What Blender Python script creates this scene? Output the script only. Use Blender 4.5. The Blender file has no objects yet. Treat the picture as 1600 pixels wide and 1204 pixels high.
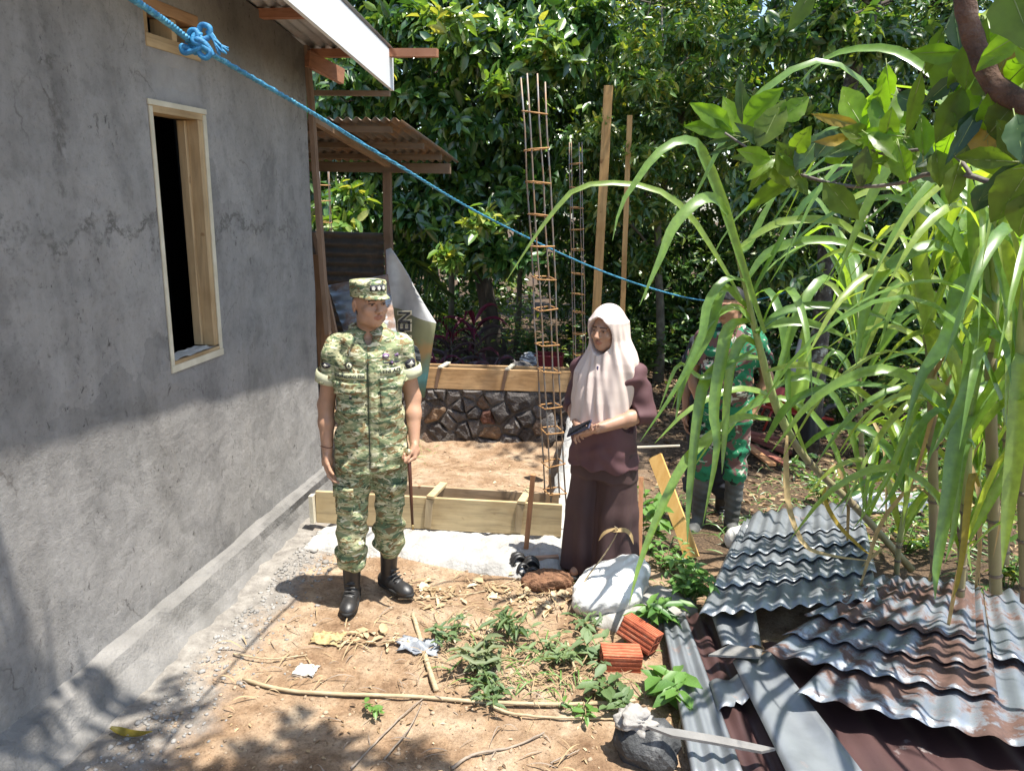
import bpy, bmesh, math, random
import numpy as np
from mathutils import Vector, Matrix, noise
from mathutils.bvhtree import BVHTree
random.seed(7); rng = np.random.default_rng(11)
SC = bpy.context.scene
COL = SC.collection
rad = math.radians

# ------------------------------------------------------------------ camera
EYE = np.array([0.0, 0.0, 2.2])
_yaw, _pit, _rol = rad(9.3), rad(14.0), rad(1.2)
FW = np.array([-math.sin(_yaw)*math.cos(_pit), math.cos(_yaw)*math.cos(_pit), -math.sin(_pit)])
_r0 = np.array([math.cos(_yaw), math.sin(_yaw), 0]); _u0 = np.cross(_r0, FW)
RT = _r0*math.cos(_rol) + _u0*math.sin(_rol); UP = np.cross(RT, FW)
cam = bpy.data.cameras.new('camera'); cam.lens = 27; cam.sensor_width = 36; cam.sensor_fit = 'HORIZONTAL'
cam.clip_start = 0.05; cam.clip_end = 400
camo = bpy.data.objects.new('camera', cam); COL.objects.link(camo)
camo.matrix_world = Matrix([[RT[i], UP[i], -FW[i], EYE[i]] for i in range(3)] + [[0, 0, 0, 1]])
SC.camera = camo
# ------------------------------------------------------------------ daylight
SUN = np.array([0.258, -0.080, 0.963]); SUN /= np.linalg.norm(SUN)
w = bpy.data.worlds.new('World'); SC.world = w; w.use_nodes = True
nt = w.node_tree; bg = nt.nodes['Background']
sky = nt.nodes.new('ShaderNodeTexSky'); sky.sky_type = 'NISHITA'; sky.sun_disc = False
sky.sun_elevation = math.asin(SUN[2]); sky.sun_rotation = math.atan2(SUN[0], SUN[1])
nt.links.new(sky.outputs[0], bg.inputs[0]); bg.inputs[1].default_value = 0.15
sl = bpy.data.lights.new('sun', 'SUN'); sl.energy = 5.0; sl.angle = rad(0.55); sl.color = (1, .955, .87)
so = bpy.data.objects.new('sun', sl); COL.objects.link(so)
so.rotation_euler = Vector(-SUN).to_track_quat('-Z', 'Y').to_euler(); so.location = (4, -2, 12)
vs = SC.view_settings; vs.view_transform = 'Standard'; vs.look = 'None'; vs.gamma = 1; vs.use_curve_mapping = False
vs.exposure = 1.08
SC.cycles.max_bounces = 6; SC.cycles.diffuse_bounces = 4; SC.cycles.transmission_bounces = 3

# ------------------------------------------------------------------ pixel -> world (places read off the photograph)
def ray(px, py):
    d = FW + RT*((px-800)/1200.) - UP*((py-602)/1200.)
    return d/np.linalg.norm(d)
def hit(px, py, ax, val):
    d = ray(px, py); return Vector(EYE + d*((val-EYE[ax])/d[ax]))
def at(px, py, h):
    d = ray(px, py); return Vector(EYE + d*(h/math.hypot(d[0], d[1])))

# ------------------------------------------------------------------ objects
BASE = {}
def setp(o, label=None, cat=None, group=None, kind=None):
    if label: o['label'] = label
    if cat: o['category'] = cat
    if group: o['group'] = group
    if kind: o['kind'] = kind
    return o
def thing(name, label, cat, loc=(0, 0, 0), rz=0, group=None):
    o = bpy.data.objects.new(name, None); o.empty_display_size = .1
    COL.objects.link(o); o.location = loc; o.rotation_euler = (0, 0, rz)
    BASE[o.name] = Vector(loc) if not rz else Vector((0, 0, 0))
    return setp(o, label, cat, group)
def root_of(o):
    while o.parent: o = o.parent
    return o
def mesh_obj(name, V, F, mat=None, parent=None, smooth=False, mats=None, fm=None):
    V = np.asarray(V, dtype=np.float64).reshape(-1, 3)
    loc = None
    if parent is not None:
        b = BASE.get(root_of(parent).name, Vector((0, 0, 0))); V = V - np.array(b)
    else:
        loc = np.array([V[:, 0].mean(), V[:, 1].mean(), V[:, 2].min()]); V = V - loc
    me = bpy.data.meshes.new(name)
    if isinstance(F, np.ndarray):
        n, k = F.shape
        me.vertices.add(len(V)); me.vertices.foreach_set('co', V.astype(np.float32).ravel())
        me.loops.add(n*k); me.loops.foreach_set('vertex_index', F.astype(np.int32).ravel())
        me.polygons.add(n); me.polygons.foreach_set('loop_start', np.arange(0, n*k, k, dtype=np.int32))
        me.update(calc_edges=True)
    else:
        me.from_pydata([tuple(v) for v in V], [], F)
    for m in (mats or ([mat] if mat else [])): me.materials.append(m)
    if fm is not None: me.polygons.foreach_set('material_index', np.asarray(fm, dtype=np.int32))
    if smooth: me.polygons.foreach_set('use_smooth', np.ones(len(me.polygons), dtype=bool))
    me.update()
    o = bpy.data.objects.new(name, me); COL.objects.link(o)
    if parent is not None: o.parent = parent
    else:
        o.location = loc; BASE[o.name] = Vector(loc)
    return o
def inst(name, me, M, parent):
    """one more piece sharing mesh data; M is in the parent's frame"""
    o = bpy.data.objects.new(name, me); COL.objects.link(o); o.parent = parent; o.matrix_local = M
    return o
def copy_tree(o, parent=None):
    c = o.copy(); COL.objects.link(c); c.parent = parent
    for ch in list(o.children): copy_tree(ch, c)
    return c
class MB:
    def __init__(s): s.v = []; s.f = []
    def add(s, V, F):
        n = len(s.v); s.v += [tuple(map(float, p)) for p in V]; s.f += [tuple(n+i for i in f) for f in F]; return s
    def box(s, c, sz, M=None):
        hx, hy, hz = sz[0]/2, sz[1]/2, sz[2]/2
        P = [Vector((x*hx, y*hy, z*hz)) for z in (-1, 1) for y in (-1, 1) for x in (-1, 1)]
        if M is not None: P = [M @ p for p in P]
        P = [p + Vector(c) for p in P]
        return s.add(P, [(0, 2, 3, 1), (4, 5, 7, 6), (0, 1, 5, 4), (2, 6, 7, 3), (0, 4, 6, 2), (1, 3, 7, 5)])
    def beam(s, a, b, wd, ht, up=(0, 0, 1), n=1, jit=0):
        """rectangular timber from a to b"""
        a, b = Vector(a), Vector(b); d = (b-a).normalized(); side = d.cross(Vector(up)).normalized(); u = side.cross(d)
        V = []; F = []
        for i in range(n+1):
            p = a.lerp(b, i/n)
            j = Vector([random.uniform(-jit, jit) for _ in range(3)])
            for sx, sz in ((-1, -1), (1, -1), (1, 1), (-1, 1)): V.append(p + side*(sx*wd/2) + u*(sz*ht/2) + j)
        for i in range(n):
            for k in range(4): F.append((i*4+k, i*4+(k+1) % 4, i*4+4+(k+1) % 4, i*4+4+k))
        F += [(3, 2, 1, 0), (n*4, n*4+1, n*4+2, n*4+3)]
        return s.add(V, F)
    def tube(s, pts, r, n=8, cap=True):
        pts = [Vector(p) for p in pts]; m = len(pts)
        rs = r if hasattr(r, '__len__') else [r]*m
        V = []; F = []; ref = None
        for i, p in enumerate(pts):
            t = (pts[min(i+1, m-1)] - pts[max(i-1, 0)]).normalized()
            if ref is None: ref = t.orthogonal().normalized()
            ref = (ref - t*ref.dot(t))
            if ref.length < 1e-5: ref = t.orthogonal()
            ref.normalize(); b = t.cross(ref)
            for k in range(n):
                a = 2*math.pi*k/n; V.append(p + (ref*math.cos(a) + b*math.sin(a))*rs[i])
        for i in range(m-1):
            for k in range(n): F.append((i*n+k, i*n+(k+1) % n, i*n+n+(k+1) % n, i*n+n+k))
        if cap: F += [tuple(range(n-1, -1, -1)), tuple(range((m-1)*n, m*n))]
        return s.add(V, F)
    def build(s, name, mat, parent=None, smooth=False, **k):
        return mesh_obj(name, s.v, s.f, mat, parent, smooth, **k)
def bevel(o, w=.004, seg=2):
    m = o.modifiers.new('bevel', 'BEVEL'); m.width = w; m.segments = seg; m.limit_method = 'ANGLE'; return o
def solid(o, t, off=0):
    m = o.modifiers.new('solid', 'SOLIDIFY'); m.thickness = t; m.offset = off; return o
def spline(pts, n):
    P = [Vector(p) for p in pts]; P = [P[0]*2-P[1]] + P + [P[-1]*2-P[-2]]; out = []
    m = len(P)-3
    for i in range(n+1):
        t = i/n*m; k = min(int(t), m-1); t -= k
        a, b, c, d = P[k:k+4]
        out.append(.5*((2*b) + (c-a)*t + (2*a-5*b+4*c-d)*t*t + (3*b-3*c+d-a)*t**3))
    return out

# ------------------------------------------------------------------ materials
def newmat(name):
    m = bpy.data.materials.new(name); m.use_nodes = True
    n = m.node_tree; b = n.nodes['Principled BSDF']; return m, n, b
def nd(n, t, **k):
    x = n.nodes.new('ShaderNode'+t)
    for a, v in k.items():
        if a.startswith('i_'):
            key = a[2:]; key = int(key) if key.isdigit() else key.replace('_', ' ')
            x.inputs[key].default_value = v
        else: setattr(x, a, v)
    return x
def coords(n, stretch=(1, 1, 1), src='Object', rnd=True):
    tc = nd(n, 'TexCoord'); mp = nd(n, 'Mapping'); mp.inputs['Scale'].default_value = stretch
    n.links.new(tc.outputs[src], mp.inputs[0])
    if rnd:
        oi = nd(n, 'ObjectInfo'); mu = nd(n, 'Math', operation='MULTIPLY'); mu.inputs[1].default_value = 37.
        n.links.new(oi.outputs['Random'], mu.inputs[0]); n.links.new(mu.outputs[0], mp.inputs['Location'])
    return mp.outputs[0]
def ramp(n, fac, stops):
    r = nd(n, 'ValToRGB'); e = r.color_ramp.elements
    while len(e) < len(stops): e.new(.5)
    for i, (p, c) in enumerate(stops):
        e[i].position = p; e[i].color = (*c, 1) if len(c) == 3 else c
    if fac is not None: n.links.new(fac, r.inputs[0])
    return r.outputs[0]
def tex(n, v, scale, detail=5, rough=.55, dist=0, kind='Noise'):
    t = nd(n, 'TexNoise'); t.inputs['Scale'].default_value = scale; t.inputs['Detail'].default_value = detail
    t.inputs['Roughness'].default_value = rough; t.inputs['Distortion'].default_value = dist
    n.links.new(v, t.inputs['Vector']); return t.outputs['Fac']
def mixc(n, f, a, b, mode='MIX'):
    m = nd(n, 'Mix', data_type='RGBA', blend_type=mode)
    for s, v in ((0, f), (6, a), (7, b)):
        if hasattr(v, 'links'): n.links.new(v, m.inputs[s])
        else: m.inputs[s].default_value = v if s == 0 else (*v, 1)
    return m.outputs[2]
def bumpn(n, b, h, strength=.3, dist=.01, prev=None):
    u = nd(n, 'Bump'); u.inputs['Strength'].default_value = strength; u.inputs['Distance'].default_value = dist
    n.links.new(h, u.inputs['Height'])
    if prev is not None: n.links.new(prev, u.inputs['Normal'])
    n.links.new(u.outputs[0], b.inputs['Normal']); return u.outputs[0]
def mk(name, stops, scale=6, detail=6, rough=.8, bump=.25, bscale=60, bdist=.006, metal=0, stretch=(1, 1, 1), spec=.5, dist=0):
    m, n, b = newmat(name); v = coords(n, stretch)
    if isinstance(stops[0], float): stops = [(.3, tuple(c*.85 for c in stops)), (.7, tuple(min(1, c*1.15) for c in stops))]
    n.links.new(ramp(n, tex(n, v, scale, detail, dist=dist), stops), b.inputs['Base Color'])
    b.inputs['Roughness'].default_value = rough; b.inputs['Metallic'].default_value = metal
    b.inputs['Specular IOR Level'].default_value = spec
    if bump: bumpn(n, b, tex(n, v, bscale, 6), bump, bdist)
    return m
def plain(name, c, rough=.6, metal=0, **k):
    return mk(name, tuple(float(x) for x in c), rough=rough, metal=metal, **k)
def wood(name, c, ax='x', rough=.75):
    st = {'x': (1, 14, 14), 'y': (14, 1, 14), 'z': (14, 14, 1)}[ax]
    m, n, b = newmat(name); v = coords(n, st); v2 = coords(n, (1, 1, 1))
    g = tex(n, v, 2.2, 6, .6, .6)
    col = ramp(n, g, [(.25, tuple(x*.62 for x in c)), (.5, c), (.75, tuple(min(1, x*1.18) for x in c))])
    st2 = ramp(n, tex(n, v2, 3.5, 5), [(.42, (1, 1, 1)), (.68, (.72, .66, .58))])
    kn = ramp(n, tex(n, v2, 9, 2, .4), [(.70, (1, 1, 1)), (.76, (.5, .38, .28))])
    n.links.new(mixc(n, 1, mixc(n, 1, col, st2, 'MULTIPLY'), kn, 'MULTIPLY'), b.inputs['Base Color'])
    b.inputs['Roughness'].default_value = rough
    bumpn(n, b, g, .35, .004); return m
def leafmat(name, c1, c2, c3=None, rough=.38, trans=.28, tcol=None, spec=.5, vein=0):
    """leaf surface: hue differs from leaf to leaf (attribute 'tint'), light passes through"""
    m, n, b = newmat(name)
    a = nd(n, 'Attribute', attribute_name='tint'); oi = nd(n, 'ObjectInfo')
    ad = nd(n, 'Math', operation='ADD'); fr = nd(n, 'Math', operation='FRACT')
    n.links.new(a.outputs['Fac'], ad.inputs[0]); n.links.new(oi.outputs['Random'], ad.inputs[1]); n.links.new(ad.outputs[0], fr.inputs[0])
    st = [(0, c1), (.62, c2)] + ([(.93, c3)] if c3 else [])
    col = ramp(n, fr.outputs[0], st)
    v = coords(n); col = mixc(n, 1, col, ramp(n, tex(n, v, 30, 3), [(.35, (.8, .8, .8)), (.65, (1.1, 1.1, 1.05))]), 'MULTIPLY')
    n.links.new(col, b.inputs['Base Color']); b.inputs['Roughness'].default_value = rough
    b.inputs['Specular IOR Level'].default_value = spec
    t = nd(n, 'BsdfTranslucent'); ms = nd(n, 'MixShader'); ms.inputs[0].default_value = trans
    tc = mixc(n, 1, col, tcol or (2.2, 2.0, .7), 'MULTIPLY'); n.links.new(tc, t.inputs[0])
    out = n.nodes['Material Output']
    n.links.new(b.outputs[0], ms.inputs[1]); n.links.new(t.outputs[0], ms.inputs[2]); n.links.new(ms.outputs[0], out.inputs[0])
    return m

# ------------------------------------------------------------------ leaves
# template: u along the leaf, v across, w out of plane
_LT = np.array([(0, 0, 0), (.28, -.42, .10), (.28, 0, -.04), (.28, .42, .10), (.66, -.40, .02), (.66, 0, -.10), (.66, .40, .02), (1, 0, -.22)])
_LF = [(0, 2, 1), (0, 3, 2), (1, 2, 5, 4), (2, 3, 6, 5), (4, 5, 7), (5, 6, 7)]
_LFT = np.array([(0, 2, 1), (0, 3, 2), (1, 2, 5), (1, 5, 4), (2, 3, 6), (2, 6, 5), (4, 5, 7), (5, 6, 7)])
_DT = np.array([(0, 0, 0), (.45, -.5, .1), (.45, .5, .1), (1, 0, -.1)])
_DF = np.array([(0, 3, 1), (0, 2, 3)])
def unit(a): return a/np.maximum(np.linalg.norm(a, axis=-1, keepdims=True), 1e-9)
def leaf_frames(D, Nn):
    D = unit(D); S = unit(np.cross(D, Nn)); return D, S, np.cross(S, D)
def leaf_cloud(name, P, D, Nn, L, W, mat, parent=None, far=False):
    T, F = (_DT, _DF) if far else (_LT, _LFT)
    D, S, U = leaf_frames(D, Nn); n = len(P); L = L[:, None, None]; W = W[:, None, None]
    V = P[:, None] + D[:, None]*T[None, :, :1]*L + S[:, None]*T[None, :, 1:2]*W + U[:, None]*T[None, :, 2:3]*L*.8
    k = len(T); FF = (np.arange(n)[:, None, None]*k + F[None]).reshape(-1, 3)
    o = mesh_obj(name, V.reshape(-1, 3), FF, mat, parent, smooth=True)
    a = o.data.attributes.new('tint', 'FLOAT', 'POINT'); a.data.foreach_set('value', np.repeat(rng.random(n), k).astype(np.float32))
    return o
def leaf_piece_mesh(mat, W=.45, name='leaf'):
    V = _LT*np.array([1, W, .8]); me = bpy.data.meshes.new(name); me.from_pydata([tuple(v) for v in V], [], _LF)
    me.materials.append(mat); me.polygons.foreach_set('use_smooth', np.ones(len(me.polygons), dtype=bool)); return me
def leaf_split(root, P, D, Nn, L, wr, mat, npart=300, far=False, shown=None):
    """the leaves that show largest as parts of their own, the rest as one crown"""
    d = np.linalg.norm(P-EYE, axis=1)
    # in front of the tree and inside the picture
    rel = P-EYE; z = rel@FW; px = 800+1200*(rel@RT)/z; py = 602-1200*(rel@UP)/z
    inside = (z > .2) & (px > 0) & (px < 1600) & (py > 0) & (py < 1204)
    score = np.where(inside, L/d, 0)*np.where(shown(px, py), 1, .2) if shown else np.where(inside, L/d, 0)
    order = np.argsort(-score); top = order[:npart]; rest = order[npart:]
    me = leaf_piece_mesh(mat, wr)
    a = me.attributes.new('tint', 'FLOAT', 'POINT')
    Df, S, U = leaf_frames(D[top], Nn[top]); b = np.array(BASE.get(root.name, (0, 0, 0)))
    for i, j in enumerate(top):
        M = Matrix.Identity(4)
        for r in range(3):
            M[r][0] = Df[i][r]*L[j]; M[r][1] = S[i][r]*L[j]; M[r][2] = U[i][r]*L[j]; M[r][3] = P[j][r]-b[r]
        inst('leaf', me, M, root)
    if len(rest):
        o = leaf_cloud('crown', P[rest], D[rest], Nn[rest], L[rest], L[rest]*wr, mat, root, far); o['kind'] = 'stuff'
def crown_pts(c, r, nclus, per, llen, seed, shell=.45, droop=.35, up=.25, flat=.6, spread=1.0, front=0):
    g = np.random.default_rng(seed); c = np.array(c, float); r = np.array(r, float)
    q = unit(g.normal(size=(nclus*3, 3)))
    if front:  # fewer clusters on the side nobody sees
        keep = g.random(len(q)) < np.clip(.35 - q[:, 1]*front, .12, 1); q = q[keep]
    q = q[:nclus]; nclus = len(q)
    rr = 1 - shell*g.random((nclus, 1))**1.6
    lump = np.array([1 + .28*noise.noise(Vector(tuple(x*2.3 + seed))) for x in q])[:, None]
    C = c + q*r*rr*lump
    tip = unit(q*np.array([1, 1, .6]) + np.array([0, 0, up]) + .35*g.normal(size=q.shape))
    P = np.repeat(C, per, 0); T = np.repeat(tip, per, 0)
    s = unit(np.cross(T, g.normal(size=T.shape)))
    t = g.random((len(P), 1))
    D = unit(T*(.25+.5*t) + s*spread + np.array([0, 0, -droop])*(.3+g.random((len(P), 1))))
    P = P - T*llen*.9*(1-t) + .12*llen*g.normal(size=P.shape)
    Nn = unit(T*flat + np.array([0, 0, .55]) + .35*g.normal(size=P.shape))
    L = llen*(.6 + .55*g.random(len(P)))
    return P, D, Nn, L, C
# ================================================================== the setting
def sst(a, b, x): t = np.clip((x-a)/(b-a), 0, 1); return t*t*(3-2*t)
def gz(x, y):
    """height of the ground"""
    x = np.asarray(x, float); y = np.asarray(y, float)
    right = sst(-.75, .35, x)
    z = -.5*sst(4.3, 8.0, y)*right
    pit = sst(-2.6, -2.3, x)*(1-sst(-.75, -.5, x))*sst(4.7, 4.95, y)*(1-sst(8.2, 8.35, y))
    z = z*(1-pit) + pit*(-.62 + .16*np.exp(-((x+1.6)**2+(y-6.4)**2)/.8))
    left = (1-right)*(1-pit)
    z = z + left*(-.5*sst(4.9, 8.9, y))
    return z + .35*sst(14, 40, y)
def gzp(p): return Vector((p[0], p[1], float(gz(p[0], p[1]))))
def ground_at(px, py, up=0.0):
    d = ray(px, py); t = 1.0
    for _ in range(60):
        p = EYE + d*t; h = p[2]-float(gz(p[0], p[1]))-up
        if abs(h) < 5e-4: break
        t += h/max(-d[2], .05)*.8
    return Vector(EYE+d*t)
def fb(x, y, s, o=4): return noise.fractal(Vector((x*s, y*s, 3.7)), 1.0, 2.0, o)

# ---- ground sheet
xs = np.concatenate([-np.geomspace(2.3, 60, 26)[::-1], np.arange(-2.27, 2.6, .03), np.geomspace(2.62, 60, 34)])
ys = np.concatenate([-np.geomspace(1, 12, 6)[::-1]+1.5, np.arange(1.6, 6.2, .03), np.geomspace(6.24, 80, 60)])
GX, GY = np.meshgrid(xs, ys); GZ = gz(GX, GY)
nz = np.array([[fb(x, y, 1.9, 3)*.022 + fb(x, y, 9, 4)*.011 for x in xs] for y in ys])
GZ = GZ + nz
nx_, ny_ = len(xs), len(ys)
ii = (np.arange(ny_-1)[:, None]*nx_ + np.arange(nx_-1)[None]).ravel()
GF = np.stack([ii, ii+1, ii+1+nx_, ii+nx_], 1)
def ground_mat():
    m, n, b = newmat('earth'); L = n.links
    g = nd(n, 'NewGeometry'); P = g.outputs['Position']; sx = nd(n, 'SeparateXYZ'); L.new(P, sx.inputs[0])
    a1 = tex(n, P, 3.2, 8, .6); a2 = tex(n, P, 14, 7, .65); a3 = tex(n, P, 70, 5, .7)
    soil = ramp(n, a1, [(.28, (.185, .112, .065)), (.44, (.295, .198, .122)), (.58, (.38, .28, .19)), (.75, (.44, .36, .265))])
    soil = mixc(n, 1, soil, ramp(n, a2, [(.3, (.62, .58, .55)), (.55, (1, 1, 1)), (.72, (1.12, 1.1, 1.05))]), 'MULTIPLY')
    soil = mixc(n, 1, soil, ramp(n, a3, [(.33, (.66, .63, .6)), (.5, (1, 1, 1)), (.7, (1.15, 1.12, 1.1))]), 'MULTIPLY')
    def band(o, lo, hi, k=.35):
        ad = nd(n, 'Math', operation='MULTIPLY_ADD'); L.new(a1, ad.inputs[0]); ad.inputs[1].default_value = k
        sb = nd(n, 'Math', operation='ADD'); sb.inputs[1].default_value = -k/2; L.new(o, ad.inputs[2]); L.new(ad.outputs[0], sb.inputs[0])
        r = nd(n, 'MapRange', interpolation_type='SMOOTHSTEP'); L.new(sb.outputs[0], r.inputs[0])
        r.inputs[1].default_value = lo; r.inputs[2].default_value = hi; return r.outputs[0]
    def mul(p, q):
        x = nd(n, 'Math', operation='MULTIPLY'); L.new(p, x.inputs[0]); L.new(q, x.inputs[1]); return x.outputs[0]
    def inv(p):
        x = nd(n, 'Math', operation='SUBTRACT'); x.inputs[0].default_value = 1; L.new(p, x.inputs[1]); return x.outputs[0]
    cem = ramp(n, a2, [(.3, (.165, .15, .135)), (.5, (.255, .235, .21)), (.72, (.36, .335, .30))])
    dust = mul(inv(band(sx.outputs[0], -1.97, -1.66, .9)), inv(band(sx.outputs[1], 5.0, 5.4)))
    c = mixc(n, dust, soil, cem)
    hum = ramp(n, a3, [(.32, (.035, .024, .016)), (.5, (.085, .058, .038)), (.62, (.15, .10, .06)), (.72, (.30, .22, .13))])
    hm = mul(band(sx.outputs[0], -.25, .45), band(sx.outputs[1], 4.15, 4.8))
    far = band(sx.outputs[1], 8.4, 8.9); mx = nd(n, 'Math', operation='MAXIMUM'); L.new(hm, mx.inputs[0]); L.new(far, mx.inputs[1])
    c = mixc(n, mx.outputs[0], c, hum)
    L.new(c, b.inputs['Base Color']); b.inputs['Roughness'].default_value = .95; b.inputs['Specular IOR Level'].default_value = .2
    h1 = bumpn(n, b, a3, .6, .02); bumpn(n, b, a2, .6, .03, h1)
    return m
M_GROUND = ground_mat()
o = mesh_obj('ground', np.stack([GX, GY, GZ], -1).reshape(-1, 3), GF, M_GROUND, smooth=True); setp(o, kind='structure')

# ---- house
def plaster_mat(name='plaster', patch=True):
    m, n, b = newmat(name); L = n.links
    v = nd(n, 'NewGeometry').outputs['Position']; sx = nd(n, 'SeparateXYZ'); L.new(v, sx.inputs[0])
    mp = nd(n, 'Mapping'); mp.inputs['Scale'].default_value = (1, 1.6, .45); L.new(v, mp.inputs[0])
    big = tex(n, mp.outputs[0], 1.5, 7, .6, .8); mid = tex(n, v, 6, 7, .65, .3); fine = tex(n, v, 42, 9, .78); gran = tex(n, v, 150, 6, .8)
    c = ramp(n, big, [(.28, (.180, .172, .162)), (.46, (.240, .231, .219)), (.60, (.285, .275, .262)), (.76, (.220, .211, .199))])
    c = mixc(n, 1, c, ramp(n, mid, [(.3, (.74, .74, .74)), (.5, (1, 1, 1)), (.7, (1.12, 1.11, 1.10))]), 'MULTIPLY')
    c = mixc(n, 1, c, ramp(n, fine, [(.34, (.74, .73, .72)), (.45, (1, 1, 1)), (.66, (1.08, 1.08, 1.08))]), 'MULTIPLY')
    # pits and trowel drags
    mp2 = nd(n, 'Mapping'); mp2.inputs['Scale'].default_value = (1, 1, .55); L.new(v, mp2.inputs[0])
    pit = ramp(n, tex(n, mp2.outputs[0], 30, 6, .7, .6), [(.33, (.30, .29, .28)), (.40, (1, 1, 1))])
    clus = ramp(n, tex(n, v, 2.6, 4), [(.42, (0, 0, 0)), (.58, (1, 1, 1))])
    c = mixc(n, 1, c, mixc(n, clus, (1, 1, 1), pit), 'MULTIPLY')
    # crack lines
    vo = nd(n, 'TexVoronoi', feature='DISTANCE_TO_EDGE'); vo.inputs['Scale'].default_value = 1.0
    dn = nd(n, 'TexNoise'); dn.inputs['Scale'].default_value = 3.5; dn.inputs['Detail'].default_value = 6; L.new(v, dn.inputs['Vector'])
    dv = nd(n, 'VectorMath', operation='MULTIPLY_ADD'); dv.inputs[1].default_value = (.55, .55, .55); L.new(dn.outputs['Color'], dv.inputs[0]); L.new(v, dv.inputs[2])
    L.new(dv.outputs[0], vo.inputs['Vector'])
    crack = ramp(n, vo.outputs['Distance'], [(.001, (.62, .60, .59)), (.006, (1, 1, 1))])
    cm = ramp(n, tex(n, v, 1.7, 3), [(.52, (0, 0, 0)), (.6, (1, 1, 1))])
    c = mixc(n, 1, c, mixc(n, cm, (1, 1, 1), crack), 'MULTIPLY')
    # trowel-laid patches with soft joints
    vp = nd(n, 'TexVoronoi', feature='F1'); vp.inputs['Scale'].default_value = 1.15; L.new(dv.outputs[0], vp.inputs['Vector'])
    hv = nd(n, 'SeparateColor'); L.new(vp.outputs['Color'], hv.inputs[0])
    c = mixc(n, 1, c, ramp(n, hv.outputs[0], [(.1, (.88, .88, .88)), (.9, (1.09, 1.085, 1.08))]), 'MULTIPLY')
    # one long broken day joint across the wall and a vertical settlement crack
    wob = tex(n, v, 4.5, 6, .7)
    def line(o, at_, amp, wd_, lo, hi, oo, seed):
        a_ = nd(n, 'Math', operation='MULTIPLY_ADD'); L.new(wob, a_.inputs[0]); a_.inputs[1].default_value = amp; L.new(o, a_.inputs[2])
        b_ = nd(n, 'Math', operation='SUBTRACT'); L.new(a_.outputs[0], b_.inputs[0]); b_.inputs[1].default_value = at_+amp*.5
        d_ = nd(n, 'Math', operation='ABSOLUTE'); L.new(b_.outputs[0], d_.inputs[0])
        r_ = nd(n, 'MapRange', interpolation_type='SMOOTHSTEP'); L.new(d_.outputs[0], r_.inputs[0]); r_.inputs[1].default_value = 0; r_.inputs[2].default_value = wd_; r_.inputs[3].default_value = 1; r_.inputs[4].default_value = 0
        m_ = nd(n, 'MapRange', interpolation_type='SMOOTHSTEP'); L.new(oo, m_.inputs[0]); m_.inputs[1].default_value = lo; m_.inputs[2].default_value = lo+.25
        m2_ = nd(n, 'MapRange', interpolation_type='SMOOTHSTEP'); L.new(oo, m2_.inputs[0]); m2_.inputs[1].default_value = hi-.25; m2_.inputs[2].default_value = hi; m2_.inputs[3].default_value = 1; m2_.inputs[4].default_value = 0
        q_ = ramp(n, tex(n, v, 11, 5, .7), [(.40, (0, 0, 0)), (.56, (1, 1, 1))])
        t = None
        for e in (r_.outputs[0], m_.outputs[0], m2_.outputs[0], q_):
            if t is None: t = e; continue
            x_ = nd(n, 'Math', operation='MULTIPLY'); L.new(t, x_.inputs[0]); L.new(e, x_.inputs[1]); t = x_.outputs[0]
        return t
    for t in (line(sx.outputs[2], 2.0, .55, .035, 2.0, 5.0, sx.outputs[1], 0), line(sx.outputs[1], 2.78, .30, .030, 2.0, 2.95, sx.outputs[2], 1)):
        c = mixc(n, t, c, (.135, .128, .118))
    # damp stain and roof shade painted in under the roof by the corner, and the paler patch filled between vent and window
    def rng_(o, lo, hi, inv=False):
        r = nd(n, 'MapRange', interpolation_type='SMOOTHSTEP'); L.new(o, r.inputs[0]); r.inputs[1].default_value = lo; r.inputs[2].default_value = hi
        if inv: r.inputs[3].default_value = 1; r.inputs[4].default_value = 0
        return r.outputs[0]
    def mul(*q):
        a = q[0]
        for p in q[1:]:
            x = nd(n, 'Math', operation='MULTIPLY'); L.new(a, x.inputs[0]); L.new(p, x.inputs[1]); a = x.outputs[0]
        return a
    ad = nd(n, 'Math', operation='MULTIPLY_ADD'); L.new(mid, ad.inputs[0]); ad.inputs[1].default_value = .5; L.new(sx.outputs[2], ad.inputs[2])
    st = mul(rng_(ad.outputs[0], 2.98, 3.30), rng_(sx.outputs[1], 3.6, 4.2))
    c = mixc(n, 1, c, mixc(n, st, (1, 1, 1), (.50, .47, .44)), 'MULTIPLY')
    if patch:
        pm = mul(rng_(sx.outputs[1], 3.40, 3.43), rng_(sx.outputs[1], 3.78, 3.83, True), rng_(sx.outputs[2], 2.58, 2.62), rng_(sx.outputs[2], 2.76, 2.83, True))
        c = mixc(n, pm, c, ramp(n, mid, [(.3, (.27, .26, .25)), (.7, (.37, .36, .345))]))
    L.new(c, b.inputs['Base Color']); b.inputs['Roughness'].default_value = .93; b.inputs['Specular IOR Level'].default_value = .25
    h = bumpn(n, b, gran, .45, .004); h = bumpn(n, b, fine, .42, .010, h); bumpn(n, b, mid, .3, .03, h)
    return m
M_PL = plaster_mat()
M_PLIN = mk('plinth_render', [(.25, (.115, .109, .101)), (.5, (.175, .167, .156)), (.75, (.24, .228, .213))], 5, 9, .95, .6, 60, .014)
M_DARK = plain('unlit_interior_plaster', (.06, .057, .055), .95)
M_WIN = wood('pale_window_timber', (.46, .33, .18), 'z'); M_WINY = wood('pale_window_timber_rail', (.46, .33, .18), 'y')
M_PRIME = mk('primed_timber_edge', [(.3, (.50, .45, .33)), (.7, (.66, .61, .48))], 9, 6, .7, .3, 50)
M_RED = wood('reddish_roof_timber', (.36, .16, .085), 'x'); M_REDY = wood('reddish_roof_timber_rafter', (.34, .16, .09), 'y')
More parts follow.
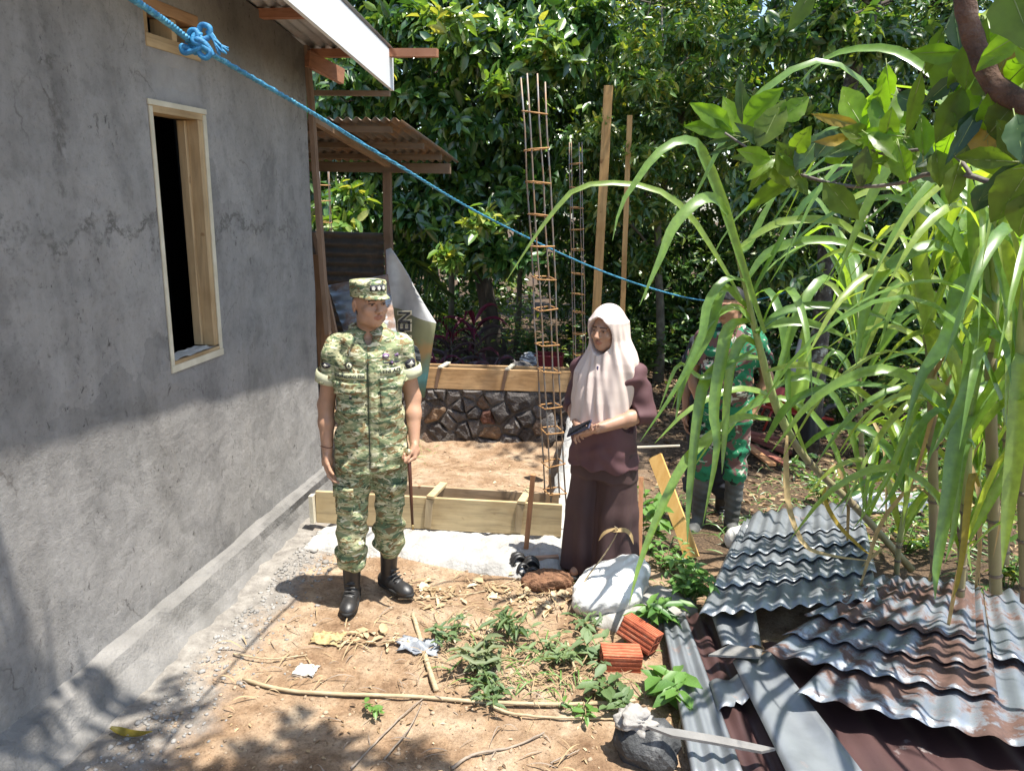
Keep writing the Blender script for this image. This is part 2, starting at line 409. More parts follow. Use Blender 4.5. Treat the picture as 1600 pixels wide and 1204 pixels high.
M_OLD = wood('weathered_timber', (.19, .13, .085), 'x'); M_OLDZ = wood('weathered_timber_post', (.22, .14, .09), 'z'); M_OLDY = wood('weathered_timber_rafter', (.27, .18, .11), 'y')
M_BOARD = wood('sawn_board', (.47, .36, .20), 'x'); M_BOARD2 = wood('orange_sawn_board', (.52, .33, .16), 'x')
M_PLANK = wood('upright_plank_timber', (.50, .30, .115), 'z'); M_STAKE = wood('red_stake_timber', (.40, .19, .09), 'z')
M_WHITE = mk('white_gloss_board', [(.3, (.74, .76, .78)), (.7, (.82, .83, .84))], 2, 4, .35, .05, 20)
def metal_mat(name, base, rust, lo, hi, rough=.38, metal=.85, scale=3.2, stretch=(1, 1, 1)):
    m, n, b = newmat(name); v = coords(n, stretch); L = n.links
    k = tex(n, v, scale, 8, .62, .5); k2 = tex(n, v, 18, 6, .7)
    ad = nd(n, 'Math', operation='MULTIPLY_ADD'); L.new(k2, ad.inputs[0]); ad.inputs[1].default_value = .35; L.new(k, ad.inputs[2])
    r = ramp(n, ad.outputs[0], [(lo, (0, 0, 0)), (hi, (1, 1, 1))])
    zc = ramp(n, tex(n, v, 5, 6), [(.3, tuple(x*.72 for x in base)), (.55, base), (.75, tuple(min(1, x*1.12) for x in base))])
    rc = ramp(n, k2, [(.3, tuple(x*.6 for x in rust)), (.7, tuple(x*1.3 for x in rust))])
    L.new(mixc(n, r, zc, rc), b.inputs['Base Color'])
    mm = nd(n, 'MapRange'); L.new(r, mm.inputs[0]); mm.inputs[3].default_value = metal; mm.inputs[4].default_value = .05; L.new(mm.outputs[0], b.inputs['Metallic'])
    rr = nd(n, 'MapRange'); L.new(r, rr.inputs[0]); rr.inputs[3].default_value = rough; rr.inputs[4].default_value = .85; L.new(rr.outputs[0], b.inputs['Roughness'])
    bumpn(n, b, k2, .25, .004); return m
M_ZN = metal_mat('weathered_zinc', (.275, .295, .315), (.20, .095, .055), .80, .93, .46, .55)
M_ZNR = metal_mat('rusting_zinc', (.255, .285, .32), (.100, .056, .043), .645, .75, .43, .55)
M_BRN = metal_mat('brown_painted_tin', (.075, .040, .038), (.28, .26, .25), .86, .98, .45, .15)
M_RUST = metal_mat('rust_brown_tin', (.15, .135, .12), (.20, .115, .06), .6, .8, .7, .2)
M_ROOFZ = metal_mat('roof_zinc', (.50, .50, .49), (.25, .13, .08), .70, .95, .5, .6)
def corr(name, FL, FR, BL, BR, waves, amp, mat, parent=None, rows=8, sag=0, curl=0, t=.0012, jag=0, seed=0, spw=8, v0=0, v1=1, u0=0, u1=1, dz=0, lift=0):
    """corrugated sheet: waves across FL->FR, running back to BL-BR"""
    FL, FR, BL, BR = map(Vector, (FL, FR, BL, BR)); N = ((FR-FL).cross(BL-FL)).normalized()
    if N.z < 0 and abs(N.z) > .2: N = -N
    nu = int(waves*spw*(u1-u0)); V = []; F = []
    for j in range(rows+1):
        v = j/rows
        for i in range(nu+1):
            u = u0+(u1-u0)*i/nu
            vv = v0+(v1-v0)*v
            if jag and j == 0: vv += jag*noise.noise(Vector((u*9, seed, 0)))
            p = FL.lerp(FR, u).lerp(BL.lerp(BR, u), vv)
            h = amp*math.sin(2*math.pi*waves*u) + sag*4*v*(1-v) + curl*(2*u-1)**2 + dz + lift*max(0, 1-v*5)**2
            h += .0045*noise.noise(Vector((u*2.3+seed, v*2.1, seed*1.7)))
            V.append(p + N*h)
    for j in range(rows):
        for i in range(nu):
            a = j*(nu+1)+i; F.append((a, a+1, a+nu+2, a+nu+1))
    o = mesh_obj(name, V, F, mat, parent, True); return solid(o, t) if t else o
XW = -2.25
def zr(y): return 3.10 + (5.27-y)*.13 if y > .8 else 3.10 + (5.27-.8)*.13 - (.8-y)*.13
house = thing('house', 'unfinished grey plastered house with open window frame, gable wall facing the yard', 'house', (XW, 3.0, 0))
def plate(ya, za, x, holes, top, step, y0, y1, z0, flip=False, disp=0):
    """wall skin in the plane X=x with rectangular openings"""
    Y = sorted(set([y0, y1] + [h[0] for h in holes] + [h[1] for h in holes] + list(np.arange(y0, y1, step))))
    V = []; F = []; Z0 = sorted(set([h[2] for h in holes] + [h[3] for h in holes] + list(np.arange(z0, 2.9, step)) + [z0]))
    nzr = len(Z0)+2; idx = {}
    for i, y in enumerate(Y):
        zt = top(y)
        col = Z0 + [max(3.03, Z0[-1]+.02)] + [zt]
        for k, z in enumerate(col):
            d = disp*(fb(y, z, 1.3, 3)*.010 + fb(y+9, z, 6, 3)*.0035)
            near = any(h[0]-.03 < y < h[1]+.03 and h[2]-.03 < z < h[3]+.03 for h in holes)
            idx[i, k] = len(V); V.append((x + (0 if near else d), y, z))
    for i in range(len(Y)-1):
        for k in range(nzr-1):
            yc = (Y[i]+Y[i+1])/2; zc = (V[idx[i, k]][2]+V[idx[i, k+1]][2])/2
            if any(h[0] < yc < h[1] and h[2] < zc < h[3] for h in holes): continue
            f = (idx[i, k], idx[i+1, k], idx[i+1, k+1], idx[i, k+1]); F.append(f[::-1] if flip else f)
    return V, F
WN = (3.36, 3.825, 1.315, 2.585); VN = (3.383, 3.822, 2.812, 3.022)
mb = MB(); mb.add(*plate(0, 0, XW, [WN, VN], lambda y: zr(y)-.012, .05, -3, 5.08, .10, disp=1))
mb.add(*plate(0, 0, XW-.13, [WN, VN], lambda y: zr(y)-.012, .4, -3, 4.95, .10, flip=True))
def yz(y0, y1, z0, z1, x0=XW-.13, x1=XW): return [(x0, y0, z0), (x1, y0, z0), (x1, y1, z1), (x0, y1, z1)]
for h in (WN, VN):
    mb.add(yz(h[0], h[1], h[2], h[2]), [(0, 1, 2, 3)]); mb.add(yz(h[0], h[1], h[3], h[3]), [(3, 2, 1, 0)])
    mb.add(yz(h[0], h[0], h[2], h[3]), [(0, 1, 2, 3)]); mb.add(yz(h[1], h[1], h[2], h[3]), [(3, 2, 1, 0)])
mb.add(yz(5.08, 5.08, .1, zr(5.08)-.012), [(0, 1, 2, 3)])
o = mb.build('wall', M_PL, house, smooth=False)
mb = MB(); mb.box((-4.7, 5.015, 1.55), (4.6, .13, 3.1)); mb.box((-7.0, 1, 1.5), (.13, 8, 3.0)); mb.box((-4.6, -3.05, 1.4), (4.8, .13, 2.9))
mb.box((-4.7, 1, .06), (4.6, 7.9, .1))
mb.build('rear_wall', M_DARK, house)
# plinth: sloped render skirt
V = []; F = []; YY = np.arange(-3, 5.121, .04)
prof = [(-.0, .205), (.032, .192), (.058, .165), (.088, .105), (.118, .05), (.165, .003), (.25, -.05)]
for i, y in enumerate(YY):
    for k, (dx, z) in enumerate(prof):
        e = fb(y, k*.35, 3, 4)*.013 + fb(y, k*.5+5, 14, 3)*.006
        s = .55 + .45*sst(4.9, 3.2, y) if k > 2 else 1
        V.append((XW-.002 + dx*s + (e if k else -.01), y, z + e*.7))
npf = len(prof)
for i in range(len(YY)-1):
    for k in range(npf-1): F.append((i*npf+k, i*npf+k+1, i*npf+npf+k+1, i*npf+npf+k))
mesh_obj('plinth', V, F, M_PLIN, house, False)
# window
fr = MB().build
wf = thing_part = None
def frame_bar(name, c, sz, mat, parent): return bevel(MB().box(c, sz).build(name, mat, parent), .003, 1)
y0, y1, z0, z1 = WN; xc = XW-.055
win = MB().box((xc, (y0+y1)/2, z1-.0275), (.118, y1-y0, .055)).build('window', M_WINY, house)
frame_bar('jamb', (xc, y0+.0175, (z0+z1)/2), (.112, .035, z1-z0-.112), M_WIN, win)
frame_bar('jamb', (xc, y1-.0325, (z0+z1)/2), (.112, .065, z1-z0-.112), M_WIN, win)
frame_bar('rebate', (xc-.03, y1-.075, (z0+z1)/2), (.045, .02, z1-z0-.12), M_WIN, win)
frame_bar('sill', (xc, (y0+y1)/2, z0+.024), (.122, y1-y0, .048), M_WINY, win)
mb = MB()
for (c, s) in (((XW+.0055, (y0+y1)/2, z1-.012), (.007, y1-y0+.016, .024)), ((XW+.0055, (y0+y1)/2, z0+.012), (.009, y1-y0+.012, .034)),
               ((XW+.005, y0+.008, (z0+z1)/2), (.006, .026, z1-z0-.06)), ((XW+.005, y1-.012, (z0+z1)/2), (.006, .030, z1-z0-.06))): mb.box(c, s)
mb.build('outer_edge', M_PRIME, win)
V = []; F = []
for i in range(13):
    for j in range(7):
        V.append((XW-.10 + j*.018, y0+.037 + (y1-y0-.105)*i/12, z0+.050 + .009*random.random()))
for i in range(12):
    for j in range(6): F.append((i*7+j, i*7+j+1, i*7+j+8, i*7+j+7))
mesh_obj('mortar_bed', V, F, mk('pale_mortar', [(.3, (.36, .34, .30)), (.7, (.58, .56, .51))], 30, 4, .95, .5, 90), win)
y0, y1, z0, z1 = VN
vent = MB().box((xc, (y0+y1)/2, z0+.028), (.122, y1-y0, .056)).build('vent', M_WINY, house)
frame_bar('head_rail', (xc, (y0+y1)/2, z1-.026), (.122, y1-y0, .052), wood('vent_head_timber', (.36, .21, .11), 'y'), vent)
frame_bar('jamb', (xc, y0+.0125, (z0+z1)/2), (.114, .025, z1-z0-.112), M_WIN, vent)
frame_bar('mullion', (xc, y0+.23, (z0+z1)/2), (.114, .04, z1-z0-.112), M_WIN, vent)
frame_bar('jamb', (xc, y1-.0125, (z0+z1)/2), (.114, .025, z1-z0-.112), M_WIN, vent)
# black sheet and poles inside
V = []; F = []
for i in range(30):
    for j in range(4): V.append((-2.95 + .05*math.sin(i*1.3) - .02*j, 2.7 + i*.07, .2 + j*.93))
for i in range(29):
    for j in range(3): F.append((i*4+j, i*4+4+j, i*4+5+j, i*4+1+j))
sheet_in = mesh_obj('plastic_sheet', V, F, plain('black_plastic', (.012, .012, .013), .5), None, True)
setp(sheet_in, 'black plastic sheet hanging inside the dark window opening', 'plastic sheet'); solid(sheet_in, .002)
for k, (a, b) in enumerate((((-2.46, 3.44, .15), (-2.56, 3.74, 2.45)), ((-2.47, 3.52, .15), (-2.56, 3.73, 2.0)))):
    o = MB().tube([a, b], [.010, .007], 8).build('bamboo_pole', plain('dry_bamboo_%s' % 'ab'[k], (.34, .29, .22), .7), None, True)
    setp(o, ['taller thin pole leaning inside the dark window opening', 'shorter thin pole leaning inside the dark window opening'][k], 'pole', 'poles inside the window')
# roof
rf = corr('roof', (-7.2, 5.33, zr(5.33)+.012), (-1.70, 5.33, zr(5.33)+.012), (-7.2, .8, zr(.8)+.012), (-1.70, .8, zr(.8)+.012), 72, .009, M_ROOFZ, house, rows=5, t=.001)
corr('roof_slope', (-7.2, -3.3, zr(-3.3)+.012), (-1.70, -3.3, zr(-3.3)+.012), (-7.2, .8, zr(.8)+.012), (-1.70, .8, zr(.8)+.012), 72, .009, M_ROOFZ, house, rows=5, t=.001)
sl_ = .13
V = []
for y in (-1.5, .8, 5.27):
    for dx, dz in ((-.012, -.237), (.012, -.237), (.012, 0), (-.012, 0)): V.append((-1.72+dx, y, zr(y)-.01+dz))
F = [(3, 2, 1, 0), (8, 9, 10, 11)] + [(i*4+k, i*4+(k+1) % 4, i*4+4+(k+1) % 4, i*4+4+k) for i in range(2) for k in range(4)]
mesh_obj('bargeboard', V, F, M_WHITE, house)
MB().beam((-2.30, 5.21, zr(5.21)-.026), (-1.39, 5.21, zr(5.21)-.030), .055, .05).build('purlin', M_RED, house)
for y in (4.5, 3.75, 3.0, 2.2, 1.4): MB().beam((-2.9, y, zr(y)-.026), (-1.735, y, zr(y)-.026), .055, .05).build('purlin', M_RED, house)
MB().beam((-2.235, 5.085, 3.03), (-2.13, 5.42, 2.965), .04, .10).build('wall_plate', M_REDY, house)
MB().beam((-2.30, 5.22, 2.835), (-1.72, 5.22, 2.83), .045, .032).build('tie_beam', M_OLD, house)
MB().beam((-2.252, 5.118, 3.115), hit(513, 522, 1, 5.118), .032, .05, up=(0, 1, 0), n=5, jit=.004).build('corner_batten', M_OLDZ, house)
o = MB().beam((-2.35, 5.35, 1.9), hit(531, 555, 1, 5.4), .03, .03, up=(0, 1, 0)).build('leaning_batten', M_OLDZ); setp(o, 'thin weathered batten leaning beside the house corner behind the soldier', 'batten')
o = MB().beam(hit(500, 505, 1, 5.3)+Vector((0, 0, .5)), hit(513, 640, 1, 5.3), .10, .02, up=(0, 1, 0)).build('leaning_board', wood('brown_board_timber', (.30, .16, .08), 'z')); setp(o, 'short brown board upright against the house corner', 'board')

# ---- lean-to shed behind the corner
shed = thing('shed', 'open lean-to shed with rusty corrugated roof behind the house corner', 'shed', (-2.6, 6.2, -.3))
def zs(y): return 2.675 - .150*(y-5.5)
corr('roof_sheet', (-3.4, 5.47, zs(5.47)), (-2.43, 5.47, zs(5.47)), (-3.4, 6.92, zs(6.92)), (-2.43, 6.92, zs(6.92)), 12, .010, M_RUST, shed, rows=5)
corr('roof_sheet', (-2.49, 5.47, zs(5.47)+.012), (-1.72, 5.47, zs(5.47)+.012), (-2.49, 6.95, zs(6.95)+.012), (-1.66, 6.95, zs(6.95)+.012), 11, .013, M_RUST, shed, rows=5, seed=3)
for y, x1 in ((5.56, -1.82), (6.1, -1.74), (6.55, -1.72)): MB().beam((-3.4, y, zs(y)-.035), (x1, y, zs(y)-.035), .045, .04, n=3, jit=.004).build('purlin', M_OLD, shed)
MB().beam((-3.45, 6.76, zs(6.76)-.085), (-1.69, 6.76, zs(6.76)-.085), .045, .085).build('beam', M_OLD, shed)
MB().beam((-2.25, 5.15, zs(5.15)-.055), (-2.25, 6.95, zs(6.95)-.055), .05, .06).build('rafter', M_OLDY, shed)
MB().beam((-3.1, 5.4, zs(5.4)-.055), (-3.1, 6.95, zs(6.95)-.055), .05, .06).build('rafter', M_OLDY, shed)
MB().beam((-2.265, 6.76, zs(6.76)-.128), (-2.245, 6.76, float(gz(-2.25, 6.76))-.05), .065, .065, up=(0, 1, 0), n=6, jit=.006).build('post', M_OLDZ, shed)
MB().beam((-3.35, 6.76, 2.3), (-3.35, 6.76, -.4), .065, .065, up=(0, 1, 0)).build('post', M_OLDZ, shed)
corr('wall_sheet', (-3.32, 6.82, .55), (-3.32, 6.82, 1.83), (-2.33, 6.82, .55), (-2.33, 6.82, 1.83), 15, .016, metal_mat('dark_old_tin', (.085, .078, .07), (.11, .08, .055), .5, .8, .7, .3), shed, rows=4)
lean = corr('tin_sheet', hit(545, 540, 1, 5.75), hit(512, 446, 1, 6.25), hit(624, 545, 1, 5.85), hit(606, 428, 1, 6.35), 6.5, .014, metal_mat('grey_old_tin', (.36, .38, .39), (.23, .15, .11), .66, .75, .5, .5), rows=5)
setp(lean, 'grey corrugated tin sheet leaning inside the shed behind the soldier', 'tin sheet')
# hung banner
def poly(pts, n):
    P = [Vector(p) for p in pts]; m = len(P)-1; out = []
    for i in range(n+1): t = i/n*m; k = min(int(t), m-1); out.append(P[k].lerp(P[k+1], t-k))
    return out
Lp = poly([hit(*q, 1, 6.62) for q in ((603, 390), (606, 440), (607, 490), (600, 545), (628, 612))], 16)
Rp = poly([hit(*q, 1, 6.58) for q in ((612, 387), (640, 430), (660, 462), (683, 503), (662, 622))], 16)
V = []; F = []; fm = []
for j in range(17):
    for i in range(11):
        u = i/10; p = Lp[j].lerp(Rp[j], u); p = p + Vector((0, -.05*math.sin(u*5+j*.35)*min(1, j/6)-.03*math.sin(u*2.4), 0)); V.append(p)
for j in range(16):
    for i in range(10):
        a = j*11+i; F.append((a, a+1, a+12, a+11)); fm.append(0)
def banner_mat():
    m, n, b = newmat('printed_banner'); g = nd(n, 'NewGeometry'); sx = nd(n, 'SeparateXYZ'); n.links.new(g.outputs['Position'], sx.inputs[0])
    k = tex(n, g.outputs['Position'], 9, 5); ad = nd(n, 'Math', operation='MULTIPLY_ADD'); n.links.new(k, ad.inputs[0]); ad.inputs[1].default_value = .25; n.links.new(sx.outputs[2], ad.inputs[2])
    r = nd(n, 'MapRange'); n.links.new(ad.outputs[0], r.inputs[0]); r.inputs[1].default_value = .5; r.inputs[2].default_value = 1.3
    c = ramp(n, r.outputs[0], [(.05, (.10, .17, .12)), (.25, (.08, .22, .22)), (.42, (.16, .17, .09)), (.55, (.30, .18, .07)), (.68, (.20, .20, .10)), (.95, (.24, .24, .14))])
    P0, P1 = hit(606, 478, 1, 6.6), hit(683, 503, 1, 6.6); sl_ = (P1.z-P0.z)/(P1.x-P0.x)
    a = nd(n, 'Math', operation='MULTIPLY_ADD'); n.links.new(sx.outputs[0], a.inputs[0]); a.inputs[1].default_value = -sl_; n.links.new(sx.outputs[2], a.inputs[2])
    q = nd(n, 'Math', operation='GREATER_THAN'); n.links.new(a.outputs[0], q.inputs[0]); q.inputs[1].default_value = P0.z-sl_*P0.x
    wc = ramp(n, tex(n, g.outputs['Position'], 6, 6), [(.3, (.46, .46, .455)), (.6, (.66, .66, .65))])
    n.links.new(mixc(n, q.outputs[0], c, wc), b.inputs['Base Color']); b.inputs['Roughness'].default_value = .6; return m
M_CLOTHW = mk('dirty_white_tarp', [(.3, (.42, .42, .42)), (.6, (.62, .62, .61))], 6, 6, .6, .3, 30)
ban = mesh_obj('banner', V, F, None, None, True, mats=[banner_mat()]); solid(ban, .002)
setp(ban, 'torn white and olive printed banner hanging from the shed post', 'banner')
def text_mesh(s, size, bold=0.0):
    c = bpy.data.curves.new('lettering', 'FONT'); c.body = s; c.size = size; c.align_x = 'CENTER'; c.align_y = 'CENTER'; c.offset = bold; c.resolution_u = 3
    t = bpy.data.objects.new('lettering', c); COL.objects.link(t)
    me = bpy.data.meshes.new_from_object(t.evaluated_get(bpy.context.evaluated_depsgraph_get()))
    bpy.data.objects.remove(t); bpy.data.curves.remove(c)
    V = [tuple(v.co) for v in me.vertices]; F = [tuple(p.vertices) for p in me.polygons]; bpy.data.meshes.remove(me); return V, F
c0 = hit(633, 508, 1, 6.47); ex = (hit(633, 490, 1, 6.47)-c0).normalized(); ey = (hit(650, 508, 1, 6.47)-c0).normalized(); ey = -ey
for off, dy, col, nm in ((.012, 0, (.55, .50, .36), 'letter_outline'), (0.002, -.004, (.035, .035, .04), 'lettering')):
    V, F = text_mesh('PEN', .135, off)
    V = [c0 + ex*v[0]*1.05 + ey*v[1]*1.15 + Vector((0, dy, 0)) for v in V]
    o = mesh_obj(nm, V, F, plain('banner_'+nm, col, .7), ban); solid(o, .003)
V = []; c1 = hit(648, 562, 1, 6.46)
for k in range(20): V.append(c1 + Vector((.055*math.cos(k*.314), 0, .13*math.sin(k*.314))))
o = mesh_obj('printed_emblem', V, [tuple(range(20))], mk('striped_print', [(.45, (.03, .04, .05)), (.55, (.25, .27, .27))], 30, 1, .6, 0, stretch=(.2, 1, 1)), ban); solid(o, .003)

# ---- foundation: footing, formwork, stone wall, columns
def slab(name, x0, x1, ya, yb, ztop, zbot, nx, ny, mat, edge=.08, amp=.015, seed=0, kind=None):
    V = []; F = []
    for j in range(ny+1):
        for i in range(nx+1):
            u, v = i/nx, j/ny; x = x0+(x1-x0)*u; y = ya(x)+(yb(x)-ya(x))*v
            e = min(1, min(u, 1-u)*(x1-x0)/edge, v*(yb(x)-ya(x))/edge, (1-v)*(yb(x)-ya(x))/edge)
            y += fb(x*1.0+seed, v, 3, 3)*.05*(1-abs(2*v-1))
            if v == 0: y += fb(x, seed, 4, 4)*.06
            V.append((x, y, zbot + (ztop-zbot)*sst(0, 1, e) + amp*fb(x, y+seed, 9, 4)*(.4+.6*e)))
    for j in range(ny):
        for i in range(nx): a = j*(nx+1)+i; F.append((a, a+1, a+nx+2, a+nx+1))
    return mesh_obj(name, V, F, mat, None, True)
M_CONC = mk('fresh_concrete', [(.25, (.24, .23, .215)), (.5, (.36, .35, .33)), (.75, (.45, .44, .415))], 7, 9, .95, .8, 40, .02)
o = slab('concrete_footing', -2.06, -.28, lambda x: 4.06+.05*math.sin(x*3), lambda x: 4.92, .045, -.05, 120, 44, M_CONC, .13, .032); setp(o, kind='structure')
fl = lambda x: 4.475 + (x+2.03)*.073
fw1 = thing('formwork', 'pale plank formwork on the near footing behind the soldier', 'formwork', (-1.2, 4.5, .05))
def board(a, b, z0, h, t, mat, par, nm='plank', n=8):
    o = MB().beam((a[0], a[1], z0+h/2), (b[0], b[1], z0+h/2), t, h, n=n, jit=.0012).build(nm, mat, par); return bevel(o, .002, 1)
board((-2.03, fl(-2.03)), (-.41, fl(-.41)), .052, .222, .024, M_BOARD, fw1)
board((-1.96, fl(-1.96)+.20), (-.45, fl(-.45)+.19), .052, .22, .024, wood('grey_sawn_board', (.40, .29, .185), 'x'), fw1)
for px in (672, 812):
    p = hit(px, 790, 1, 4.52); y = fl(p.x)
    MB().beam((p.x, y-.021, .268), (p.x-.015, y-.021, .072), .045, .014, up=(0, 1, 0)).build('cleat', wood('cleat_timber_%d' % px, (.44, .35, .22), 'z'), fw1)
    MB().beam((p.x+.005, y-.03, .284), (p.x+.03, y+.23, .284), .05, .018).build('cross_tie', M_BOARD, fw1)
MB().beam((-2.045, fl(-2.045)-.02, .06), (-2.05, fl(-2.045)-.02, .25), .028, .05, up=(0, 1, 0)).build('end_stop', M_PRIME, fw1)
stk = MB().beam(hit(833, 741, 1, 4.37), hit(821, 868, 1, 4.40), .028, .03, up=(0, 1, 0)).build('stake', M_STAKE); setp(stk, 'red-brown wooden stake standing against the near formwork', 'stake')
fr_ = lambda x: 8.13 + (x+2.45)*.13
fw2 = thing('formwork', 'orange plank formwork on top of the far stone foundation', 'formwork', (-1.5, 8.2, .05))
board((-3.3, fr_(-3.3)), (-.52, fr_(-.52)), .052, .238, .025, M_BOARD2, fw2)
board((-3.3, fr_(-3.3)+.21), (-.52, fr_(-.52)+.21), .052, .235, .025, M_BOARD2, fw2)
for px in (690, 791, 893):
    p = hit(px, 590, 1, 8.25); y = fr_(p.x)
    MB().beam((p.x, y-.021, .288), (p.x-.04, y-.021, .06), .035, .014, up=(0, 1, 0)).build('cleat', M_OLDZ, fw2)
    MB().beam((p.x+.01, y-.03, .300), (p.x+.04, y+.25, .300), .05, .018).build('cross_tie', M_PRIME, fw2)
# rubble wall: cells of a relaxed scatter become stones
sw = thing('stone_wall', 'dark rubble stone foundation wall below the orange planks', 'stone wall', (-1.5, 8.2, -.6))
M_STONES = [mk('lava_stone_'+k, [(.3, tuple(x*.55 for x in c)), (.6, c), (.8, tuple(min(1, x*1.5) for x in c))], 14, 8, .95, .9, 45, .03)
            for k, c in (('grey', (.145, .130, .120)), ('brown', (.17, .118, .085)), ('black', (.088, .078, .073)), ('ochre', (.24, .16, .10)), ('red', (.15, .07, .048)))]
g = np.random.default_rng(5); U0, U1, Z0, Z1 = -2.75, -.55, -.66, .045
S = np.stack([g.uniform(U0, U1, 54), g.uniform(Z0, Z1, 54)], 1)
for _ in range(1):
    q = np.stack([g.uniform(U0, U1, 3000), g.uniform(Z0, Z1, 3000)], 1); a = ((q[:, None]-S[None])**2).sum(-1).argmin(1)
    S = np.array([q[a == i].mean(0) if (a == i).any() else S[i] for i in range(len(S))])*.6 + S*.4
def cell(i):
    P = [(U0, Z0), (U1, Z0), (U1, Z1), (U0, Z1)]
    for j in range(len(S)):
        if j == i: continue
        m = (S[i]+S[j])/2; d = S[j]-S[i]; out = []
        for k in range(len(P)):
            a, b = np.array(P[k]), np.array(P[(k+1) % len(P)]); fa, fb_ = (a-m)@d, (b-m)@d
            if fa <= 0: out.append(tuple(a))
            if (fa < 0) != (fb_ < 0): out.append(tuple(a+(b-a)*fa/(fa-fb_)))
        P = out
        if len(P) < 3: return None
    return P
V = []; F = []
for i in range(45):
    for j in range(15):
        x = U0-.6 + i*(U1-U0+.75)/44; z = Z0 + j*(Z1-Z0)/14; V.append((x, fr_(x)+.018+.04*fb(x, z, 6, 3), z))
for i in range(44):
    for j in range(14): a = i*15+j; F.append((a, a+15, a+16, a+1))
nb = len(V); V += [(U0-.6, fr_(U0-.6)+.05, Z1), (U1+.15, fr_(U1+.15)+.05, Z1), (U1+.15, fr_(U1+.15)+.30, Z1), (U0-.6, fr_(U0-.6)+.30, Z1), (U1+.15, fr_(U1+.15)+.05, Z0), (U1+.15, fr_(U1+.15)+.30, Z0)]
F += [(nb, nb+1, nb+2, nb+3), (nb+1, nb+4, nb+5, nb+2)]
mesh_obj('mortar', V, F, mk('grey_mortar', [(.3, (.07, .063, .057)), (.7, (.14, .128, .116))], 9, 7, .95, .8, 40, .02), sw, True)
for i in range(len(S)):
    P = cell(i)
    if not P: continue
    c = S[i]; P = [np.array(p) for p in P]; rr = [(0, 0), ] ; n = len(P)
    # subdivide the outline, then rings inwards rising to a rough face
    Q = []
    for k in range(n):
        a, b = P[k], P[(k+1) % n]; Q.append(a); 
        if np.linalg.norm(b-a) > .07: Q.append((a+b)/2)
    n = len(Q); V = []; F = []; prot = random.uniform(.03, .085); tilt = (random.uniform(-.35, .35), random.uniform(-.35, .35))
    for s, h in ((.93, -.02), (.88, .55), (.62, .95)):
        for k, p in enumerate(Q):
            q = c + (p-c)*s*(1 + .10*noise.noise(Vector((p[0]*9, p[1]*9, s*5)))); d = prot*h*(1+.5*noise.noise(Vector((q[0]*14, q[1]*14, i)))) + (q-c)@np.array(tilt)*.25*(h > 0)
            V.append((q[0], fr_(q[0])+.035-d, q[1]))
    V.append((c[0], fr_(c[0])+.035-prot*random.uniform(.8, 1.2), c[1]))
    for r in range(2):
        for k in range(n): F.append((r*n+k, r*n+(k+1) % n, r*n+n+(k+1) % n, r*n+n+k))
    for k in range(n): F.append((2*n+k, 2*n+(k+1) % n, 3*n))
    mesh_obj('stone', V, F, random.choices(M_STONES, (7, 1.6, 6, .8, .3))[0], sw)
def rock_mesh(c, r, seed, sub=2, rough=.35, flat=1.0):
    bm = bmesh.new(); bmesh.ops.create_icosphere(bm, subdivisions=sub, radius=1); V = []; F = []
    for v in bm.verts:
        q = v.co; k = 1 + rough*noise.noise(q*1.3+Vector((seed*3.1, 0, 0))) + rough*.45*noise.noise(q*3.7+Vector((0, seed*2.3, 0)))
        V.append(Vector(c) + Vector((q.x*r[0], q.y*r[1], q.z*r[2]))*k)
    F = [tuple(v.index for v in f.verts) for f in bm.faces]; bm.free(); return V, F
# side foundation beam running back to the far wall
V = []; F = []
for j in range(40):
    y = 4.72 + j*.088; xc_ = -.43 - (y-4.7)*.045
    for k, (dx, z) in enumerate(((-.12, -.65), (-.10, -.25), (-.085, .03), (0, .05), (.10, .035), (.13, -.4))):
        V.append((xc_+dx+.02*fb(y, k, 5, 3), y, z+.015*fb(y, k+9, 8, 3)))
for j in range(39):
    for k in range(5): a = j*6+k; F.append((a, a+1, a+7, a+6))
o = mesh_obj('foundation_beam', V, F, M_CONC, None, True); setp(o, 'pale concrete strip foundation running from the near column back to the stone wall', 'foundation')
V, F = rock_mesh(hit(858, 672, 1, 7.2), (.09, .10, .17), 4, 2); o = mesh_obj('rock', V, F, M_STONES[0]); setp(o, 'upright grey rock leaning at the inner corner of the stone wall', 'rock')
M_BAR = mk('rebar_steel', [(.4, (.20, .20, .205)), (.62, (.30, .19, .11))], 14, 5, .6, .3, 200, .002, metal=.5)
M_STIR = mk('rusty_stirrup', [(.3, (.30, .15, .06)), (.7, (.46, .26, .10))], 20, 5, .7, .2, 200, .002, metal=.3)
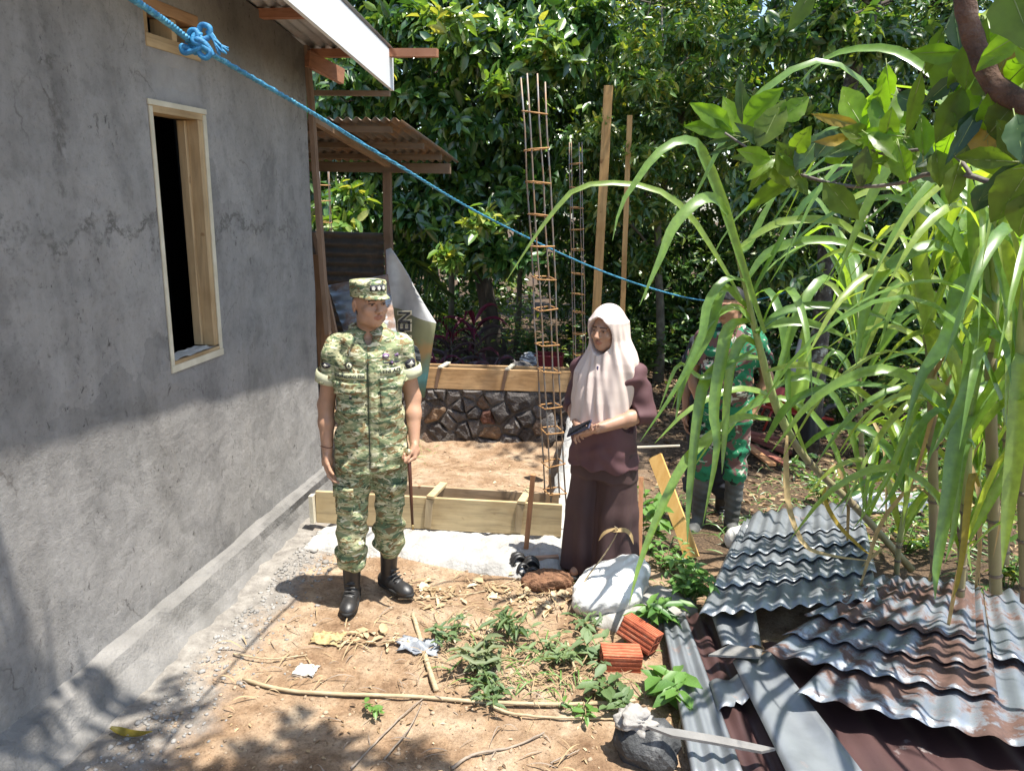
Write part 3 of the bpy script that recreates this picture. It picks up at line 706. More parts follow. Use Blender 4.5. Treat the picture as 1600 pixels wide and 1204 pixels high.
def cage(label, A, B, wd, nst, first, r=.0055, ang=.25, tops=(0, 0, 0, 0), grp='rebar columns'):
    """four bars with square stirrups; A foot, B head"""
    A, B = Vector(A), Vector(B); t = thing('rebar_cage', label, 'rebar column', A, group=grp); ax = (B-A).normalized(); L = (B-A).length
    sx = Vector((math.cos(ang), math.sin(ang), 0)); sy = Vector((-math.sin(ang), math.cos(ang), 0))
    cs = [(sx*a + sy*b)*wd/2 for a, b in ((-1, -1), (1, -1), (1, 1), (-1, 1))]
    for k, c in enumerate(cs):
        pts = [A + c + ax*(L-tops[k])*i/9 + Vector((random.uniform(-.005, .005), random.uniform(-.005, .005), 0))*(i > 0) for i in range(10)]
        MB().tube(pts, r, 6).build('bar', M_BAR, t, True)
    me = None
    for i in range(nst):
        p = ax*(first + (L-first-.22)*i/(nst-1)) + Vector((0, 0, random.uniform(-.02, .02)))
        if me is None:
            e = 1.12; q = [c*e for c in cs]; q = [q[0], q[0].lerp(q[1], .5), q[1], q[1].lerp(q[2], .5), q[2], q[2].lerp(q[3], .5), q[3], q[3].lerp(q[0], .5), q[0], q[0]*.6+q[2]*.05]
            o = mesh_obj('stirrup', *(lambda m: (m.v, m.f))(MB().tube([A+x for x in q], r*.85, 5)), M_STIR, t, True); me = o.data; o.location = p
        else:
            inst('stirrup', me, Matrix.Translation(p) @ Matrix.Rotation(random.uniform(-.12, .12), 4, 'Y') @ Matrix.Rotation(random.uniform(-.1, .1), 4, 'X'), t)
    return t
cage('tall rusty rebar column rising from the near footing beside the woman', hit(868, 783, 1, 4.74), hit(832, 112, 1, 4.74), .105, 13, .08, ang=.52, tops=(.02, .06, .0, .03))
cage('rebar column further back beside the pale upright plank', (-.60, 8.45, .05), hit(899, 222, 1, 8.45), .11, 11, .2, ang=.3)
cage('rebar column half hidden behind the shed post and house corner', (-3.52, 8.35, .05), hit(505, 255, 1, 8.35), .11, 11, .2)
for nm, a, b, wd, lab in (('plank', (951, 134), (930, 520), .10, 'tall pale plank standing upright behind the woman'), ('batten', (984, 180), (972, 500), .058, 'narrower orange batten upright to the right of the tall plank')):
    A = hit(*a, 1, 8.95); B = hit(*b, 1, 8.95); B = A + (B-A)*((A.z+.55)/(A.z-B.z))
    o = MB().beam(B, A, wd, .022, up=(0, 1, 0), n=10, jit=.002).build(nm, M_PLANK, None); bevel(o, .002, 1); setp(o, lab, 'plank')
# ================================================================== trees and plants
L_DARK = leafmat('glossy_dark_leaf', (.024, .074, .019), (.056, .145, .030), (.18, .28, .05), .33, .22, spec=1.0)
L_MID = leafmat('mid_green_leaf', (.050, .125, .030), (.105, .205, .045), (.28, .31, .07), .36, .32, spec=.9)
L_FOR = leafmat('forest_leaf', (.028, .078, .024), (.066, .150, .036), (.18, .25, .055), .34, .28, spec=.9)
L_WEED = leafmat('weed_leaf', (.060, .150, .034), (.115, .230, .050), None, .45, .25)
L_CANE = leafmat('cane_leaf', (.095, .195, .045), (.165, .285, .060), (.25, .33, .07), .30, .42, (2.5, 2.3, .6), spec=1.0)
L_DRY = leafmat('dry_leaf', (.30, .20, .09), (.46, .34, .17), None, .7, .15, (1.2, 1, .7))
L_YEL = leafmat('yellowing_leaf', (.26, .22, .035), (.36, .26, .04), None, .45, .35, (1.6, 1.4, .5))
L_MANGO = leafmat('broad_green_leaf', (.085, .160, .020), (.150, .255, .032), None, .36, .55, (2.6, 2.7, .5))
L_MANGOD = leafmat('broad_dark_leaf', (.030, .075, .026), (.055, .110, .035), None, .34, .2)
L_OLIVE = leafmat('broad_olive_shade_leaf', (.085, .130, .020), (.125, .175, .028), None, .42, .5, (1.9, 2.3, .4))  # olive copy for leaves in shade, shade put into the colour
L_TI = leafmat('purple_leaf', (.050, .030, .033), (.095, .058, .060), (.13, .03, .05), .36, .10, (1.2, .8, .8), spec=.8)
L_TIR = leafmat('crimson_leaf', (.10, .016, .036), (.17, .025, .055), None, .38, .2, (1.4, .5, .7))
M_BARK = mk('dark_bark', [(.3, (.035, .028, .022)), (.55, (.075, .06, .046)), (.75, (.14, .125, .10))], 9, 7, .95, .9, 30, .02, stretch=(1, 1, .4))
M_LICH = mk('lichen_bark', [(.40, (.040, .033, .027)), (.58, (.085, .075, .06)), (.66, (.24, .25, .22))], 13, 6, .95, .8, 30, .02)
M_PALE = mk('pale_thin_bark', [(.3, (.09, .078, .06)), (.7, (.20, .18, .135))], 12, 6, .9, .7, 40, .015)
M_TWIG = mk('red_brown_branch_bark', [(.3, (.060, .032, .022)), (.55, (.13, .070, .045)), (.75, (.20, .13, .09))], 22, 7, .9, .9, 70, .012)
M_GTWIG = mk('grey_twig_bark', [(.3, (.10, .085, .075)), (.7, (.21, .18, .155))], 20, 6, .85, .6, 80, .004)

def limbs(root, base, top, r0, C, n, mat, seed, bend=.25, name='trunk', r1=None):
    g = random.Random(seed); base, top = Vector(base), Vector(top)
    pts = [base.lerp(top, i/8) + Vector((math.sin(i*.9+seed)*bend*i/8, math.cos(i*1.1+seed)*bend*i/8, 0)) for i in range(9)]
    t = MB().tube(pts, [r0*(1-.6*i/8)*(1.35 if i == 0 else 1) for i in range(9)], 10).build(name, mat, root, True)
    mb = MB()
    for k in range(n):
        c = Vector(C[g.randrange(len(C))]); j = min(pts[2:], key=lambda p: (p-c).length + .7*abs(p.z-c.z)+g.random())
        a = Vector(j); m = a.lerp(c, .5) + Vector((g.uniform(-.2, .2), g.uniform(-.2, .2), .25))
        mb.tube([a, a.lerp(m, .5)+Vector((0, 0, .05)), m, m.lerp(c, .55), c], [r0*.32, r0*.26, r0*.19, r0*.11, .006], 5)
    if n: mb.build('limb', mat, root, True)
    return pts
def tree(name, label, c, r, ncl, per, ll, wr, mat, seed, trunk, r0, bark=None, npart=0, far=False, nl=24, cat='tree', group=None, shown=None, top=None, boughs=(), sun_patches=(), **k):
    base = gzp(trunk); base.z -= .06
    root = thing(name, label, cat, base, group=group)
    P, D, Nn, L, C = crown_pts(c, r, ncl, per, ll, seed, **k)
    for i, (px, py, Y, br, bn) in enumerate(boughs):
        bc = hit(px, py, 1, Y); kk = dict(k); kk['front'] = 0; kk['shell'] = .9
        q = crown_pts(tuple(bc), (br*1.15, br*.8, br*.6), bn, per, ll*1.05, seed*7+i, **kk); P, D, Nn, L, C = (np.concatenate([a, b_]) for a, b_ in zip((P, D, Nn, L, C), q))
    limbs(root, base, top or (c[0], c[1], c[2]+r[2]*.5), r0, C, nl, bark or M_BARK, seed)
    if npart: leaf_split(root, P, D, Nn, L, wr, mat, npart, far, shown)
    else: leaf_cloud('crown', P, D, Nn, L, L*wr, mat, root, far)
    for i, (px, py, Y, br, bn) in enumerate(sun_patches):  # paler clumps paint sunlit patches and leaf variety into the crown
        q = crown_pts(tuple(hit(px, py, 1, Y)), (br*1.15, br*.7, br*.55), bn, per, ll*.95, seed*11+i, shell=.95, droop=.45, up=.5); leaf_cloud('sun_patch_leaves', q[0], q[1], q[2], q[3], q[3]*wr, L_SUNPATCH, root)['kind'] = 'stuff'
    return root
L_SUNPATCH = leafmat('sun_patch_leaf', (.080, .170, .035), (.150, .270, .055), (.34, .36, .09), .36, .34, spec=.9)  # lighter leaf green for the painted sun patches
sun_hi = lambda px, py: np.ones(len(px), bool)
tree('broadleaf_tree', 'dense dark glossy-leaved tree behind the shed and the tall rebar column', (-3.0, 11.3, 3.9), (2.5, 1.7, 2.9), 1900, 9, .20, .46, L_DARK, 3, (-2.15, 11.9), .15, npart=300, nl=60, front=.9, droop=.75, up=.1,
     sun_patches=[(845, 60, 8.75, .30, 16), (755, 345, 8.7, .26, 14), (700, 395, 8.8, .22, 10), (560, 300, 8.8, .25, 10), (700, 30, 8.7, .3, 12), (530, 345, 8.7, .25, 12), (780, 130, 8.9, .25, 8), (600, 90, 8.9, .25, 8)], boughs=[(780, 395, 9.2, .42, 55), (720, 365, 9.3, .45, 60), (845, 95, 9.2, .50, 70), (750, 70, 9.3, .55, 80), (640, 40, 9.4, .5, 70), (545, 320, 9.3, .45, 60), (660, 150, 9.6, .5, 50), (730, 200, 9.5, .45, 45), (570, 130, 9.7, .5, 50), (820, 300, 9.9, .45, 40), (650, 330, 9.6, .4, 45), (900, 40, 9.5, .5, 60), (600, 210, 10, .5, 40)])
tree('young_tree', 'lighter feathery tree hanging over the upright planks behind the woman', (.25, 11.2, 3.6), (1.25, 1.1, 1.7), 700, 9, .135, .40, L_MID, 8, (.35, 11.5), .07, M_PALE, npart=300, nl=40, front=.7, droop=.5,
     sun_patches=[(1000, 75, 9.1, .28, 16), (1085, 40, 9.2, .28, 14), (1010, 125, 8.95, .30, 18), (940, 190, 9.0, .22, 9), (1090, 95, 9.2, .22, 10), (1000, 240, 9.0, .2, 7)], boughs=[(990, 120, 9.6, .42, 55), (1075, 60, 9.8, .38, 45), (930, 215, 9.5, .40, 50), (1010, 245, 9.5, .42, 50), (960, 320, 9.4, .40, 45), (1040, 330, 9.7, .35, 35), (900, 300, 9.7, .35, 35), (1100, 150, 10, .4, 40), (1005, 405, 9.8, .3, 25)])
tree('broadleaf_tree', 'dark leafy tree behind the sugarcane in the upper right', (3.8, 11.8, 3.4), (2.3, 1.5, 2.5), 1700, 9, .13, .45, L_FOR, 15, (3.2, 11.9), .13, npart=300, nl=44, front=.8, droop=.5, sun_patches=[(1400, 250, 9.1, .25, 10), (1310, 350, 9.0, .28, 12), (1270, 430, 8.9, .22, 9), (1170, 60, 9.2, .25, 8), (1230, 330, 9.0, .2, 7)], boughs=[(1330, 120, 9.8, .5, 55), (1240, 60, 9.9, .5, 50), (1400, 260, 9.7, .5, 55), (1290, 290, 9.8, .45, 50), (1500, 140, 9.8, .5, 50), (1190, 180, 10, .5, 50), (1450, 390, 9.7, .45, 45), (1560, 330, 9.8, .5, 45)])
tree('lichen_tree', 'tree with pale lichen on its trunk holding the green jacket', (2.5, 8.8, 6.6), (2.7, 2.0, 1.4), 1050, 8, .15, .45, L_FOR, 21, (1.85, 8.25), .105, M_LICH, nl=30, top=(2.1, 8.7, 6.8), boughs=[(1200, 60, 8.0, .45, 45), (1300, 40, 8.0, .45, 45), (1245, 180, 7.9, .45, 50), (1330, 190, 8.0, .4, 40), (1190, 300, 8.1, .4, 40), (1290, 330, 7.9, .42, 45), (1230, 420, 7.9, .35, 35), (1380, 60, 8.2, .45, 40)])
tree('broadleaf_tree', 'tall dark tree left of the lighter feathery tree, behind the tall rebar column', (-.9, 13.2, 4.2), (1.9, 1.5, 3.6), 1400, 9, .18, .45, L_FOR, 31, (-.8, 13.6), .14, nl=26, front=.8)
tree('broadleaf_tree', 'tree at the right edge behind the thick sugarcane clump', (7.4, 11.8, 3.8), (2.6, 2.0, 3.2), 1500, 9, .16, .45, L_FOR, 37, (6.8, 12.2), .15, nl=26, front=.8)
tree('broadleaf_tree', 'dark tree behind the shed roof at the far left', (-6.6, 12.0, 4.0), (2.6, 1.9, 3.6), 1300, 9, .19, .45, L_DARK, 41, (-6.3, 12.5), .16, nl=24, front=.8)
tree('broadleaf_tree', 'shaded dark tree between the feathery tree and the lichen trunk', (1.7, 13.6, 4.6), (1.9, 1.5, 3.6), 1300, 9, .17, .45, L_FOR, 45, (1.6, 14.0), .13, nl=24, front=.8)
bd = [(-9.5, 17, 5, 3.2), (-5.2, 18, 5.3, 3.2), (-1.2, 18.5, 5.2, 3.0), (2.8, 18, 5.4, 3.2), (6.8, 17.5, 5.2, 3.1), (11, 17, 5, 3.2), (15.5, 19, 5, 3.4), (-14, 20, 5.5, 3.8), (20, 23, 6, 4.5)]
for i, (x, y, z, r) in enumerate(bd):
    tree('forest_tree', 'far dark forest tree closing the view '+['behind the house roof edge', 'behind the shed', 'behind the tall rebar column', 'behind the upright planks', 'behind the leaning sugarcane', 'behind the thick sugarcane', 'at the far right behind the mango leaves', 'hidden left behind the house', 'hidden right beyond the yard'][i], (x, y, z), (r, 2.0, 5.4), 1050, 8, .26, .5, L_FOR, 60+i, (x*.97, y+.4), .17, far=True, nl=10, group='far forest trees behind the yard', front=.7, top=(x, y, 9))
BUSHL = ['behind the purple cordylines', 'behind the second rebar column', 'behind the leaning sugarcane stalk', 'behind the thick sugarcane clump', 'behind the shed roof', 'beyond the right edge of the sugarcane', 'behind the head of the rubber-booted man', 'left of the lime-green jacket', 'right of the lime-green jacket', 'behind the tall upright plank']
for i, (x, y) in enumerate([(-3.6, 15.2), (-.2, 15.8), (4.6, 14.6), (8.8, 14.2), (-7.2, 15), (12.6, 14.5), (1.4, 12.9), (2.4, 12.4), (3.6, 12.6), (.1, 13.2)]):
    tree('understorey_bush', 'dark understorey bush in the shade '+BUSHL[i], (x, y, .75), (1.9, .9, 1.25), 520, 8, .16, .45, L_FOR, 90+i, (x, y+.2), .04, far=True, nl=8, cat='bush', group='shaded bushes under the far trees', front=.6)
# overhanging mango whose crown shades the front of the yard
MGT = tree('mango_tree', 'broad-leaved tree overhanging the yard from the right, its branch ends hanging into view', (-.15, 1.35, 5.2), (1.5, .95, .55), 260, 9, .20, .30, L_MANGO, 51, (3.9, .6), .16, M_TWIG, nl=16, top=(1.2, 1.2, 5.2))
# thin trunks in the shade
for i, (px, py, r, y, lab) in enumerate([(702, 500, .06, 13.5, 'thin pale spotted trunk in the shade right of the banner'), (806, 530, .05, 13.2, 'thin pale yellowish trunk just left of the tall rebar column'), (1362, 470, .10, 15, 'dark trunk seen between the sugarcane leaves')]):
    p = hit(px, py, 1, y); b = gzp(p)
    t = thing('slim_tree', lab, 'tree', b)
    pts = [b + Vector((0.05*math.sin(k), 0, k*.75-.1)) for k in range(8)]
    MB().tube(pts, [r*(1-.05*k) for k in range(8)], 8).build('trunk', M_PALE if i < 2 else M_BARK, t, True)
    P, D, Nn, L, C = crown_pts(tuple(pts[-1]), (1.0, .9, .8), 160, 8, .16, 200+i)
    leaf_cloud('crown', P, D, Nn, L, L*.45, L_FOR, t, True)
# palm fronds behind the banner
def frond(pts, ll, nleaf, mat, root, nm='frond'):
    P = spline(pts, 20); mb = MB(); mb.tube(P, [.012*(1-.75*i/20) for i in range(21)], 5)
    stem = mb.build('frond', mat, root, True); Q = []; D = []; Nn = []; L = []
    for k in range(nleaf):
        t = .18+.8*k/nleaf; i = min(int(t*20), 19); p = P[i].lerp(P[i+1], t*20-i); tg = (P[i+1]-P[i]).normalized()
        s = tg.cross(Vector((0, 0, 1))).normalized()
        for sg in (-1, 1):
            Q.append(p); D.append(tg*.55 + s*sg*.9 + Vector((0, 0, -.35+random.uniform(-.15, .15)))); Nn.append((0, 0, 1)); L.append(ll*(1-.75*abs(t-.5))*random.uniform(.8, 1.1))
    L = np.array(L); leaf_cloud('leaflet', np.array([tuple(q) for q in Q]), np.array([tuple(d) for d in D]), np.array(Nn, float), L, L*.075, mat, stem)['kind'] = 'stuff'
palm = thing('palm', 'dark palm with drooping feathery fronds behind the banner', 'palm', gzp((-3.9, 10.6)))
for k, (a, e) in enumerate(((-.35, 1.15), (.25, 1.0), (.8, 1.25), (-.9, 1.0), (1.5, .9), (-.05, 1.4))):
    b = gzp((-3.9, 10.3)); d = Vector((math.sin(a), -.35, 0)).normalized()
    frond([b+Vector((0, 0, .2)), b+d*.35+Vector((0, 0, 1.0*e)), b+d*.95+Vector((0, 0, 1.45*e)), b+d*1.6+Vector((0, 0, 1.15*e))], .5, 34, L_DARK, palm)

# ---- strap leaves
def ribbon(pts, wd, seg=12, face=.5, fold=.22, tip=.03, base=.35, seed=0, wave=.0):
    P = spline(pts, seg); V = []; F = []
    for i, p in enumerate(P):
        t = i/seg; tg = (P[min(i+1, seg)]-P[max(i-1, 0)]).normalized(); tc = (Vector(EYE)-p).normalized()
        nrm = (Vector((0, 0, 1))*(1-face) + tc*face + Vector((math.sin(seed*3.1), math.cos(seed*1.7), 0))*.18)
        s = tg.cross(nrm).normalized(); u = s.cross(tg)
        wv = wd*.5*(base+(1-base)*min(1, t*4))*max(tip, (1-t**3.2))*(1+wave*math.sin(t*17+seed))
        V += [p - s*wv + u*wv*fold, p - u*wv*fold*.6, p + s*wv + u*wv*fold*(1+.3*math.sin(seed+t*5))]
    for i in range(seg):
        a = i*3; F += [(a, a+1, a+4, a+3), (a+1, a+2, a+5, a+4)]
    return V, F
M_CANE = mk('cane_stalk', [(.3, (.16, .15, .07)), (.5, (.24, .22, .11)), (.72, (.17, .10, .09))], 5, 5, .5, .2, 40, .003, stretch=(1, 1, .5))
M_SHEATH = mk('cane_sheath', [(.3, (.20, .27, .08)), (.7, (.34, .38, .16))], 9, 5, .55, .3, 60, .003, stretch=(3, 3, .4))
M_NODE = plain('cane_node', (.13, .10, .075), .7)
L_MIDRIB = plain('cane_midrib', (.26, .32, .10), .5)
def cane(label, sp, r, leaves, rnd=0, seed=0, sheath=.55, dry=2, top=1.0):
    P = spline([at(*q) for q in sp], 22); g = random.Random(seed)
    t = thing('sugarcane', label, 'sugarcane', P[0], group='sugarcane by the tin sheets')
    k = int(22*sheath)
    MB().tube(P[:k+1], [r*(1.05-.2*i/22) for i in range(k+1)], 9).build('stalk', M_CANE, t, True)
    MB().tube(P[k:], [r*(1.15-1.0*(i/max(1, 22-k))**1.5) for i in range(23-k)], 9).build('sheath', M_SHEATH, t, True)
    nm = None
    for i in range(1, k, 3):
        ax = (P[i+1]-P[i-1]).normalized(); o = MB().tube([P[i]-ax*.008, P[i], P[i]+ax*.008], [r*1.06, r*1.28, r*1.06], 9).build('node', M_NODE, t, True)
    def leaf(pts, wd, mat, seed, face=.5, seg=12):
        V, F = ribbon(pts, wd, seg, face, seed=seed); mesh_obj('leaf', V, F, mat, t, True)
    for n, (pl, d0, d1, wd, mt) in enumerate(leaves):
        pts = [at(q[0], q[1], d0+(d1-d0)*i/(len(pl)-1)) for i, q in enumerate(pl)]
        leaf(pts, wd*1.15, {'c': L_CANE, 'd': L_DRY, 'y': L_YEL}[mt], n+seed, .62, 14)
    for n in range(int(rnd*1.35)):
        i = g.randint(max(3, min(int(22*(sheath-.32)), 19)), 21); p = P[i]; a = g.uniform(0, 6.283); d = Vector((math.cos(a), math.sin(a), 0)); ln = g.uniform(.7, 1.25)*top
        up = g.uniform(.75, 1.6); dr = g.uniform(.4, 1.3)
        pts = [p, p+d*.18*ln+Vector((0, 0, up*.36*ln)), p+d*.42*ln+Vector((0, 0, up*.50*ln)), p+d*.68*ln+Vector((0, 0, (up*.50-.16*dr)*ln)), p+d*.86*ln+Vector((0, 0, (up*.5-.48*dr)*ln))]
        leaf(pts, g.uniform(.036, .060), L_CANE, n*3+seed, g.uniform(.2, .6), 12)
    for n in range(dry):
        i = g.randint(4, max(5, k-1)); p = P[i]; a = g.uniform(0, 6.283); d = Vector((math.cos(a), math.sin(a), 0))
        pts = [p, p+d*.10+Vector((0, 0, .05)), p+d*.22+Vector((0, 0, -.18)), p+d*.26+Vector((0, 0, -.45)), p+d*.3+Vector((0, 0, -.7*min(1, (p.z+.1)/.7)))]
        leaf(pts, .024, L_DRY, n+seed*2, .4, 9)
    return t
cane('leaning sugarcane stalk arching left across the soldier in rubber boots', [(1425, 890, 4.9), (1340, 795, 4.75), (1258, 715, 4.5), (1215, 640, 4.25), (1186, 540, 4.05), (1160, 430, 3.95), (1128, 315, 3.85)], .021, [
    ([(1195, 520), (1162, 420), (1128, 312), (1100, 245), (1085, 222), (1058, 221), (1025, 242), (995, 282), (970, 322), (957, 376)], 3.95, 3.5, .046, 'c'),
    ([(1138, 335), (1118, 311), (1090, 315), (1053, 353), (1032, 403), (999, 478)], 3.85, 3.5, .052, 'c'),
    ([(1160, 470), (1120, 400), (1074, 332), (1024, 296), (957, 286), (899, 296), (858, 340), (825, 386), (785, 449)], 3.95, 3.75, .030, 'c'),
    ([(1168, 440), (1135, 436), (1106, 474), (1095, 531), (1058, 604), (1000, 690)], 3.95, 3.55, .040, 'c'),
    ([(1205, 655), (1157, 651), (1120, 674), (1073, 717), (1036, 787), (1000, 878), (983, 945)], 4.2, 3.45, .048, 'c'),
    ([(1172, 500), (1140, 510), (1127, 560), (1115, 640), (1120, 703), (1098, 820)], 4.0, 3.7, .056, 'c'),
    ([(1190, 560), (1150, 560), (1106, 590), (1091, 640), (1077, 769), (1074, 850)], 4.1, 3.7, .056, 'c'),
    ([(1180, 520), (1224, 487), (1283, 477), (1349, 485), (1424, 514)], 4.0, 4.2, .044, 'c'),
    ([(1180, 515), (1237, 502), (1283, 510), (1340, 536)], 4.0, 4.1, .042, 'c'),
    ([(1196, 580), (1249, 570), (1299, 583), (1349, 616), (1416, 670), (1442, 710)], 4.1, 4.3, .040, 'c'),
    ([(1196, 690), (1222, 645), (1258, 616), (1320, 601), (1382, 604), (1440, 622)], 4.2, 4.1, .044, 'c'),
    ([(1150, 390), (1216, 349), (1299, 345), (1341, 366), (1398, 388)], 3.9, 4.0, .040, 'c'),
    ([(1165, 440), (1195, 399), (1245, 378), (1308, 376), (1357, 395), (1410, 418)], 3.95, 4.1, .042, 'c'),
    ([(1150, 400), (1170, 382), (1195, 332), (1222, 288)], 3.9, 4.0, .034, 'c'),
    ([(1180, 545), (1130, 575), (1095, 590), (1060, 570), (1030, 640)], 4.0, 3.8, .034, 'c'),
    ([(1168, 480), (1130, 450), (1108, 520), (1070, 590), (1055, 660)], 4.0, 3.7, .05, 'c'),
    ([(1185, 540), (1160, 530), (1140, 580), (1132, 680), (1128, 740)], 4.05, 3.9, .045, 'c'),
    ([(1178, 505), (1150, 480), (1112, 500), (1078, 560), (1050, 640)], 4.0, 3.75, .04, 'c'),
    ([(1230, 680), (1228, 720), (1232, 790), (1256, 850), (1300, 868), (1380, 878)], 4.3, 4.1, .030, 'd'),
    ([(1290, 760), (1288, 780), (1310, 820), (1345, 855), (1360, 866)], 4.5, 4.0, .022, 'y')], rnd=7, seed=1, sheath=.45, dry=1)
cane('sugarcane stalk with a pale sheath, middle of the right-hand clump', [(1462, 895, 4.2), (1458, 740, 4.15), (1456, 590, 4.1), (1444, 440, 4.0), (1428, 300, 3.9)], .024, [
    ([(1456, 560), (1449, 483), (1437, 410), (1440, 330), (1424, 288)], 4.0, 3.8, .062, 'c'),
    ([(1460, 420), (1470, 375), (1486, 341), (1515, 307), (1552, 299)], 4.0, 3.7, .046, 'c'),
    ([(1500, 400), (1475, 386), (1449, 386), (1403, 407), (1362, 453), (1345, 520), (1338, 570)], 3.9, 3.6, .060, 'c'),
    ([(1470, 640), (1440, 620), (1410, 690), (1380, 760), (1330, 830)], 4.1, 3.9, .03, 'c'),
    ([(1450, 520), (1420, 440), (1370, 400), (1310, 392), (1262, 420)], 4.0, 4.1, .036, 'c'),
    ([(1450, 600), (1480, 560), (1500, 620), (1490, 700), (1500, 780)], 4.1, 3.8, .03, 'd')], rnd=10, seed=2, sheath=.6, dry=2)
cane('thick sugarcane stalk near the right edge with long dark drooping leaves', [(1556, 925, 3.9), (1552, 770, 3.85), (1548, 610, 3.8), (1552, 430, 3.7), (1562, 240, 3.6)], .025, [
    ([(1565, 330), (1552, 250), (1510, 212), (1457, 207), (1424, 220), (1395, 249), (1357, 316), (1328, 384), (1308, 440)], 3.7, 3.6, .056, 'c'),
    ([(1570, 330), (1556, 240), (1520, 165), (1465, 120), (1424, 91), (1382, 76), (1324, 79), (1283, 96), (1247, 132)], 3.7, 3.9, .046, 'c'),
    ([(1560, 470), (1524, 441), (1499, 454), (1482, 525), (1440, 587), (1414, 670)], 3.7, 3.45, .066, 'c'),
    ([(1560, 530), (1535, 504), (1519, 545), (1511, 608), (1486, 658), (1455, 710)], 3.7, 3.5, .055, 'c'),
    ([(1560, 620), (1545, 604), (1519, 633), (1494, 691), (1482, 774), (1464, 880), (1461, 935)], 3.75, 3.35, .066, 'c'),
    ([(1545, 520), (1530, 420), (1522, 330), (1515, 270)], 3.7, 3.6, .060, 'c'),
    ([(1556, 560), (1580, 470), (1600, 420), (1640, 400)], 3.7, 3.6, .05, 'c')], rnd=12, seed=3, sheath=.62, dry=2)
cane('upright leafy sugarcane stalk between the middle stalk and the thick one', [(1505, 905, 4.35), (1500, 760, 4.3), (1496, 600, 4.25), (1492, 440, 4.2)], .021, [
    ([(1494, 500), (1488, 400), (1478, 310), (1470, 240)], 4.2, 4.1, .05, 'c'), ([(1494, 520), (1508, 420), (1530, 350), (1560, 330)], 4.2, 4.1, .045, 'c'), ([(1495, 560), (1470, 480), (1430, 450), (1395, 480), (1375, 540)], 4.2, 4.0, .045, 'c')], rnd=14, seed=8, sheath=.55, dry=1)
cane('upright leafy sugarcane stalk behind the thick one', [(1570, 880, 4.6), (1572, 740, 4.55), (1578, 590, 4.5), (1580, 420, 4.4)], .021, [
    ([(1580, 480), (1574, 380), (1570, 290), (1560, 220)], 4.4, 4.3, .05, 'c'), ([(1580, 500), (1560, 400), (1530, 360), (1490, 370)], 4.4, 4.3, .045, 'c')], rnd=14, seed=9, sheath=.55, dry=1)
cane('low leafy sugarcane shoot at the back of the clump', [(1530, 850, 5.0), (1528, 760, 5.0), (1524, 680, 4.95)], .017, [], rnd=16, seed=12, sheath=.5, dry=1, top=.9)
cane('sugarcane stalk cut by the right edge of the picture', [(1605, 940, 3.6), (1600, 760, 3.55), (1598, 560, 3.5), (1606, 380, 3.4)], .025, [
    ([(1610, 600), (1600, 560), (1588, 691), (1575, 800), (1566, 890)], 3.5, 3.3, .066, 'c'),
    ([(1600, 500), (1580, 420), (1560, 380), (1530, 400), (1510, 470)], 3.5, 3.3, .05, 'c'),
    ([(1600, 420), (1590, 340), (1575, 300), (1560, 330)], 3.4, 3.3, .05, 'c')], rnd=14, seed=4, sheath=.6, dry=2)
cane('slim upright sugarcane stalk further back in front of the far tin sheet', [(1352, 790, 5.6), (1346, 690, 5.6), (1342, 580, 5.55), (1340, 470, 5.5)], .017, [
    ([(1343, 560), (1330, 480), (1310, 420), (1280, 370)], 5.5, 5.4, .04, 'c'),
    ([(1345, 560), (1362, 500), (1390, 450), (1430, 420)], 5.5, 5.6, .04, 'c'),
    ([(1345, 640), (1320, 560), (1290, 560), (1262, 640)], 5.5, 5.4, .03, 'c')], rnd=9, seed=5, sheath=.7, dry=2)
cane('short sugarcane shoot with a yellow dry leaf in front of the right-hand clump', [(1500, 930, 3.75), (1506, 840, 3.7), (1512, 730, 3.65), (1516, 640, 3.6)], .018, [
    ([(1530, 760), (1520, 740), (1512, 790), (1506, 850), (1496, 910), (1488, 935)], 3.6, 3.5, .026, 'y'),
    ([(1525, 700), (1512, 690), (1500, 740), (1490, 830), (1476, 880)], 3.6, 3.45, .03, 'c'),
    ([(1500, 690), (1470, 640), (1430, 680), (1400, 760), (1370, 800)], 3.6, 3.5, .03, 'c'),
    ([(1515, 620), (1530, 560), (1545, 520), (1570, 540), (1580, 600)], 3.6, 3.4, .04, 'c')], rnd=10, seed=6, sheath=.5, dry=1, top=.8)
cane('low bent sugarcane shoot behind the rusty sheets', [(1400, 905, 4.5), (1405, 850, 4.5), (1415, 790, 4.45), (1420, 740, 4.4)], .015, [
    ([(1420, 780), (1390, 740), (1340, 760), (1300, 800)], 4.4, 4.3, .028, 'c'),
    ([(1420, 760), (1450, 700), (1480, 720), (1500, 790)], 4.4, 4.2, .028, 'c')], rnd=9, seed=7, sheath=.4, dry=1, top=.6)

# ---- hanging branch ends of the mango, close to the camera
def branch(pl, r0, r1, mat, nm='branch'):
    pts = spline([at(*q) for q in pl], 18); return MB().tube(pts, [r0+(r1-r0)*i/18 + (.0012*math.sin(i*2.1) if r0 > .01 else 0) for i in range(19)], 9).build(nm, mat, MGT, True)
branch([(1500, -60, 1.62), (1507, 0, 1.6), (1516, 45, 1.6), (1532, 88, 1.6), (1556, 135, 1.58), (1610, 165, 1.55), (1700, 200, 1.5)], .0165, .0185, M_TWIG)
branch([(1620, 292, 1.75), (1555, 287, 1.8), (1511, 274, 1.85), (1449, 272, 1.9), (1403, 287, 1.95), (1324, 291, 2.0), (1249, 272, 2.1), (1187, 243, 2.15), (1133, 208, 2.2)], .0062, .0028, M_GTWIG)
branch([(1520, 278, 1.84), (1500, 250, 1.86), (1480, 238, 1.9), (1445, 233, 1.92), (1374, 240, 2.0), (1357, 222, 2.0)], .0045, .003, M_GTWIG)
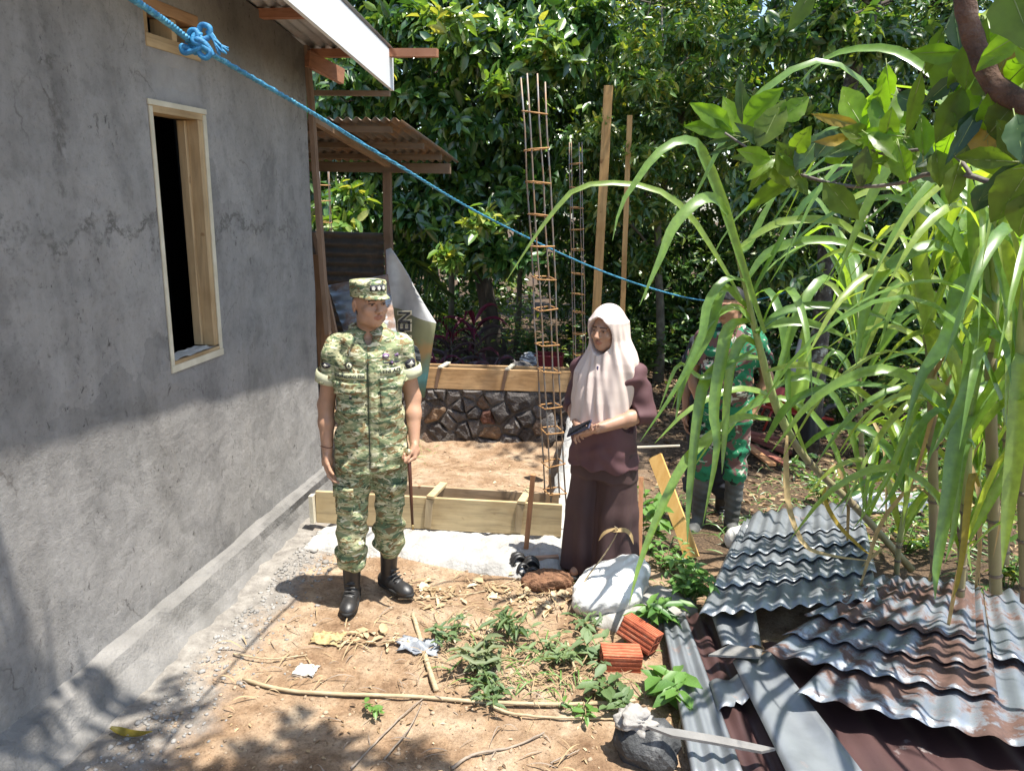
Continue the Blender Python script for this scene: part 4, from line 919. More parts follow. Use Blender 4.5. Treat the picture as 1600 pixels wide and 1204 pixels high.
branch([(1700, 205, 1.5), (1655, 260, 1.62), (1620, 292, 1.75)], .012, .0064, M_TWIG)
branch([(1556, 135, 1.58), (1546, 150, 1.6), (1535, 165, 1.62)], .006, .003, M_GTWIG)
def broad(a, b, wd, mat, d, dd=0, bend=.12, seed=0, face=.7):
    A = at(*a, d); B = at(*b, d+dd); ax = (B-A); L = ax.length; ax.normalize(); g = random.Random(seed)
    tc = (Vector(EYE)-A).normalized(); nrm = (tc*face + Vector((g.uniform(-.4, .4), g.uniform(-.2, .2), .5))*(1-face)).normalized()
    s = ax.cross(nrm).normalized(); u = s.cross(ax); V = []; F = []; W = wd/1200*d*.9
    prof = [.04, .34, .62, .82, .90, .88, .79, .65, .46, .24, .01]; n = len(prof)
    for i, w_ in enumerate(prof):
        t = i/(n-1); c = A + ax*L*t - u*(bend*L*(t*t)) + s*(.05*L*math.sin(t*2.6+seed)); w_ = w_*W/2*(1+.07*math.sin(i*2.3+seed))
        V += [c - s*w_ + u*w_*.28, c - s*w_*.5 + u*w_*.16 + u*.004*math.sin(i*3+seed), c, c + s*w_*.5 + u*w_*.16, c + s*w_ + u*w_*(.28+.12*math.sin(i*1.7+seed))]
    for i in range(n-1):
        for k in range(4): q = i*5+k; F.append((q, q+1, q+6, q+5))
    lf = mesh_obj('leaf', V, F, mat, MGT, True)
    rb = MB().tube([A - ax*.012, A + ax*L*.3 - u*(bend*L*.09-.0006), A + ax*L*.6 - u*(bend*L*.36-.0006), A + ax*L*.95 - u*(bend*L*.9)], [.0011, .0009, .0006, .0003], 4).build('midrib', L_MIDRIB, lf, True)
Y_, D_, O_, W_ = L_MANGO, L_MANGOD, L_OLIVE, L_YEL  # bright and olive leaves: sun and shade painted leaf by leaf
MANGO = [((1150, 212), (1062, 195), 34, Y_, 2.2), ((1142, 205), (1078, 158), 36, Y_, 2.22), ((1160, 200), (1162, 118), 26, D_, 2.25), ((1160, 200), (1226, 138), 46, Y_, 2.18), ((1170, 215), (1128, 150), 40, Y_, 2.25),
 ((1187, 232), (1224, 152), 50, O_, 2.1), ((1215, 190), (1264, 148), 40, Y_, 2.12), ((1172, 212), (1098, 226), 14, D_, 2.2), ((1165, 222), (1104, 240), 14, D_, 2.22), ((1190, 240), (1150, 262), 18, D_, 2.1),
 ((1249, 272), (1216, 222), 52, O_, 2.08), ((1246, 268), (1288, 198), 42, D_, 2.05), ((1274, 247), (1320, 192), 42, D_, 2.0), ((1252, 274), (1158, 330), 32, O_, 2.1), ((1290, 282), (1340, 345), 44, O_, 2.0), ((1338, 290), (1374, 238), 40, O_, 1.98), ((1230, 268), (1262, 305), 30, O_, 2.1), ((1205, 250), (1170, 300), 22, O_, 2.12),
 ((1354, 208), (1308, 132), 50, Y_, 2.0), ((1352, 205), (1382, 122), 38, Y_, 2.03), ((1360, 208), (1404, 132), 58, Y_, 1.98), ((1346, 202), (1268, 172), 20, W_, 2.0), ((1346, 214), (1274, 218), 22, W_, 2.0), ((1352, 216), (1288, 246), 26, D_, 2.0), ((1356, 218), (1335, 180), 40, Y_, 2.02), ((1362, 215), (1420, 190), 34, Y_, 1.96), ((1355, 222), (1318, 200), 36, O_, 2.0),
 ((1478, 42), (1440, 118), 24, O_, 1.7), ((1442, 110), (1408, 218), 26, O_, 1.72), ((1502, 135), (1462, 225), 46, O_, 1.66), ((1534, 162), (1482, 258), 26, D_, 1.6), ((1540, 165), (1545, 255), 50, W_, 1.62), ((1520, 62), (1508, 142), 42, O_, 1.64), ((1548, 135), (1592, 55), 46, W_, 1.6), ((1572, 132), (1616, 86), 40, Y_, 1.6), ((1530, 100), (1542, 28), 26, O_, 1.62), ((1505, 110), (1440, 165), 28, D_, 1.68),
 ((1620, 246), (1552, 352), 64, O_, 1.5), ((1612, 270), (1558, 300), 44, D_, 1.52), ((1610, 300), (1588, 372), 48, O_, 1.5), ((1575, -25), (1618, 85), 84, O_, 1.35), ((1272, -18), (1228, 48), 30, O_, 1.6), ((1530, 165), (1500, 235), 42, D_, 1.64), ((1560, 150), (1575, 230), 46, D_, 1.58), ((1548, 150), (1520, 120), 40, O_, 1.6), ((1470, 235), (1430, 260), 30, D_, 1.9), ((1500, 255), (1480, 320), 34, O_, 1.85), ((1545, 285), (1520, 330), 36, D_, 1.8), ((1585, 180), (1600, 250), 50, D_, 1.5), ((1400, 150), (1455, 170), 36, D_, 1.9), ((1385, 100), (1392, 170), 30, Y_, 2.0)]
gm = random.Random(77)
for (ax_, ay_, n_, rx_, d_) in ((1350, 215, 9, 60, 2.0), (1215, 235, 9, 60, 2.12), (1545, 200, 12, 70, 1.66), (1500, 90, 7, 50, 1.7), (1590, 260, 9, 50, 1.55), (1450, 245, 8, 55, 1.92), (1580, 60, 6, 40, 1.55), (1400, 215, 6, 50, 1.97)):
    for q in range(n_):
        th = gm.uniform(0, 6.283); x0, y0 = ax_+gm.uniform(-.7, .7)*rx_*.6, ay_+gm.uniform(-.5, .5)*rx_*.5; ln = gm.uniform(60, 95)*2.0/d_*.95
        MANGO.append(((x0, y0), (x0+ln*math.cos(th), y0+ln*math.sin(th)*.8), gm.uniform(26, 42)*2.0/d_, gm.choice([Y_, Y_, Y_, O_, D_]), d_+gm.uniform(-.08, .12)))
for k, (a, b, wd, mt, d) in enumerate(MANGO): broad(a, b, wd, mt, d, random.uniform(-.06, .06), random.uniform(.03, .2), k, random.uniform(.55, .9))
# overhead boughs that carry these branch ends
MB().tube(spline([(3.86, .62, 2.8), (3.2, .8, 4.2), (2.2, 1.1, 3.9), (1.55, 1.15, 3.0), tuple(at(1700, 200, 1.5))], 42), [.075-.00134*i for i in range(43)], 10).build('bough', M_TWIG, MGT, True)
MB().tube(spline([(2.2, 1.1, 3.9), (1.7, 1.3, 3.5), tuple(at(1500, -60, 1.62))], 8), [.03-.0016*i for i in range(9)], 8).build('bough', M_TWIG, MGT, True)

# ---- purple cordyline by the far formwork
def rosette(name, label, cat, base, n, ll, wd, mats, seed, zr_=(.2, .9), lean=.2, group=None, stem=None):
    g = random.Random(seed); t = thing(name, label, cat, base, group=group); base = Vector(base)
    hz = zr_[1]
    MB().tube([base, base+Vector((.03, 0, hz*.5)), base+Vector((.02, .02, hz))], [.018, .014, .008], 6).build('stem', stem or M_PALE, t, True)
    for k in range(n):
        z = zr_[0]+(zr_[1]-zr_[0])*k/n; a = k*2.4+g.uniform(-.4, .4); d = Vector((math.cos(a), math.sin(a), 0)); l = ll*g.uniform(.7, 1.1); e = g.uniform(.5, 1.3)*(.4+.8*k/n)
        p = base+Vector((.02, .01, z)); pts = [p, p+d*l*.3+Vector((0, 0, l*.34*e)), p+d*l*.65+Vector((0, 0, l*.42*e)), p+d*l*.95+Vector((0, 0, l*(.42*e-.22)))]
        V, F = ribbon(pts, wd*g.uniform(.8, 1.15), 7, .35, .3, .02, .3, k+seed); mesh_obj('leaf', V, F, mats[0] if k < n*.72 else mats[-1], t, True)
    return t
gB = 'purple cordylines by the far formwork'
rosette('cordyline', 'purple cordyline with crimson top leaves right beside the banner', 'cordyline', gzp(hit(702, 560, 1, 9.6)), 26, .50, .06, [L_TI, L_TIR], 5, (.25, .95), group=gB)
rosette('cordyline', 'tallest purple cordyline, in front of the black trunk', 'cordyline', gzp(hit(738, 560, 1, 9.9)), 30, .55, .065, [L_TI, L_TIR], 6, (.2, 1.05), group=gB)
rosette('cordyline', 'low dark purple cordyline above the first cleat of the far formwork', 'cordyline', gzp(hit(768, 565, 1, 9.5)), 22, .45, .055, [L_TI, L_TI], 7, (.15, .55), group=gB)
rosette('cordyline', 'dark cordyline half hidden behind the banner edge', 'cordyline', gzp(hit(680, 560, 1, 9.3)), 18, .42, .055, [L_TI, L_TIR], 8, (.15, .6), group=gB)

# ---- undergrowth closing the gaps between the trunks
def undergrowth(n, x0, x1, y0, y1, hmax, mat, ll, seed):
    g = np.random.default_rng(seed); X = np.c_[g.uniform(x0, x1, n), g.uniform(y0, y1, n)]; cl = np.array([noise.noise(Vector((x*1.1, y*1.1, seed))) for x, y in X]); k = cl > -.12; X = X[k]; cl = cl[k]; n = len(X)
    h = hmax*(.35+1.3*np.clip(cl+.12, 0, .5))*g.random(n)**.7; P = np.c_[X, gz(X[:, 0], X[:, 1])+h]; D = g.normal(size=(n, 3))*np.array([1, 1, .35])+np.array([0, 0, .15]); N = unit(g.normal(0, .5, (n, 3))+np.array([0, -.2, 1])); L = ll*(.5+.7*g.random(n)); leaf_cloud('undergrowth', P, D, N, L, L*.42, mat)['kind'] = 'stuff'
undergrowth(5200, .3, 8, 10.2, 14.5, 1.5, L_FOR, .15, 1); undergrowth(2600, -4.5, .3, 11.5, 14.5, 1.1, L_MID, .13, 2); undergrowth(2200, 3.2, 8, 7.5, 10.2, .9, L_MID, .13, 3); undergrowth(1500, 1.5, 4.5, 4.9, 7.6, .30, L_MID, .10, 4)

# ---- low plants
def herb(name, label, base, h, nst, ll, wr, mat, seed, spread=.5, cat='weed', group=None, per=7, asparts=True, lean=(0, 0)):
    g = random.Random(seed); base = Vector(base); t = thing(name, label, cat, base, group=group); me = leaf_piece_mesh(mat, wr); mb = MB(); P = []; D = []; N = []; L = []
    me.attributes.new('tint', 'FLOAT', 'POINT')
    for s in range(nst):
        a = g.uniform(0, 6.283); sp = spread*math.sqrt(g.random()); e = base+Vector((math.cos(a)*sp+lean[0], math.sin(a)*sp+lean[1], h*g.uniform(.55, 1.0))); m = base.lerp(e, .5)+Vector((0, 0, h*.12))
        pts = spline([base+Vector((math.cos(a)*.02, math.sin(a)*.02, -.01)), m, e], 6); mb.tube(pts, [.004*(1-.1*i) for i in range(7)], 4)
        for k in range(per):
            tt = .25+.75*k/per; i = min(int(tt*6), 5); p = pts[i].lerp(pts[i+1], tt*6-i); b = k*2.4+g.random()
            d = Vector((math.cos(b), math.sin(b), g.uniform(-.35, .5))).normalized(); l = ll*g.uniform(.6, 1.15); n = (Vector((0, 0, 1))+Vector((g.uniform(-.4, .4), g.uniform(-.4, .4), 0))).normalized()
            P.append(p); D.append(d); N.append(n); L.append(l)
    mb.build('stem', plain('weed_stem', (.12, .17, .05), .6), t, True)
    P, D, N = (np.array([tuple(q) for q in x]) for x in (P, D, N)); L = np.array(L)
    if asparts:
        Df, S, U = leaf_frames(D, N)
        for j in range(len(P)):
            M = Matrix.Identity(4)
            for r in range(3): M[r][0] = Df[j][r]*L[j]; M[r][1] = S[j][r]*L[j]; M[r][2] = U[j][r]*L[j]; M[r][3] = P[j][r]-base[r]
            inst('leaf', me, M, t)
    else: leaf_cloud('foliage', P, D, N, L, L*wr, mat, t)
    return t
G = ground_at
L_DUSTY = leafmat('dull_weed_leaf', (.065, .115, .045), (.105, .165, .062), None, .55, .2)
herb('herb', 'bushy pale-green weed beside the cement sack at the foot of the tin pile', G(1078, 945), .30, 16, .085, .42, L_WEED, 3, .20, per=8)
herb('herb', 'yellow-green low weed between the orange plank and the cement sack', G(1042, 890), .18, 14, .06, .5, L_WEED, 4, .2, per=7)
herb('herb', 'leafy weed growing above the two red bricks', G(1018, 985), .22, 6, .13, .38, L_WEED, 5, .10, per=6, lean=(.02, .0))
herb('herb', 'large-leaved weed at the corner of the tin sheets below the bricks', G(1045, 1085), .14, 6, .13, .5, L_WEED, 6, .15, per=5)
herb('herb', 'dusty trailing weed left of the bricks', G(925, 1040), .12, 8, .085, .55, leafmat('dusty_leaf', (.10, .16, .075), (.15, .21, .10), None, .6, .2), 7, .22, per=5)
herb('herb', 'wilted grey-green weed clump in the middle of the yard', G(755, 1050), .17, 12, .09, .3, leafmat('wilted_leaf', (.11, .15, .07), (.17, .20, .10), None, .6, .2), 8, .15, per=6)
herb('herb', 'sprawling weed left of the dry leaf heap at the woman\'s feet', G(705, 1000), .12, 9, .06, .35, L_DUSTY, 21, .16, per=6)
herb('herb', 'low grey-green weed spreading below the wilted clump', G(770, 1085), .10, 10, .06, .4, L_DUSTY, 22, .20, per=6)
herb('herb', 'weed clump between the wilted clump and the bricks', G(860, 1030), .12, 10, .065, .38, leafmat('pale_weed_leaf', (.09, .15, .06), (.14, .20, .08), None, .55, .2), 23, .2, per=6)
herb('herb', 'weed with broader leaves directly below the lower brick', G(960, 1095), .10, 7, .09, .5, L_DUSTY, 24, .16, per=5)
herb('herb', 'small weed right of the upper end of the long dry stalk', G(920, 985), .12, 6, .06, .4, L_DUSTY, 25, .12, per=5)
herb('herb', 'tuft of narrow weed leaves right of the wilted clump', G(800, 1000), .20, 7, .12, .22, L_DUSTY, 9, .13, per=5)
herb('herb', 'small creeping weed below the long dry stalk', G(590, 1110), .07, 4, .05, .5, L_WEED, 10, .10, per=4)
herb('herb', 'small creeping weed near the second dry stalk', G(905, 1120), .06, 4, .07, .5, L_WEED, 11, .12, per=4)
herb('herb', 'pale sprout with broad leaves right behind the woman', G(1012, 860), .50, 5, .15, .42, L_WEED, 12, .12, per=5)
herb('herb', 'thin weeds in the shade behind the leaning sugarcane', G(1285, 790), .35, 12, .10, .3, L_MID, 13, .25, per=7)
herb('herb', 'grassy weed right of the leaning sugarcane base', G(1415, 860), .25, 12, .10, .3, L_MID, 14, .3, per=6)
herb('herb', 'leafy weed at the right edge beyond the rusty sheets', G(1575, 915), .22, 10, .09, .45, L_MID, 15, .2, per=6)
for i, (px, y, h, n_) in enumerate([(650, 12.5, .8, 30), (835, 12.0, .7, 34), (880, 13, .8, 30), (1010, 11.5, .9, 40), (1045, 12.6, .8, 34), (1110, 13.0, 1.0, 40), (1180, 12, .8, 36), (1330, 9.6, .6, 30), (1420, 10.2, .8, 40), (1480, 9.0, .8, 40), (1560, 8.2, .9, 44), (1400, 8.2, .45, 24), (940, 12.4, .5, 24), (1240, 11, .7, 30), (1530, 7.2, .55, 26)]):
    herb('shrub', 'small shade shrub '+['behind the banner', 'left of the tall rebar column', 'right of the tall rebar column', 'behind the white hijab', 'just right of the white hijab', 'left of the rubber-booted man', 'behind the rubber-booted man', 'right of the black bag', 'under the long dark cane leaves', 'behind the middle sugarcane stalk', 'behind the thick sugarcane stalk', 'beside the slim upright sugarcane', 'at the foot of the tall upright plank', 'left of the lime-green jacket', 'in front of the thick sugarcane stalk'][i], gzp(hit(px, 500, 1, y)), h, n_, .12, .42, [L_MID, L_FOR][i % 2], 30+i, .45, 'shrub', 'shade shrubs under the trees', 8, False)
# ================================================================== people: smooth blended bodies, meshed from a distance field
class Field:
    def __init__(s, lo, hi, h):
        s.lo = np.array(lo, float); s.h = h; s.n = np.ceil((np.array(hi)-s.lo)/h).astype(int)+1
        s.D = np.full(s.n, .3, np.float32); s.ax = [s.lo[i]+h*np.arange(s.n[i]) for i in range(3)]
    def sub(s, lo, hi, pad):
        a = np.clip(np.floor((np.array(lo)-pad-s.lo)/s.h).astype(int), 0, s.n); b = np.clip(np.ceil((np.array(hi)+pad-s.lo)/s.h).astype(int)+1, 0, s.n)
        sl = tuple(slice(a[i], b[i]) for i in range(3))
        g = np.meshgrid(*[s.ax[i][sl[i]] for i in range(3)], indexing='ij', sparse=True); return sl, g
    def put(s, sl, d, k, mode):
        D = s.D[sl]
        if D.size == 0: return
        if mode == '+':
            if k > 0: q = np.clip(.5+.5*(D-d)/k, 0, 1); r = D*(1-q)+d*q - k*q*(1-q)
            else: r = np.minimum(D, d)
        else:
            d = -d
            if k > 0: q = np.clip(.5-.5*(D-d)/k, 0, 1); r = D*(1-q)+d*q + k*q*(1-q)
            else: r = np.maximum(D, d)
        s.D[sl] = r
    def cone(s, a, b, ra, rb=None, k=.012, mode='+', sq=(1, 1)):
        rb = ra if rb is None else rb; a = np.array(a, float); b = np.array(b, float); R = max(ra, rb)
        sl, (x, y, z) = s.sub(np.minimum(a, b), np.maximum(a, b), R+k+.025); ba = b-a; L = max(ba@ba, 1e-9)
        t = np.clip(((x-a[0])*ba[0]+(y-a[1])*ba[1]+(z-a[2])*ba[2])/L, 0, 1)
        d = np.sqrt(((x-a[0]-t*ba[0])/sq[0])**2+((y-a[1]-t*ba[1])/sq[1])**2+(z-a[2]-t*ba[2])**2)-(ra+t*(rb-ra)); s.put(sl, d, k, mode)
    def chain(s, P, R, k=.012):
        for i in range(len(P)-1): s.cone(P[i], P[i+1], R[i], R[i+1], k)
    def ell(s, c, r, k=.012, mode='+', M=None):
        c = np.array(c, float); R = max(r); sl, (x, y, z) = s.sub(c, c, R+k+.025); x, y, z = x-c[0], y-c[1], z-c[2]
        if M is not None:
            x, y, z = (x*M[0][i]+y*M[1][i]+z*M[2][i] for i in range(3))
        k0 = np.sqrt((x/r[0])**2+(y/r[1])**2+(z/r[2])**2); k1 = np.sqrt((x/r[0]**2)**2+(y/r[1]**2)**2+(z/r[2]**2)**2)+1e-6
        s.put(sl, k0*(k0-1)/k1, k, mode)
    def loft(s, sec, k=.015, mode='+', p=2.3, cap=True):
        """sec: (z, cx, cy, rx, ry) from top to bottom or reverse"""
        sec = sorted(sec); zs_ = np.array([q[0] for q in sec]); A = np.array(sec)
        lo = [min(q[1]-q[3] for q in sec), min(q[2]-q[4] for q in sec), zs_[0]]; hi = [max(q[1]+q[3] for q in sec), max(q[2]+q[4] for q in sec), zs_[-1]]
        sl, (x, y, z) = s.sub(lo, hi, k+.025)
        cx, cy, rx, ry = (np.interp(z, zs_, A[:, i]) for i in (1, 2, 3, 4))
        q = (np.abs((x-cx)/rx)**p+np.abs((y-cy)/ry)**p)**(1/p); d = (q-1)*np.minimum(rx, ry)
        if cap: d = np.maximum(d, np.maximum(z-zs_[-1], zs_[0]-z))
        s.put(sl, d, k, mode)
    def grid(s): return np.meshgrid(*s.ax, indexing='ij', sparse=True)
    def mesh(s):
        D = s.D; S = D < 0; c = np.array(D.shape)-1; cnt = np.zeros(c, np.int8)
        offs = [(i, j, k) for i in (0, 1) for j in (0, 1) for k in (0, 1)]
        vw = lambda A, o: A[o[0]:o[0]+c[0], o[1]:o[1]+c[1], o[2]:o[2]+c[2]]
        for o in offs: cnt += vw(S, o)
        act = (cnt > 0) & (cnt < 8); idx = np.full(c, -1, np.int64); I = np.argwhere(act); idx[act] = np.arange(len(I))
        vals = {o: vw(D, o)[act].astype(float) for o in offs}; acc = np.zeros((len(I), 3)); num = np.zeros(len(I))
        for a in offs:
            for d in range(3):
                if a[d]: continue
                b = list(a); b[d] = 1; b = tuple(b); va, vb = vals[a], vals[b]; m = (va < 0) != (vb < 0); t = np.where(m, va/np.where(m, va-vb, 1), 0)
                pt = np.array(a, float)[None]+t[:, None]*(np.array(b, float)-np.array(a))[None]; acc += pt*m[:, None]; num += m
        V = s.lo + s.h*(I + acc/num[:, None]); F = []
        for d in range(3):
            e1, e2 = [q for q in range(3) if q != d]
            n = list(D.shape); 
            A = [slice(None)]*3; B = [slice(None)]*3; A[d] = slice(0, n[d]-1); B[d] = slice(1, n[d])
            for e in (e1, e2): A[e] = slice(1, n[e]-1); B[e] = slice(1, n[e]-1)
            sa, sb = S[tuple(A)], S[tuple(B)]; X = np.argwhere(sa != sb); up = sa[sa != sb]
            base = X.copy(); base[:, e1] += 1; base[:, e2] += 1
            def cid(o1, o2): q = base.copy(); q[:, e1] += o1; q[:, e2] += o2; return idx[q[:, 0], q[:, 1], q[:, 2]]
            quad = np.stack([cid(-1, -1), cid(0, -1), cid(0, 0), cid(-1, 0)], 1)
            flip = up if d != 1 else ~up
            quad = np.where(flip[:, None], quad, quad[:, ::-1]); F.append(quad)
        F = np.concatenate(F); return V, F[(F >= 0).all(1)]
def relax(V, F, it=1, lam=.5):
    for _ in range(it):
        A = np.zeros_like(V); n = np.zeros(len(V))
        for i in range(4):
            a, b = F[:, i], F[:, (i+1) % 4]
            np.add.at(A, a, V[b]); np.add.at(n, a, 1); np.add.at(A, b, V[a]); np.add.at(n, b, 1)
        V = V + lam*(A/np.maximum(n, 1)[:, None]-V)
    return V
def rotm(yaw=0, pitch=0, roll=0): return np.array(Matrix.Rotation(yaw, 3, 'Z') @ Matrix.Rotation(pitch, 3, 'X') @ Matrix.Rotation(roll, 3, 'Y'))

def skin_mat(name, c):
    m, n, b = newmat(name); a = nd(n, 'Attribute', attribute_name='tint', attribute_type='GEOMETRY'); v = coords(n)
    k = ramp(n, tex(n, v, 16, 5), [(.3, tuple(x*.88 for x in c)), (.7, tuple(min(1, x*1.08) for x in c))])
    n.links.new(mixc(n, 1, k, a.outputs['Color'], 'MULTIPLY'), b.inputs['Base Color']); b.inputs['Roughness'].default_value = .48
    b.inputs['Subsurface Weight'].default_value = .06; b.inputs['Subsurface Radius'].default_value = (.012, .005, .003); bumpn(n, b, tex(n, v, 180, 3), .12, .002); return m
def head_prims(S, c, R, scale=1.0, female=False, ears=True):
    """skull, jaw, features; c head centre, R rotation, face towards local -y"""
    W = lambda p: np.array(c)+R@(np.array(p)*scale); s = scale
    S.ell(W((0, .012, .028)), (.074*s, .093*s, .098*s), .01, M=R)
    S.ell(W((0, -.022, -.045)), ((.057 if female else .061)*s, .066*s, .066*s), .03, M=R)
    S.ell(W((0, -.058, -.083)), (.026*s, .022*s, .020*s), .022, M=R)          # chin
    for e in (-1, 1):
        S.ell(W((e*.040, -.058, -.018)), (.024*s, .022*s, .022*s), .022, M=R)  # cheek
        S.ell(W((e*.051, -.018, -.062)), (.016*s, .030*s, .022*s), .02, M=R)  # jaw corner
        S.cone(W((e*.010, -.082, .030)), W((e*.046, -.066, .030)), .0095*s, .0075*s, .014)  # brow
        S.ell(W((e*.031, -.094, .010)), (.0175*s, .015*s, .0115*s), .012, '-', R)      # socket
        S.ell(W((e*.031, -.0725, .010)), (.0155*s, .0125*s, .0115*s), .004, M=R)       # eyeball and lids
        S.cone(W((e*.017, -.087, .0155)), W((e*.046, -.077, .0155)), .0032*s, .003*s, .005)  # upper lid
        S.ell(W((e*.0125, -.094, -.026)), (.0085*s, .0095*s, .0075*s), .006, M=R)      # nostril wing
        if ears:
            S.ell(W((e*.078, .018, .000)), (.010*s, .020*s, .033*s), .006, M=R@rotm(e*.35)); S.ell(W((e*.088, .008, .002)), (.007*s, .010*s, .017*s), .006, '-', R)
    S.cone(W((0, -.084, .022)), W((0, -.104, -.020)), .0075*s, .0125*s, .012)  # nose
    S.ell(W((0, -.108, -.023)), (.0105*s, .009*s, .009*s), .008, M=R)
    S.cone(W((-.019, -.080, -.0505)), W((0, -.0905, -.0485)), .0045*s, .0062*s, .006); S.cone(W((.019, -.080, -.0505)), W((0, -.0905, -.0485)), .0045*s, .0062*s, .006)
    S.cone(W((-.016, -.080, -.058)), W((0, -.0885, -.0605)), .0045*s, .0068*s, .006); S.cone(W((.016, -.080, -.058)), W((0, -.0885, -.0605)), .0045*s, .0068*s, .006)
    S.cone(W((-.022, -.083, -.0545)), W((.022, -.083, -.0545)), .0016, .0016, .004, '-')
def hand_prims(S, w, f, n, side, curl=(.25, .35, .3), spread=.06, sc=1.0, thumb=(.55, .65, .25), splay=0):
    """w wrist, f finger direction, n palm normal, side: +1 thumb on cross(f,n)*side"""
    f = unit(np.array(f, float)); n = np.array(n, float); n = unit(n-f*(n@f)); t = np.cross(f, n)*side; w = np.array(w, float); J = []
    offs = (.030, .0105, -.009, -.027); ln = (.040, .044, .041, .033)
    for i, o in enumerate(offs):
        kn = w + f*(.088-.006*abs(i-1))*sc + t*o*sc; S.cone(w+f*.012*sc+t*o*.55*sc, kn, .0135*sc, .0105*sc, .012)
    S.ell(w+f*.05*sc-n*.002, (.030*sc, .030*sc, .030*sc), .02)
    for i, o in enumerate(offs):
        p = w + f*(.088-.006*abs(i-1))*sc + t*o*sc; a = 0; r = .0092*sc
        for j, c in enumerate(curl):
            a += c*(1+.08*i); d = f*math.cos(a)+n*math.sin(a)+t*spread*(1.5-i)*.5; q = p+d*ln[i]*sc*(1, .68, .52)[j]; S.cone(p, q, r, r*.90, .0035); p = q; r *= .90
        J.append(p)
    p = w+f*.022*sc+t*.022*sc; d = unit(t*thumb[0]+f*thumb[1]+n*thumb[2]); q = p+d*.042*sc; S.cone(p, q, .0135*sc, .0105*sc, .012)
    d2 = unit(d*.55+f*.6+n*.25); q2 = q+d2*.032*sc; S.cone(q, q2, .0105*sc, .0092*sc, .004); d3 = unit(d2+n*.35); S.cone(q2, q2+d3*.024*sc, .0092*sc, .007*sc, .004)
    return J
def body_obj(S, root, mat, c, R, hairz=None, scale=1, lipc=(.80, .60, .58), brow=True, hair=(.06, .05, .045)):
    V, F = S.mesh(); V = relax(V, F, 1, .35)
    o = mesh_obj('body', V, F, mat, root, True); q = (V-np.array(c))@R/scale
    T = np.ones((len(V), 4), np.float32); x, y, z = q.T; hd = (np.abs(z) < .16) & (np.abs(x) < .1) & (np.abs(y) < .13)
    lip = hd & (((x/.025)**2+((z+.0545)/.0125)**2) < 1) & (y < -.075); T[lip, :3] = lipc
    bx = np.abs(x); br = hd & (bx > .010) & (bx < .049) & (np.abs(z-(.031-.10*np.maximum(bx-.034, 0)*1.4)) < .0048) & (y < -.05)
    if brow: T[br, :3] = (.16, .13, .12)
    ey = hd & (((bx-.031)/.0145)**2+((z-.009)/.0062)**2 < 1) & (y < -.07); T[ey, :3] = (.75, .78, .85)
    ir = hd & (((bx-.031+.000)/.0058)**2+((z-.0095)/.0058)**2 < 1) & (y < -.07); T[ir, :3] = (.05, .045, .045)
    ll = hd & (bx > .016) & (bx < .047) & (np.abs(z-.0155) < .0022) & (y < -.07); T[ll, :3] = (.22, .18, .17)
    ns = hd & (((bx-.008)/.0048)**2+((z+.0325)/.003)**2 < 1) & (y < -.095); T[ns, :3] = (.35, .28, .27)
    if hairz is not None:
        hr = hd & ((z > hairz) | ((y > .012) & (z > -.045) & ~((bx > .072) & (y < .045) & (z < .04)))); T[hr, :3] = hair
    a = o.data.attributes.new('tint', 'FLOAT_COLOR', 'POINT'); a.data.foreach_set('color', T.ravel()); return o
def wr(x, y, z, seed, s=1.0):
    """cloth wrinkles"""
    w1 = np.sin(x*31+seed+2.2*np.sin(z*17+seed)+1.5*np.sin(y*21)); w2 = np.sin(z*47+9*x+1.8*np.sin(x*23+seed*2)+1.1*np.sin(y*29+z*13)); w3 = np.sin(z*26-x*39+y*33+seed+1.4*np.sin(z*31))
    return s*(.0016*w1+.0019*w2*(.5+.5*np.sin(z*9+seed))+.0019*w3)
def camo_mat(name, cols, scale, stretch, sharp=.012, seed=0):
    m, n, b = newmat(name); v = coords(n, stretch, rnd=False); L = n.links
    mp = nd(n, 'Mapping'); mp.inputs['Location'].default_value = (seed, seed*2, seed*3); L.new(v, mp.inputs[0]); v = mp.outputs[0]
    c = None
    for i, (col, thr) in enumerate(cols):
        if c is None: c = col; continue
        mp = nd(n, 'Mapping'); mp.inputs['Location'].default_value = (i*7.3, i*3.1, i*5.7); L.new(v, mp.inputs[0])
        k = tex(n, mp.outputs[0], scale*(1+.18*i), 3.5, .55, .9); f = ramp(n, k, [(thr, (0, 0, 0)), (thr+sharp, (1, 1, 1))])
        c = mixc(n, f, c, col) 
    L.new(c, b.inputs['Base Color']); b.inputs['Roughness'].default_value = .85; b.inputs['Specular IOR Level'].default_value = .25
    w_ = nd(n, 'TexNoise'); v2 = coords(n, (1, 1, 1), rnd=False); h1 = bumpn(n, b, tex(n, v2, 30, 4, .6, 1.2), .35, .012); bumpn(n, b, tex(n, v2, 400, 2), .15, .001, h1); return m
CAMO1 = camo_mat('pale_leaf_camouflage', [((.43, .42, .25), 0), ((.235, .275, .145), .47), ((.10, .15, .085), .53), ((.20, .14, .065), .55), ((.62, .60, .42), .58), ((.055, .068, .040), .615)], 11.0, (1, 1, 2.4), .035)
CAMO2 = camo_mat('green_brown_camouflage', [((.025, .17, .085), 0), ((.15, .08, .075), .52), ((.44, .43, .37), .585), ((.02, .025, .02), .60), ((.02, .13, .065), .63)], 6.5, (1, 1, 1.2), .012, 3)
M_BOOT = mk('black_boot_leather', [(.3, (.010, .010, .011)), (.62, (.024, .022, .021)), (.8, (.07, .055, .042))], 20, 4, .46, .25, 70, .003, spec=.6)
M_SOLE = plain('black_boot_sole', (.012, .012, .012), .8)
M_RUB = mk('dusty_rubber', [(.3, (.045, .047, .047)), (.7, (.11, .11, .105))], 9, 5, .7, .15, 60)
